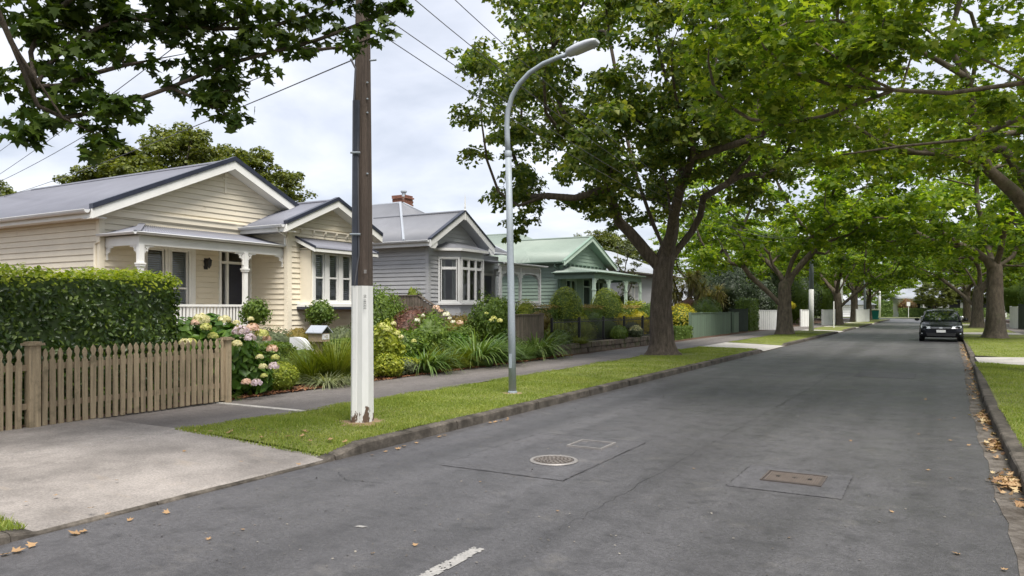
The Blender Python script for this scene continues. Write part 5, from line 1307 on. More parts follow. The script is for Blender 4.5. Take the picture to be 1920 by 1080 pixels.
        for yy in (.82, 3.38):
            b = MB().lathe([(.19, -.09), (.29, -.10), (.315, -.07), (.315, .07), (.29, .10), (.19, .09)], (0, 0, 0), 20); b.v = [(x+s_*.78+c_, y+yy+a, .315+b_) for a, b_, c_ in b.v]
            wh = b.build('tyre', M_tyre, t, smooth=True)
            b = MB().lathe([(.02, .10), (.19, .085), (.2, -.02)], (0, 0, 0), 14); b.v = [(x+s_*(.78+c_), y+yy+a, .315+b_) for a, b_, c_ in b.v]; b.build('rim', M_alloy, wh)
    MB().add([(x-.40, y-.018, .575), (x+.40, y-.018, .575), (x+.44, y-.008, .665), (x-.44, y-.008, .665)], [(0, 1, 2, 3)]).build('grille', M_blackmetal, t)
    MB().box(x-.42, x+.42, y-.035, y-.012, .655, .672).box(x-.40, x+.40, y-.035, y-.015, .612, .622).build('grille_bar', M_chrome, t)
    b = MB().lathe([(.001, 0), (.055, 0), (.055, .015)], (0, 0, 0), 14); b.v = [(x+a*1.3, y-.04-c_, .635+b_*.8) for a, b_, c_ in b.v]; b.build('badge', M_chrome, t)
    MB().add([(x-.55, y-.01, .27), (x+.55, y-.01, .27), (x+.58, y-.006, .40), (x-.58, y-.006, .40)], [(0, 1, 2, 3)]).build('lower_grille', M_blackmetal, t)
    MB().box(x-.18, x+.18, y-.045, y-.03, .43, .545).build('number_plate', M_plate, t)
    return t
car('parked_car', 'black hatchback parked at the right kerb, nose towards the camera', .08, 38.7, M_carblack)
car('parked_car', 'silver car parked behind the black hatchback, only its roof showing', .15, 48.5, M_carsilver)
# ------------------------------------------------------------------ hedges
def box_hedge(name, label, x0, x1, y0, y1, z0, z1, n, leaf, mat, topmat=None, tmpl=LEAF_OVAL, wob=.05, faces=('x1', 'y0', 'y1', 'z1', 'x0'), depth=.14, cat='hedge', round_=.12, group=None):
    t = thing(name, label, cat, ((x0+x1)/2, (y0+y1)/2, z0), group); o_ = np.array(ORG[t.name])
    A = {'x1': (y1-y0)*(z1-z0), 'x0': (y1-y0)*(z1-z0)*.3, 'y0': (x1-x0)*(z1-z0), 'y1': (x1-x0)*(z1-z0), 'z1': (x1-x0)*(y1-y0)*.8}
    tot = sum(A[f] for f in faces); Ps = []; Ns = []
    for f in faces:
        m = int(n*A[f]/tot); u, v = rng.random(m), rng.random(m)
        if f[0] == 'x': P = np.stack([np.full(m, x1 if f == 'x1' else x0), y0+(y1-y0)*u, z0+(z1-z0)*v], 1); N = np.array((1. if f == 'x1' else -1., 0, .15))
        elif f[0] == 'y': P = np.stack([x0+(x1-x0)*u, np.full(m, y0 if f == 'y0' else y1), z0+(z1-z0)*v], 1); N = np.array((0, -1. if f == 'y0' else 1., .15))
        else: P = np.stack([x0+(x1-x0)*u, y0+(y1-y0)*v, np.full(m, z1)], 1); N = np.array((0, 0, 1.))
        dd = -depth*rng.random(m)**1.5+wob*(np.sin(P[:, 0]*5.3+P[:, 2]*4)+np.sin(P[:, 1]*4.1+1)+np.sin(P[:, 2]*6.7+P[:, 1]*3))/3
        P = P+N*dd[:, None]; Ps.append(P); Ns.append(np.broadcast_to(N, P.shape))
    P = np.concatenate(Ps); N = np.concatenate(Ns)
    # soften the corners
    c = np.array(((x0+x1)/2, (y0+y1)/2, z1-round_*2)); e = np.maximum(0, P[:, 2]-(z1-round_))/round_
    P[:, 0] -= np.sign(P[:, 0]-c[0])*round_*.55*np.clip(e, 0, 1)**2*(np.abs(P[:, 0]-c[0]) > (x1-x0)/2-round_); P[:, 1] -= np.sign(P[:, 1]-c[1])*round_*.9*np.clip(e, 0, 1)**2*(np.abs(P[:, 1]-c[1]) > (y1-y0)/2-round_)
    N = N+rng.normal(size=P.shape)*.55+np.array((0, 0, .35))
    ins = .085 if (x1-x0) > .7 else .06
    b = MB().box(x0+ins, x1-ins, y0+ins, y1-ins, z0, z1-ins).build('inner_foliage', mat, t)
    if topmat:
        s_ = P[:, 2] > z1-.13-.16*rng.random(len(P))**2-.05*np.sin(P[:, 1]*3)
        P2 = P[s_]+rng.normal(size=(s_.sum(), 3))*.02+np.array((0, 0, .03))
        link_mesh('new_growth', leaves('new_growth', P2-o_, N[s_]+np.array((0, 0, .5)), leaf*rng.uniform(.6, 1.15, s_.sum()), tmpl, topmat), t); P, N = P[~s_], N[~s_]
    link_mesh('foliage', leaves('foliage', P-o_, N, leaf*rng.uniform(.7, 1.3, len(P)), tmpl, mat, .4), t)
    return t
def spot(px, X, z=.14): y, d = WX(px, X); return (X, y, z)
box_hedge('front_hedge', 'tall clipped green hedge with bright new tips behind the picket fence', -11.3, -9.72, 1.0, 7.05, .12, 2.02, 33000, .070, M_leafHedge, M_leafHedgeTip, wob=.07)
# cream house garden
box_hedge('low_hedge', 'low dark green hedge across the front lawn of the cream house', -12.3, -11.6, 9.0, 11.15, .15, .80, 5000, .07, M_leafBox, None, wob=.05)
box_hedge('low_hedge', 'low dark green hedge behind the letterbox', -12.7, -12.0, 12.75, 15.2, .15, .80, 4500, .07, M_leafBox, None, wob=.05)
shrub('grey_shrub', 'loose grey-green shrub under the cream house verandah', 'shrub', spot(505, -14.6), (.55, .75, .46), 1600, .07, M_leafGrey, rough=.2)
shrub('grey_shrub', 'grey-green shrub under the bay window left of the power pole', 'shrub', spot(640, -14.6), (.5, .9, .45), 1600, .07, M_leafGrey, rough=.2)
shrub('grey_shrub', 'small yellowish shrub above the white stair wall', 'shrub', spot(560, -15.6, .3), (.35, .55, .36), 900, .06, M_leafBronze, rough=.2)
def standard(label, px, X, zc, r, n=1500):
    c = spot(px, X); t = thing('standard_bay_tree', label, 'topiary', c)
    MB().lathe([(.14, 0), (.19, .3), (.2, .36), (.17, .36)], c, 14).build('pot', M_pot, t)
    MB().tube([(c[0], c[1], c[2]+.3), (c[0]+.01, c[1], zc)], [.025, .02], 6).build('stem', M_stem, t)
    cc = (c[0], c[1], zc); lump('inner_foliage', cc, (r*.72,)*3, M_leafBox, t)
    P, N = blob_points(cc, (r, r, r*.9), n, .6); P = np.array(cc)+(P-np.array(cc))*(1+.22*np.sin(P[:, :1]*11+P[:, 1:2]*7)*np.sin(P[:, 2:]*13+px))+rng.normal(size=P.shape)*.05
    link_mesh('foliage', leaves('foliage', P-np.array(c), N+rng.normal(size=N.shape)*.6, .085*rng.uniform(.7, 1.3, len(P)), LEAF_OVAL, M_leafBox, .2), t)
standard('round bay topiary in front of the verandah post of the cream house', 478, -14.9, 1.44, .34)
standard('round bay topiary standing behind the letterbox', 600, -15.0, 1.40, .38)

shrub('grey_shrub', 'low grey-green shrub in front of the curved white garden wall', 'shrub', spot(562, -11.9), (.4, .62, .27), 1500, .06, M_leafBox, rough=.2)
# hydrangea at the fence end
HB = thing('hydrangea', 'big hydrangea with lilac and cream flower heads at the end of the picket fence', 'hydrangea', (-9.9, 8.0, .12)); ho = np.array((-9.9, 8.0, .12))
Ps = []; Ns = []
for (c, rad, n) in (((-10.15, 7.35, .80), (.50, .75, .62), 520), ((-9.85, 8.05, .68), (.42, .42, .60), 520), ((-9.75, 8.35, .45), (.36, .35, .40), 260), ((-10.4, 7.0, 1.05), (.4, .6, .42), 260), ((-10.2, 7.9, 1.05), (.4, .45, .40), 300)):
    P, N = blob_points(c, rad, n, .72); Ps.append(P); Ns.append(N); lump('inner_foliage', c, tuple(r*.68 for r in rad), M_leafHyd, HB, n=9)
P = np.concatenate(Ps); N = np.concatenate(Ns); ok = (P[:, 2] > .14) & ~((P[:, 0] > -9.43) & (P[:, 1] < 7.62)); P, N = P[ok], N[ok]
link_mesh('foliage', leaves('foliage', P-ho, N+rng.normal(size=N.shape)*.35+np.array((0, 0, .35)), .17*rng.uniform(.65, 1.25, len(P)), LEAF_OVAL, M_leafHyd, .6), HB)
def flower_head(parent, p, r, mat, n=110, nm='flower_head'):
    d = sph(n); d[:, 2] = np.abs(d[:, 2])*1.0-.25; d = unit(d); o_ = np.array(ORG[parent.name])
    P = np.array(p)+d*r*np.array((1, 1, .82)); T_ = leaves(nm, P-o_, d+rng.normal(size=d.shape)*.25, r*.36*rng.uniform(.8, 1.2, n), LEAF_PETAL, mat)
    o = link_mesh(nm, T_, parent); return o
for (px, py, d, r, m) in ((451, 622, 11.55, .105, M_flLilac), (473, 616, 11.7, .085, M_flPink), (469, 634, 11.5, .075, M_flLilac), (444, 646, 11.45, .068, M_flCream), (491, 627, 11.8, .085, M_flLime), (421, 601, 11.9, .085, M_flCream), (377, 601, 11.5, .105, M_flCream),
                          (386, 615, 11.3, .07, M_flLime), (399, 631, 11.4, .065, M_flLime), (443, 606, 11.9, .05, M_flCream), (470, 599, 12.1, .045, M_flCream), (487, 670, 11.6, .05, M_flCream), (493, 688, 11.6, .055, M_flCream), (513, 688, 11.75, .072, M_flLilac),
                          (510, 655, 11.9, .075, M_flPink), (516, 671, 11.85, .055, M_flLime), (481, 719, 11.5, .07, M_flLilac), (462, 717, 11.45, .06, M_flPink), (495, 705, 11.6, .045, M_flLime), (358, 643, 11.0, .07, M_flLime), (346, 643, 10.9, .065, M_flCream), (500, 636, 11.9, .06, M_flPink), (366, 606, 11.4, .06, M_flPink)):
    x, y = WP(px, d); flower_head(HB, (x, y, 1.55+(577-py)/1387*d), r*1.18, m)
shrub('low_shrub', 'low rounded yellow-green shrub beside the hydrangea', 'shrub', spot(528, -9.75, .12), (.26, .34, .25), 1500, .05, M_leafBall, rough=.2, top=(M_leafLime, .35))
tussock('groundcover', 'small dark leafy plant at the foot of the last fence post', 'plant', (-9.6, 7.72, .12), 60, .25, .03, M_leafMid if False else M_strap, .08, 1.2, 1.2)

# tussocks round the letterbox
tussock('tussock_grass', 'tall lime-green tussock grass just left of the power pole', 'tussock', spot(628, -9.95, .13), 900, .98, .013, M_blade, .22, .62, 3.4)
tussock('tussock_grass', 'tawny tussock grass left of the letterbox post', 'tussock', spot(585, -10.2, .13), 520, .82, .012, M_blade, .16, .75, 2.6)
tussock('striped_tussock', 'low clump of pale striped strap leaves at the foot of the tall tussock', 'tussock', spot(612, -9.62, .13), 190, .52, .022, M_strapgrey, .16, 1.35, 1.5)
tussock('striped_tussock', 'low clump of pale striped strap leaves touching the left of the power pole', 'tussock', spot(650, -9.62, .13), 170, .48, .022, M_strapgrey, .16, 1.35, 1.5)
# bed between the power pole and the lamp
shrub('lime_shrub', 'bright yellow-green spreading shrub just right of the power pole', 'shrub', spot(728, -9.65, .12), (.36, .42, .27), 1500, .065, M_leafLime, rough=.25, lumps=8)
shrub('variegated_shrub', 'olive variegated shrub low by the footpath', 'shrub', spot(762, -9.68, .12), (.32, .42, .22), 1300, .055, M_leafGrey, rough=.25, lumps=8, top=(M_leafLime, .3))
tussock('agapanthus', 'small agapanthus clump with arching leaves, nearest the power pole', 'agapanthus', spot(796, -9.75, .13), 230, .85, .045, M_strap, .25, 1.2, 2.4)
tussock('mounded_grass', 'soft green mounded grass between two agapanthus clumps', 'tussock', spot(842, -9.95, .13), 1100, .68, .014, M_blade, .36, .9, 2.4)
tussock('agapanthus', 'large agapanthus clump with broad arching leaves left of the lamp', 'agapanthus', spot(893, -9.85, .13), 380, 1.15, .055, M_strap, .36, 1.2, 2.5)
tussock('mounded_grass', 'green grass mound just left of the lamp column', 'tussock', spot(935, -9.9, .13), 1000, .75, .015, M_strap, .4, .9, 2.6)
tussock('agapanthus', 'dark agapanthus clump just right of the lamp column', 'agapanthus', spot(1005, -10.0, .13), 340, 1.05, .05, M_strap, .36, 1.2, 2.5)
tussock('mounded_grass', 'low grass mound behind the lamp column', 'tussock', spot(972, -9.9, .13), 800, .65, .016, M_strap, .35, .9, 2.4)
for px, X, r, m, lab in ((712, -11.2, .5, M_leafMid, 'low green shrub behind the lime shrub by the power pole'), (745, -11.6, .55, M_leafMid, 'mid green shrub behind the lime flowered hydrangea'), (845, -11.0, .5, M_leafHyd, 'fresh green shrub behind the mounded grass'), (870, -11.4, .55, M_leafMid, 'leafy green shrub behind the large agapanthus'), (955, -11.0, .55, M_leafHyd, 'leafy green shrub right behind the lamp column'), (1000, -10.9, .45, M_leafMid, 'green shrub at the foot of the short paling panel')):
    shrub('filler_shrub', lab, 'shrub', spot(px, X, .13), (r, r*1.2, r*.9), 1500, .085, m, rough=.25, lumps=9)
def flowering(name, label, px, X, rad, n, leaf, mat, fl, zoff=0., stems=5, cat='shrub', **k):
    c = spot(px, X, .13+zoff); t = shrub(name, label, cat, c, rad, n, leaf, mat, stems=stems, rough=.25, lumps=k.get('lumps', 12), core=k.get('core', .6), tmpl=k.get('tmpl', LEAF_OVAL))
    for (fx, fy, d, r, m) in fl:
        x, y = WP(fx, d); flower_head(t, (x, y, 1.55+(577-fy)/1387*d), r, m, 60)
    return t
flowering('panicle_hydrangea', 'lime flowered hydrangea on bare stems right of the power pole', 722, -10.4, (.42, .5, .62), 900, .10, M_leafLime, ((718, 612, 15.6, .09, M_flLime), (727, 618, 15.5, .1, M_flLime), (738, 607, 15.7, .06, M_flCream), (743, 625, 15.5, .08, M_flLime)))
flowering('low_flower_bush', 'low bush with cream flowers behind the small agapanthus', 765, -10.5, (.45, .6, .5), 1100, .09, M_leafMid, ((752, 632, 16, .06, M_flCream), (776, 640, 16, .06, M_flLime)))
flowering('rose_bush', 'rose bush with white and blush blooms below the paling fence', 808, -11.2, (.65, .75, .72), 1500, .085, M_leafMid, ((782, 601, 17.4, .07, M_flWhite), (837, 590, 17.4, .085, M_flWhite), (818, 578, 18.2, .09, M_flPink), (849, 604, 17.6, .06, M_flWhite), (862, 606, 17.7, .08, M_flPink), (793, 592, 17.8, .05, M_flWhite), (826, 583, 18, .06, M_flPink), (843, 597, 17.6, .05, M_flWhite)), stems=8)
shrub('bronze_shrub', 'rounded dark red shrub in front of the paling fence', 'shrub', spot(775, -12.4, .15), (.62, .85, .72), 2300, .07, M_leafRed, rough=.15)
shrub('golden_shrub', 'golden-brown shrub in front of the grey house bay window', 'shrub', spot(862, -12.6, .15), (.6, .95, .68), 2200, .075, M_leafBronze, rough=.22, lumps=14)
flowering('snowball_bush', 'large green bush with pale round flowers left of the lamp column', 925, -11.5, (.85, 1.05, .98), 3600, .09, M_leafMid, ((926, 597, 18.0, .075, M_flLime), (937, 602, 18.0, .075, M_flLime), (921, 601, 18.0, .06, M_flLime), (912, 588, 18.2, .05, M_flLime)), core=.75, lumps=22)
shrub('round_bush', 'bright green rounded bush at the grey house verandah', 'shrub', spot(986, -14.2, .2), (.55, .7, .85), 2200, .08, M_leafBall, rough=.12, top=(M_leafLime, .3))
shrub('tall_shrub', 'tall dark green shrub between the power pole and the paling fence', 'shrub', spot(713, -13.6, .15), (.75, .9, 1.05), 3600, .085, M_leafMid, rough=.2, lumps=26, core=.8)
shrub('small_conifer', 'small feathery shrub above the top of the paling fence', 'shrub', spot(775, -15.4, .2), (.36, .4, 1.05), 1300, .06, M_leafBall, rough=.25)
shrub('climber', 'pale climber spilling along the sloping top of the paling fence', 'shrub', spot(808, -14.4, .9), (.75, .35, .38), 1200, .07, M_leafGrey, rough=.3, lumps=10, core=.5)

# ------------------------------------------------------------------ timber and iron fences
def paling_fence(name, label, p, q, z0, top, mat, w=.1, gap=.012, capmat=None, railmat=None, group=None, cat='fence', posts=2.0, cap=True, wave=0., head=0.):
    """vertical boards from p to q; top(t) = height along it"""
    t = thing(name, label, cat, (*p, z0), group); p, q = np.array(p, float), np.array(q, float); l = np.linalg.norm(q-p); u = (q-p)/l; n = np.array((-u[1], u[0])); W_ = Wall(tuple(p), tuple(u), tuple(n)); a = 0.; protos = {}
    while a < l-.02:
        h = top(a/l)+random.uniform(-.012, .012)*wave; h2 = top((a+w)/l); b = MB(); o_ = random.uniform(0, .006)
        e = min(a+w, l)
        b.hexa([W_.pt(a, o_, z0), W_.pt(e, o_, z0), W_.pt(e, o_+.02, z0), W_.pt(a, o_+.02, z0), W_.pt(a, o_, h), W_.pt(e, o_, h), W_.pt(e, o_+.02, h), W_.pt(a, o_+.02, h)])
        b.build('paling', mat, t); a += w+gap
    m = max(1, int(round(l/posts)))
    for i in range(m+1):
        a = l*i/m; h = top(i/m)+.06; b = MB(); W_.box(b, a-.05, a+.05, -.11, -.004, z0, h); po = b.build('fence_post', railmat or mat, t)
    if cap:
        b = MB(); h0, h1 = top(0), top(1); b.hexa([W_.pt(0, -.05, h0+.003), W_.pt(l, -.05, h1+.003), W_.pt(l, .05, h1+.003), W_.pt(0, .05, h0+.003), W_.pt(0, -.05, h0+.035), W_.pt(l, -.05, h1+.035), W_.pt(l, .05, h1+.035), W_.pt(0, .05, h0+.035)]); b.build('fence_cap', railmat or mat, t)
    return t
def yat(px, Y): k = (px-960)/FPX; d = Y/(k*SIN+COS); return k*COS*d-SIN*d, d
xa, d_ = yat(733, 18.6); xb, _ = yat(784, 18.6); xc, _ = yat(850, 18.6)
paling_fence('paling_fence', 'tall grey weathered paling fence between the cream and grey houses', (xb, 18.6), (xa, 18.6), .15, lambda t: 1.92, M_paling, .10)
paling_fence('paling_fence', 'grey paling fence sloping down towards the footpath below the grey house', (xc, 18.6), (xb+.02, 18.6), .15, lambda t: 1.25+.67*t, M_paling, .10)
paling_fence('low_paling_fence', 'short brown paling fence panel right of the lamp column', (-10.45, 20.0), (-10.45, 18.1), .15, lambda t: 1.33, M_paling, .105)
paling_fence('green_fence', 'dull green boarded fence beyond the big tree', (-10.1, 41.9), (-10.1, 34.35), .12, lambda t: 1.27+.02*math.sin(t*9), M_fencegreen, .16, .006)
paling_fence('green_gate', 'narrow dull green gate panel at the end of the green fence', (-10.05, 43.6), (-10.05, 42.5), .14, lambda t: 1.25, M_fencegreen, .16, .006, cat='gate')
paling_fence('dark_gate', 'dark green gate standing beside the column of hedge', (-9.9, 45.3), (-10.6, 44.2), .14, lambda t: 1.45, M_darkgreenpaint, .16, .004, cat='gate')
for (p0, d0, p1, d1, lab) in ((1424, 47.6, 1463, 48.6, 'white boarded gate left of the second street tree'), (1503, 56, 1522, 56.6, 'short white fence panel just left of the white-based far pole'), (1543, 60.5, 1566, 61.5, 'white fence panel left of the third street tree'), (1607, 74, 1630, 75, 'far white fence left of the fourth street tree')):
    paling_fence('white_fence', lab, WP(p1, d1), WP(p0, d0), .12, lambda t: 1.36+.04*math.sin(t*19)**2, M_fencewhite, .15, .03, group='white fences along the footpath')
paling_fence('dark_fence', 'dark boarded fence right of the second street tree', (-9.8, 58.3), (-9.8, 54.8), .12, lambda t: 1.3, M_paling, .16, .004)
paling_fence('white_fence', 'white fence panel on the right beyond the nearest right-hand tree', WP(1909, 50.5), WP(1894, 52), .12, lambda t: 1.6, M_fencewhite, .13, .015, group='white fences along the footpath')
paling_fence('white_fence', 'lower white fence further along the right footpath', (5.8, 66), (5.8, 71), .12, lambda t: 1.2, M_fencewhite, .13, .015, group='white fences along the footpath')
paling_fence('dark_gate', 'dark gate on the right beside the white fence panel', WP(1946, 46.5), WP(1910, 50.2), .12, lambda t: 1.75, M_darkgreenpaint, .16, .004, cat='gate')
gx, gy = WP(1254, 31.5)
MB().box(-.05, .05, -.06, .06, 0, 1.35).box(-.07, .07, -.08, .08, 1.35, 1.39).build('gate_post', M_fencewhite, None, (-9.75, WX(1254, -9.75)[0], .1)); o = C.objects[-1]
tag(o, 'white gate post peeking out behind the trunk of the big street tree', 'post')
# low stone wall with an iron fence behind it
SW = thing('stone_wall', 'low brown mossy stone garden wall along the footpath', 'wall', (-9.85, 23.7, .1))
ym = 19.4; course = [(.10, .27), (.275, .44)]
for ci, (za, zb) in enumerate(course):
    y = 19.4+(.18 if ci else 0)
    while y < 28.0:
        ln = random.uniform(.28, .55); y1 = min(y+ln, 28.1); j = random.uniform(-.015, .02)
        o = MB().hexa([(-10.1, y+.006, za), (-9.78+j, y+.006, za), (-9.78+j, y1-.006, za), (-10.1, y1-.006, za), (-10.1, y+.02, zb), (-9.80+j, y+.02, zb-.006), (-9.80+j, y1-.02, zb), (-10.1, y1-.02, zb)]).build('stone', M_stone, SW)
        bevel(o, .018); y = y1
MB().box(-10.08, -9.83, 19.42, 28.05, .05, .43).build('wall_core', M_stone, SW)
IF = thing('iron_fence', 'thin black iron railing fence above the stone wall', 'fence', (-10.25, 24, .3)); y = 20.2; bm_ = None
MB().box(-10.27, -10.24, 20.2, 30.0, .44, .47).box(-10.27, -10.24, 20.2, 30.0, 1.08, 1.11).build('rail', M_blackmetal, IF)
k = 0
while y < 30.0:
    if bm_ is None: bm_ = MB().tube([(-10.255, y, .36), (-10.255, y, 1.17), (-10.255, y, 1.2)], [.012, .012, .002], 5).build('iron_bar', M_blackmetal, IF); y0 = y
    else: c = bm_.copy(); C.objects.link(c); c.location = (0, y-y0, 0)
    y += .098
for y in (20.2, 22.2, 24.2, 26.2, 28.2, 30): MB().box(-10.29, -10.22, y-.035, y+.035, .3, 1.24).build('iron_post', M_blackmetal, IF)

# ------------------------------------------------------------------ green house garden
box_hedge('box_hedge', 'long clipped box hedge in front of the green house verandah', -13.0, -12.2, 23.8, 34.5, .2, 1.62, 9000, .085, M_leafBox, M_leafBronze, wob=.04)
for (px, X, zc, r, lab) in ((1060, -12.3, 1.68, .70, 'large clipped ball bush rising above the box hedge, nearest the grey house'), (1137, -12.4, 1.70, .74, 'clipped ball bush rising above the box hedge in front of the green verandah')):
    c = spot(px, X, .2); shrub('clipped_ball', lab, 'topiary', c, (r, r, (zc+r-.2)/2), 3800, .075, M_leafBox, rough=.03, core=.88, shell=.9, top=(M_leafBall, .42))
shrub('lime_bush', 'bright lime bush at the right end of the green verandah', 'shrub', spot(1190, -13.2, .2), (.75, .8, .95), 2200, .10, M_leafLime, rough=.25, lumps=14)
shrub('small_leaved_tree', 'sparse small-leaved bush beside the last post of the green verandah', 'shrub', spot(1163, -15.0, .2), (.9, .9, 1.2), 2400, .10, M_leafGrey, rough=.25, lumps=18, core=.6)
shrub('lime_bush', 'light green bush close to the left side of the big street tree', 'shrub', spot(1213, -12.0, .2), (.6, .7, .85), 2000, .09, M_leafMid, rough=.25, lumps=14)
shrub('young_bush', 'small light green bush on two bare stems in front of the box hedge', 'shrub', spot(1086, -11.7, .2), (.42, .55, .62), 1200, .08, M_leafLime, rough=.2, stems=3, core=.55)
shrub('dark_bush', 'dark bush in the shade below the box hedge', 'shrub', spot(1112, -11.6, .2), (.5, .8, .6), 1600, .08, M_leafBox, rough=.2)
shrub('yellow_shrub', 'yellow flowering shrub behind the iron fence left of the big tree', 'shrub', spot(1170, -11.3, .2), (.5, .85, .58), 2200, .075, M_leafYellow, rough=.2, lumps=12, core=.65)
shrub('yellow_shrub', 'golden shrub behind the iron fence touching the big tree trunk', 'shrub', spot(1200, -11.4, .2), (.5, .9, .66), 2200, .075, M_leafYellow, rough=.2, lumps=12, core=.65)
for (px, X, r, lab, m) in ((1047, -11.0, .50, 'clipped bun bush behind the left end of the iron fence', M_leafBall), (1093, -10.9, .50, 'small clipped bun bush in the middle of the iron fence', M_leafBall), (1135, -10.9, .52, 'loose light green bush behind the iron fence', M_leafMid), (1185, -10.8, .42, 'grey lavender mound behind the iron fence', M_leafGrey)):
    shrub('bun_bush', lab, 'shrub', spot(px, X, .2), (r, r*1.25, r*.95), 1600, .065, m, rough=.06, core=.85)
tussock('wall_plant', 'tuft of grassy leaves spilling over the stone wall, left', 'plant', spot(1084, -9.95, .42), 320, .5, .014, M_blade, .25, 1.1, 1.6)
shrub('wall_plant', 'dark green bush leaning over the left end of the stone wall', 'plant', spot(1050, -10.05, .3), (.3, .6, .3), 1100, .07, M_leafBox, rough=.25)
shrub('wall_plant', 'fresh green bush leaning over the middle of the stone wall', 'plant', spot(1160, -10.0, .35), (.28, .5, .3), 1000, .075, M_leafMid, rough=.25)
shrub('wall_plant', 'cream tinged bush on the right end of the stone wall', 'plant', spot(1192, -9.95, .4), (.26, .42, .24), 900, .06, M_leafGrey, rough=.25, top=(M_flCream, .3))
shrub('bronze_groundcover', 'rusty brown low plant on top of the short paling panel', 'plant', spot(1010, -11.0, .75), (.35, .6, .35), 900, .07, M_leafBronze, rough=.25)
# beyond the big tree
shrub('golden_bush', 'rounded golden yellow bush right of the big tree trunk', 'shrub', spot(1279, -10.9, .15), (.75, .85, .82), 2600, .09, M_leafBox, rough=.1, top=(M_leafYellow, .55))
box_hedge('small_box_hedge', 'small square box hedge below the golden bush', -10.6, -9.95, 31.6, 34.2, .12, .72, 1500, .08, M_leafBox)
shrub('orange_dome', 'dome shaped orange-brown clipped bush behind the golden bush', 'topiary', spot(1290, -13.0, .2), (.95, 1.0, 1.0), 2400, .09, M_leafRed, rough=.04, core=.9, top=(M_leafBronze, .5))
shrub('dark_evergreen', 'broad dark evergreen shrub behind the green fence', 'shrub', spot(1326, -11.6, .15), (.9, 1.7, 1.0), 3000, .11, M_leafBox, rough=.15)
shrub('dark_evergreen', 'tall almost black evergreen behind the green fence', 'shrub', spot(1372, -12.4, .15), (1.8, 2.3, 2.2), 5200, .16, M_leafDark, rough=.2)
shrub('dark_evergreen', 'tall dark evergreen mass behind the cabbage tree', 'shrub', spot(1340, -15.5, .15), (2.2, 3.0, 2.4), 4200, .18, M_leafDark, rough=.2)
box_hedge('hedge_column', 'upright column of dark hedge beside the white fence', -10.9, -9.9, 46.2, 48.6, .12, 2.1, 2200, .12, M_leafBox, M_leafHedge, wob=.08)
shrub('light_hedge', 'pale green rounded hedge behind the white fence', 'hedge', spot(1442, -11.6, .15), (1.0, 2.8, 1.15), 3200, .13, M_leafMid, rough=.15, top=(M_leafLime, .5))
shrub('light_hedge', 'yellowish tall bush behind the pale hedge', 'shrub', spot(1425, -14.5, .15), (1.6, 2.6, 1.9), 2800, .16, M_leafBall, rough=.2)
def cabbage(label, px, X, h, heads, seed):
    g = random.Random(seed); c = spot(px, X, .15); t = thing('cabbage_tree', label, 'tree', c); b = MB(); Ps = []
    for i in range(heads):
        a = g.uniform(0, 6.28); r = g.uniform(.25, 1.1); z = h*g.uniform(.62, 1.0); q = (c[0]+r*math.cos(a), c[1]+r*math.sin(a), c[2]+z)
        b.tube([(c[0]+.08*math.cos(a), c[1]+.08*math.sin(a), c[2]), (c[0]+.3*r*math.cos(a), c[1]+.3*r*math.sin(a), c[2]+z*.5), q], [.10, .075, .05], 7); Ps.append(q)
    b.build('trunk', M_bark2, t, smooth=True)
    for q in Ps:
        n = 150; d = sph(n); d[:, 2] = d[:, 2]*.9+.15; a2 = np.arctan2(d[:, 1], d[:, 0]); dirs = np.stack([np.cos(a2), np.sin(a2)], 1)
        base = np.broadcast_to(np.array(q)-np.array(c), (n, 3)).copy()
        el = d[:, 2]/np.maximum(.15, np.hypot(d[:, 0], d[:, 1]))
        link_mesh('leaf_head', strap_mesh('leaf_head', base, dirs, .85*rng.uniform(.75, 1.1, n), .05, M_cabbage, .55, 4, el), t)
cabbage('cabbage tree with spiky yellowish heads right of the big tree trunk', 1288, -13.6, 3.7, 7, 3)
cabbage('cabbage tree with drooping bronze heads in front of the dark evergreen', 1335, -13.0, 2.9, 5, 8)
cabbage('cabbage tree close behind the trunk of the big street tree', 1266, -14.5, 2.9, 4, 11)
# further gardens
for i, (X, y, r, h, m, lab) in enumerate(((-11.6, 57.5, 1.6, 3.6, M_leafDark, 'dark evergreen bush above the dark fence'), (-12.2, 64.5, 2.2, 4.4, M_leafDark, 'tall dark evergreen behind the white-based far pole'), (-11.8, 72, 2.4, 4.2, M_leafMid, 'green bush beyond the third street tree'), (-12, 80, 2.4, 4.8, M_leafDark, 'dark bush beyond the fourth street tree'), (-12, 92, 3.2, 5.0, M_leafMid, 'green bush near the end of the left footpath'), (-15, 99, 3.5, 6.0, M_leafDark, 'dark tree-like bush at the left corner of the junction'))):
    shrub('garden_bush', lab, 'shrub', (X, y, .1), (r*.8, r, h/2), 2600, .2, m, rough=.2)
shrub('yellow_bush', 'yellow-green flat topped bush over the far gateway', 'shrub', (-10.6, 62.3, 1.35), (.7, 1.5, .42), 1300, .12, M_leafYellow, rough=.2)
for i, (X, y, r, h, m, lab) in enumerate(((7.8, 55, 1.6, 2.6, M_leafMid, 'green bush by the right footpath beyond the right-hand tree'), (7.6, 60.5, 1.3, 3.2, M_leafDark, 'dark clipped bush behind the dark gate on the right'), (8.0, 67, 2.0, 4.2, M_leafMid, 'tall green bush behind the white fences on the right'), (8.2, 76, 2.6, 4.6, M_leafBox, 'dark green bush far along the right footpath'), (8.0, 90, 3.0, 5.0, M_leafMid, 'bush at the far right corner of the junction'))):
    shrub('garden_bush', lab, 'shrub', (X, y, .1), (r, r, h/2), 2200, .17, m, rough=.2)
shrub('orange_shrub', 'orange tipped shrub at the right edge beside the dark gate', 'shrub', (6.7, 57.0, .1), (.6, .8, .95), 900, .12, M_leafBronze, rough=.2, top=(M_leafYellow, .3))
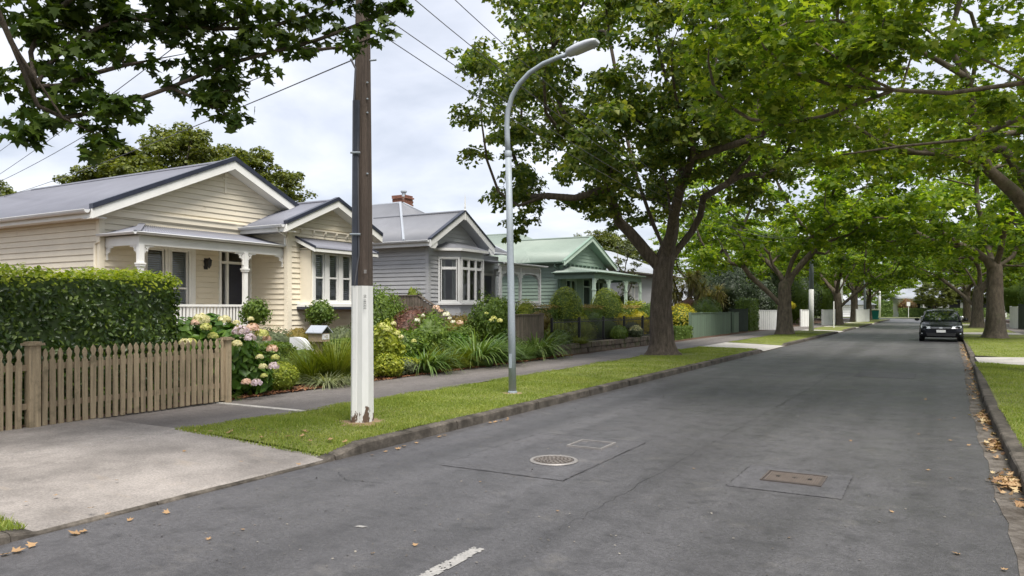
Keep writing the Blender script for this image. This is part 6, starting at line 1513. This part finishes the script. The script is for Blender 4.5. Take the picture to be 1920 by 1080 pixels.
box_hedge('end_hedge', 'low dark clipped hedge in front of the white bungalow at the junction', -5.4, 6.5, 127.6, 128.8, .1, 1.5, 3500, .2, M_leafBox)
box_hedge('end_hedge', 'taller dark hedge left of the bungalow at the junction', -18, -6.2, 127.6, 129, .1, 2.6, 3000, .25, M_leafBox)
shrub('autumn_bush', 'orange-red bush beside the bungalow at the junction', 'shrub', (-4.3, 130.5, .1), (1.4, 1.2, 1.5), 1500, .2, M_leafRed, rough=.2, top=(M_leafBronze, .6))

# ------------------------------------------------------------------ far street furniture
def far_pole(label, x, y, h, r, white=1.9):
    t = thing('power_pole', label, 'power pole', (x, y, .1), 'distant poles'); MB().lathe([(r, 0), (r*.97, white)], (x, y, .1), 10).build('white_base', M_polewhite, t, smooth=True)
    MB().lathe([(r*.965, white), (r*.7, h)], (x, y, .1), 10).build('pole_shaft', M_galv, t, smooth=True)
far_pole('grey power pole with white base between the second and third street trees', -6.9, 49.3, 7.5, .15, 2.6)
far_pole('slim grey pole between the fourth and fifth street trees', -6.6, 84, 5.5, .14, .05)
far_pole('white pole at the far side of the junction', -7.7, 123.5, 6.5, .16, 6.4)
far_pole('white post beyond the third street tree', -8.6, 82, 4.5, .14, 4.4)
def thin_post(label, x, y, h, sign=None):
    t = thing('sign_post', label, 'sign post', (x, y, .1)); MB().lathe([(.035, 0), (.035, h)], (x, y, .1), 8).build('post', M_polewhite, t)
    if sign: MB().box(x-sign, x+sign, y-.05, y-.03, h-.5, h+.1).build('sign_panel', M_polewhite, t)
x, y, _ = (-6.4, 56.3, 0); thin_post('thin pale marker post on the verge before the third street tree', x, y, 1.9)
x, y = -3.9, 124; thin_post('small sign post in front of the hedge at the junction', x, y, 2.3, .22)
BN = thing('wheelie_bin', 'teal wheelie bin with pale lid on the far left verge', 'bin', (-6.7, 100, .1)); M_bin = plain('teal_bin_plastic', (.02, .22, .20), .5, .1, 4)
MB().hexa([(-7.0, 99.7, .15), (-6.4, 99.7, .15), (-6.4, 100.3, .15), (-7.0, 100.3, .15), (-7.1, 99.6, 1.25), (-6.3, 99.6, 1.25), (-6.3, 100.4, 1.25), (-7.1, 100.4, 1.25)]).build('body', M_bin, BN)
MB().hexa([(-7.15, 99.55, 1.253), (-6.25, 99.55, 1.253), (-6.25, 100.45, 1.253), (-7.15, 100.45, 1.253), (-7.05, 99.6, 1.36), (-6.35, 99.6, 1.36), (-6.35, 100.5, 1.4), (-7.05, 100.5, 1.4)]).build('lid', M_flWhite, BN)
for s_ in (-7.03, -6.37): b = MB().lathe([(.1, -.04), (.1, .04)], (0, 0, 0), 10); b.v = [(s_+c_, 100.35+a, .1+.1+b_) for a, b_, c_ in b.v]; b.build('wheel', M_tyre, BN)
GR = thing('garage', 'small garage with curved pale roof at the left of the junction', 'garage', (-11, 127, .1))
MB().box(-13.5, -8.6, 126, 131, .1, 2.0).build('wall', M_step, GR)
pts = [(-13.9+5.6*i/8, 125.5, 2.0+.75*math.sin(math.pi*i/8)) for i in range(9)]; MB().prism(pts, (0, 6, 0)).build('roof', M_roofpale, GR)
q = MB()
for k in range(5): q.box(-13.1, -9.0, 125.97, 125.995, .15+k*.36, .15+k*.36+.33)
q.build('roller_door', M_greytrim, GR)
# ------------------------------------------------------------------ street trees
def LD(l, d, z): return (l*COS-d*SIN, l*SIN+d*COS, z)      # l across the view, d away from it
def ldx(p): return p[0]*COS+p[1]*SIN
# T1: the big tree on the left verge
def zmin1(p):
    l = ldx(p); return 3.7 if -6.5 < l < -3.2 else 4.5 if l < 1.0 else 4.9
cl1 = clump_cloud(190, LD(-.4, 0, 8.7), (6.3, 6.3, 5.2), (.75, 1.2), .42, zmin1, 5, lambda p: ldx(p) > -5.7+max(0, p[2]-9.0)*1.25, mind=1.0)
cl1 = np.concatenate([cl1, np.array([(*LD(*q[:3]), q[3]) for q in ((-4.6, .5, 3.75, .7), (-3.9, -.5, 4.1, .7), (-5.1, .2, 4.7, .8), (-2.6, -1.0, 4.6, .6), (-1.8, .8, 4.4, .5), (.9, -1.2, 5.3, .7), (-4.2, 0, 5.3, .8), (-5.6, -.6, 5.9, .7), (-1.6, -3.0, 5.0, .9), (-.4, -3.4, 5.6, .9), (-2.6, -2.6, 5.4, .9), (.7, -3.0, 5.7, .9), (-1.0, -2.4, 6.2, 1.0), (-3.2, -2.0, 6.2, .9), (1.6, -2.8, 6.4, .9), (-.2, -3.8, 6.9, 1.0), (-1.9, -3.6, 6.8, 1.0), (.4, -2.2, 5.0, .6), (-2.2, -1.6, 4.7, .7))])])
T1L = [(3, [LD(-.38, 0, 3.05), LD(-.95, -.1, 3.75), LD(-1.5, -.3, 4.8), LD(-2.0, -.4, 5.9), LD(-3.3, -.6, 7.2)]), (-1, [LD(-.15, .3, 3.9), LD(-.6, .6, 5.2), LD(-1.0, 1.2, 7.2), LD(-1.2, 1.6, 9.2)]), (-1, [LD(.25, 0, 3.6), LD(.45, -.2, 5.6), LD(.5, -.6, 8.0), LD(.4, -.8, 10.0)]),
       (3, [LD(.5, -.1, 3.3), LD(1.15, -.25, 4.15), LD(2.2, -.5, 5.4), LD(3.5, -.8, 6.8), LD(4.6, -1.0, 7.6)]), (-1, [LD(.6, .7, 4.0), LD(1.4, 2.0, 6.0), LD(2.2, 3.2, 7.6)]), (-1, [LD(.2, -.9, 4.1), LD(-.4, -2.2, 6.2), LD(-.8, -3.2, 8.0)])]
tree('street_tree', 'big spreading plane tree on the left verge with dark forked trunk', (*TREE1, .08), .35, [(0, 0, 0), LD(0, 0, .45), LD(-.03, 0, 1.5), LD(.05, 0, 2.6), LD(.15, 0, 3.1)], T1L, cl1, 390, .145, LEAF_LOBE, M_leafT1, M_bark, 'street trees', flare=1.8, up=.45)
# R0: the tree just out of frame on the right whose crown hangs over the road
B0 = (2.6, 20.5, .08)
def keepR(p):
    w = np.array(p)+np.array(B0); d = -w[0]*SIN+w[1]*COS; xc = w[0]*COS+w[1]*SIN
    if d < 6.5: return False
    px = 960+FPX*xc/d; py = 577-FPX*(w[2]-1.55)/d
    return w[0] > -3.6 and w[2] > 4.1+.12*max(0, 14-w[1])*0 and not (px < 1330 and w[2] < 4.6)
clR = clump_cloud(120, (-1.9, -4.6, 7.0), (5.0, 8.0, 3.2), (.7, 1.1), .35, lambda p: 4.2, 9, keepR, mind=.95)
exR = []
for (px, py, d, r) in ((1330, 60, 10.5, .6), (1300, 120, 11, .5), (1345, 170, 11, .6), (1330, 215, 11.5, .55), (1400, 110, 10.5, .65), (1420, 210, 11, .6), (1440, 270, 11.5, .6), (1480, 160, 10.5, .7), (1520, 240, 11, .65), (1560, 100, 10, .7), (1600, 200, 10.5, .6), (1640, 130, 10, .65), (1500, 60, 10, .7), (1400, 30, 10.5, .65), (1700, 60, 9.5, .6), (1560, 290, 12.5, .6), (1480, 310, 13, .55), (1800, 90, 9.5, .6), (1860, 200, 10.5, .6), (1760, 190, 11, .55), (1890, 60, 9.5, .6), (1660, 30, 9.5, .6), (1840, 270, 12, .5), (1330, 10, 11, .6)):
    x, y = WP(px, d); exR.append((x-B0[0], y-B0[1], 1.55+(577-py)/1387*d-B0[2], r))
clR = np.concatenate([clR, np.array(exR)])
R0L = [(-1, [LD(-.9, -.3, 3.0), LD(-2.35, -.8, 5.1), LD(-3.1, -1.5, 6.0), (-3.4, -5.0, 6.6)]), (-1, [LD(-.5, .4, 3.4), LD(-1.5, .6, 5.4), LD(-2.0, .8, 7.2)]), (-1, [LD(-.3, -1.0, 3.6), (-.9, -3.2, 5.6), (-1.3, -6.2, 7.4)]), (-1, [LD(.5, 0, 3.8), LD(1.2, .2, 6.4), LD(1.4, .5, 8.6)]), (-1, [(.6, -1.2, 3.8), (.9, -3.8, 6.0), (.8, -7, 7.8)])]
tree('street_tree', 'near plane tree on the right whose bright leafy boughs hang over the road', B0, .46, [(0, 0, 0), (0, 0, .5), (.03, -.03, 1.6), (0, 0, 2.5)], R0L, clR, 450, .118, LEAF_MAPLE, M_leafR0, M_bark2, 'street trees', cap=2.9)
# L0: boughs from the tree just behind the camera on the left verge
BL = (-7.3, -.4, .08); cL = []
for (px, py, d, r) in ((10, 40, 6.6, .42), (70, 30, 6.8, .42), (60, 110, 6.6, .40), (20, 175, 6.5, .38), (120, 80, 6.9, .42), (130, 170, 6.7, .38), (60, 245, 6.4, .26), (40, 262, 6.3, .20), (100, 225, 6.5, .28), (180, 205, 6.6, .32), (215, 235, 6.6, .30), (190, 265, 6.6, .26), (235, 205, 6.7, .26), (160, 130, 6.7, .34), (180, 40, 7, .42), (165, 290, 6.5, .16),
                      (250, 30, 7.1, .36), (240, 80, 7, .28), (300, 50, 7.2, .36), (225, 110, 7, .22), (290, 125, 7.1, .18), (300, 20, 7.2, .4), (345, 45, 7.2, .4), (350, 100, 7.1, .34), (395, 60, 7.3, .4), (330, 165, 7, .20), (390, 130, 7.1, .32), (400, 180, 7.0, .26), (420, 200, 6.9, .24), (440, 225, 6.9, .20), (385, 200, 7, .2), (435, 160, 7.1, .26), (460, 60, 7.3, .38),
                      (440, 110, 7.2, .3), (490, 100, 7.2, .28), (500, 140, 7.1, .16), (520, 50, 7.3, .34), (545, 95, 7.2, .22), (575, 40, 7.4, .3), (590, 75, 7.3, .2), (580, 105, 7.2, .13), (630, 20, 7.5, .32), (650, 65, 7.4, .24), (690, 30, 7.5, .26), (700, 75, 7.4, .2), (660, 95, 7.3, .18), (735, 20, 7.6, .22), (720, 60, 7.5, .16), (755, 12, 7.6, .15), (500, 10, 7.4, .36), (430, 10, 7.3, .36), (130, 10, 7, .4)):
    x, y = WP(px, d); cL.append((x-BL[0], y-BL[1], 1.55+(577-py)/1387*d-BL[2], r))
for k in range(60):
    px, py, d = random.uniform(-500, 800), random.uniform(-420, -20), random.uniform(5.5, 8); x, y = WP(px, d); cL.append((x-BL[0], y-BL[1], 1.55+(577-py)/1387*d-BL[2], random.uniform(.35, .6)))
cL = np.array(cL)
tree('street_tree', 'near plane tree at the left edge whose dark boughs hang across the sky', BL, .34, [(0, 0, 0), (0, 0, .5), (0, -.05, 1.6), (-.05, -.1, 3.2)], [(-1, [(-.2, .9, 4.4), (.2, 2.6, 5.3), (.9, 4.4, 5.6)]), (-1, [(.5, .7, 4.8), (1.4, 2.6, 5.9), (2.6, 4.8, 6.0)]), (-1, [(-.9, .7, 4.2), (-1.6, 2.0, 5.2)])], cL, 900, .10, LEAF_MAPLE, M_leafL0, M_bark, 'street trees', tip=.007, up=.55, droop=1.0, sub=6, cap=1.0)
# avenue trees further on
cl2 = clump_cloud(125, (0, 0, 6.9), (6.6, 6.6, 4.4), (.9, 1.4), .4, lambda p: 3.5 if math.hypot(p[0], p[1]) > 3.5 else 4.0, 21, mind=1.15)
T2 = tree('street_tree', 'second plane tree on the left verge with a long low limb reaching left', (-7.2, 41.7, .08), .40, [(0, 0, 0), (0, 0, .5), LD(0, 0, 1.45), LD(.05, 0, 2.7)], [(2, [LD(-.9, -.1, 2.4), LD(-2.2, -.2, 3.3), LD(-2.8, -.2, 4.1)]), (-1, [LD(-.6, .2, 3.7), LD(-1.4, .5, 5.4)]), (-1, [LD(.3, -.2, 3.9), LD(.6, -.4, 6.2)]), (-1, [LD(1.0, .2, 3.8), LD(2.6, .5, 5.3)]), (-1, [LD(0, .8, 3.9), LD(.2, 2.4, 5.6)])], cl2, 105, .25, LEAF_LOBE, M_leafAv, M_bark2, 'street trees')
cl3 = clump_cloud(125, LD(-1.6, -.5, 7.2), (6.8, 6.8, 4.4), (.9, 1.4), .4, lambda p: 3.9, 33, mind=1.15)
T3 = tree('street_tree', 'nearest whole tree on the right verge with thick pale trunk beside the car', (2.35, 42.8, .08), .40, [(0, 0, 0), (0, 0, .5), (0, 0, 1.8), (0, 0, 3.4)], [(-1, [LD(-.8, -.1, 4.2), LD(-2.4, -.3, 5.4)]), (-1, [LD(.9, 0, 3.9), LD(2.4, .2, 4.6)]), (-1, [LD(-.1, .6, 4.8), LD(-.3, 1.6, 6.8)]), (-1, [LD(.2, -.7, 4.7), LD(.4, -2.0, 6.4)])], cl3, 105, .25, LEAF_LOBE, M_leafAv, M_bark2, 'street trees')
def again(src, label, x, y, rz, s=1., grp='street trees'):
    c = copy_tree(src); c.location = (x, y, .08); c.rotation_euler = (0, 0, R(rz)); c.scale = (s, s, s); c['label'] = label; c['group'] = grp; return c
again(T2, 'third plane tree on the left verge, beyond the grey far pole', -7.35, 67.3, 140, .95)
again(T3, 'fourth plane tree on the left verge', -7.55, 83.7, 200, .92)
again(T2, 'fifth and farthest plane tree on the left verge beside the bin', -7.1, 95.5, 250, .85)
again(T2, 'second whole tree on the right verge, just behind the nearest one', 2.45, 64, 300, 1.0)
again(T3, 'farthest tree on the right verge behind the parked cars', 2.4, 86, 95, .92)
# trees behind the houses and at the end of the street
clb = clump_cloud(185, (0, 0, 7.6), (6.9, 6.4, 4.5), (.95, 1.4), .5, lambda p: 3.6, 51, mind=1.1)
clb = np.concatenate([clb, np.array([(*LD(l, d, z), 1.25) for l, d, z in ((0, -2, 11.2), (1.6, -2, 10.8), (-1.6, -2, 11.0), (3.0, -2, 10.0), (-3.2, -2.2, 10.2), (.6, -3.6, 9.8), (-1.2, -3.8, 9.6), (2.4, -3.8, 9.0), (-2.8, -3.8, 9.0), (.2, -4.6, 8.2), (1.8, -4.8, 7.6), (-1.8, -4.8, 7.8), (4.6, -1.8, 8.8), (-4.8, -1.8, 9.0), (0, 0, 11.9))])])
x, y = WP(368, 46)
BG = tree('background_tree', 'round olive-green tree rising behind the cream house roof', (x, y, .1), .4, [(0, 0, 0), (0, 0, .6), (0, 0, 2.4)], [(-1, [(.8, .5, 4), (1.6, 1, 6)]), (-1, [(-.8, .3, 4.2), (-2, .5, 6.4)]), (-1, [(0, -.8, 4.4), (.2, -1.6, 7)])], clb, 340, .19, LEAF_LOBE, M_leafBG, M_bark, 'background trees')
for (px, d, rz, s, lab) in ((-30, 44, 70, .72, 'yellow-green tree at the far left edge above the roof'), ):
    x, y = WP(px, d); again(BG, lab, x, y, rz, s, 'background trees')
cls = clump_cloud(26, (0, 0, 5.4), (1.3, 1.3, 3.2), (.3, .55), .2, None, 61, mind=.5)
x, y = WP(52, 42)
SB = tree('sparse_tree', 'sparse upright tree left above the cream roof', (x, y, .1), .12, [(0, 0, 0), (0, 0, .5), (0, 0, 2.5)], [(-1, [(0, .1, 5), (0, .1, 8)])], cls, 260, .2, LEAF_DIAM, M_leafGrey, M_bark, 'background trees', tip=.02)
x, y = WP(1172, 44); again(SB, 'sparse bronze-tinged tree above the green verandah', x, y, 60, .68, 'background trees')
x, y = WP(1135, 60); again(BG, 'dark treetop just above the green house gable', x, y, 10, .62, 'background trees')
for (x, y, rz, s, lab, src) in ((-14, 150, 0, 1.0, 'tree mass behind the left end of the junction', T2), (-4, 156, 80, 1.05, 'tree behind the white bungalow', T3), (9, 148, 160, 1.0, 'yellow-green tree right of the white bungalow', BG), (20, 150, 220, 1.0, 'tree at the far right behind the junction', T2), (-26, 140, 300, 1.1, 'tree far left behind the junction hedge', T3), (5, 131, 45, .55, 'small yellow-green tree in front of the white bungalow', BG), (-9, 133, 10, .6, 'small green tree left of the white bungalow', T2), (-.5, 127.0, 100, .44, 'low yellow-green tree on the far verge of the junction', BG),
                                 (10.5, 50, 30, .8, 'garden tree on the right behind the nearest right-hand tree', T3), (11, 72, 130, .9, 'garden tree far along the right side', T2), (11, 94, 230, .9, 'garden tree at the right corner of the junction', T3), (-17, 62, 190, .85, 'garden tree behind the dark fence on the left', T3), (-18, 80, 20, .9, 'garden tree behind the far white fence on the left', T2), (-19, 97, 110, .9, 'garden tree at the left corner of the junction', T3)):
    again(src, lab, x, y, rz, s, 'background trees')

# ------------------------------------------------------------------ fallen leaves
T_, F_ = LEAF_MAPLE; CUR = T_.copy(); CUR[:, 2] = .16*np.abs(CUR[:, 0])*2+.12*(CUR[:, 1]-.4)**2*4
LEAF_DRY = (CUR, F_)
dry = []
for k in range(4):
    m = leaves('fallen_leaf', np.zeros((1, 3)), np.array([(.1*k-.15, .1, 1.)]), .1, LEAF_DRY, M_litter); dry.append(m)
def dleaf(x, y, z, s, label, group):
    o = bpy.data.objects.new('fallen_leaf', random.choice(dry)); C.objects.link(o); o.location = (x, y, z+.006); o.rotation_euler = (random.uniform(-.2, .2), random.uniform(-.2, .2), random.uniform(0, 6.28)); o.scale = (s, s, s*random.uniform(.8, 1.6)); tag(o, label, 'leaf', group)
def gp(px, py, z): d = (1.55-z)*FPX/(py-577); return (*WP(px, d), z)
for px, py, s in ((430, 813, 1.0), (572, 811, 1.1), (566, 819, .7), (541, 820, .7), (395, 810, .6), (366, 809, .6), (490, 822, .7), (620, 826, .8), (646, 830, .7), (582, 828, .6), (517, 813, .6), (476, 806, .7)):
    dleaf(*gp(px, py, .12), s*.9, 'dry leaf lying on the grass verge near the power pole', 'leaves on the near verge')
for px, py, s in ((105, 930, .6), (170, 955, .7), (218, 902, .5), (452, 867, .6), (560, 873, .7), (203, 965, .6), (48, 943, .5), (345, 848, .6)):
    dleaf(*gp(px, py, .08), s*.7, 'small dry leaf lying on the concrete driveway', 'leaves on the driveway')
for px, py, s in ((137, 1003, 1.1), (155, 1000, .8), (35, 1036, 1.0), (12, 1042, .8), (58, 1027, .8), (245, 977, .6), (310, 964, .7), (745, 843, .9), (757, 838, .8), (722, 848, .6), (780, 832, .6), (825, 820, .7), (833, 818, .6), (697, 855, .6), (920, 794, .8), (930, 792, .9), (940, 791, .8), (950, 789, .7), (952, 786, .6)):
    dleaf(*gp(px, py, .0), s*.8, 'brown leaf lying in the gutter at the foot of the left kerb', 'leaves along the left kerb')
for px, py, s in ((1735, 750, .9), (1790, 785, .7), (1762, 788, .6), (1783, 827, .8), (1741, 883, .8), (1783, 898, .7), (1853, 903, .7), (1714, 778, .6), (1722, 815, .6), (1595, 828, .6), (1816, 836, 1.0), (1792, 1040, 1.0), (1671, 961, .7), (1885, 1071, .8), (392, 1012, .8), (455, 995, .7), (778, 1025, .8), (700, 1040, .6), (1045, 960, .6), (900, 905, .5), (1300, 880, .5), (1480, 1010, .6)):
    dleaf(*gp(px, py, .0), s*.5, 'stray leaf lying on the asphalt of the road', 'leaves on the road')
# drifts of leaves in the right gutter
n = 520; yy = np.concatenate([rng.uniform(6.8, 36, 260), rng.normal(7.75, .13, 120), rng.normal(9.9, .2, 55), rng.normal(12.2, .3, 85)]); xx = np.array([KR(q) for q in yy])-np.abs(rng.normal(0, .07, n))-.01; zz = .012+rng.random(n)*.03*(np.abs(yy-7.75) < .4)+.004
me = leaves('leaf_litter', np.stack([xx, yy, zz], 1), rng.normal(size=(n, 3))*.35+np.array((0, 0, 1)), .06*rng.uniform(.5, 1.3, n), LEAF_DRY, M_litter)
o = link_mesh('leaf_litter', me); tag(o, 'drift of dry brown leaves in the gutter along the right kerb', 'leaf litter', kind='stuff')
# mulch under the front planting and leaf crumbs on the road
n = 9000; yy = rng.uniform(7.7, 20, n); xx = -9.45-np.abs(rng.normal(0, .5, n)); me = leaves('bark_mulch', np.stack([xx, yy, np.full(n, .135)+rng.random(n)*.015], 1), rng.normal(size=(n, 3))*.4+np.array((0, 0, 1)), .05*rng.uniform(.5, 1.4, n), LEAF_DIAM, M_mulch)
o = link_mesh('bark_mulch', me); tag(o, 'reddish bark mulch along the edge of the garden beds', 'mulch', kind='stuff')
n = 1300; yy = 3.0+rng.random(n)**1.5*24; xx = np.clip(-5.2+rng.random(n)*5.7, -5.25, .5); me = leaves('leaf_crumbs', np.stack([xx, yy, np.full(n, .006)], 1), rng.normal(size=(n, 3))*.2+np.array((0, 0, 1)), .017*rng.uniform(.4, 1.6, n), LEAF_DIAM, M_grit)
o = link_mesh('leaf_crumbs', me); tag(o, 'pale grit and crumbs of leaf scattered over the road', 'leaf litter', kind='stuff')
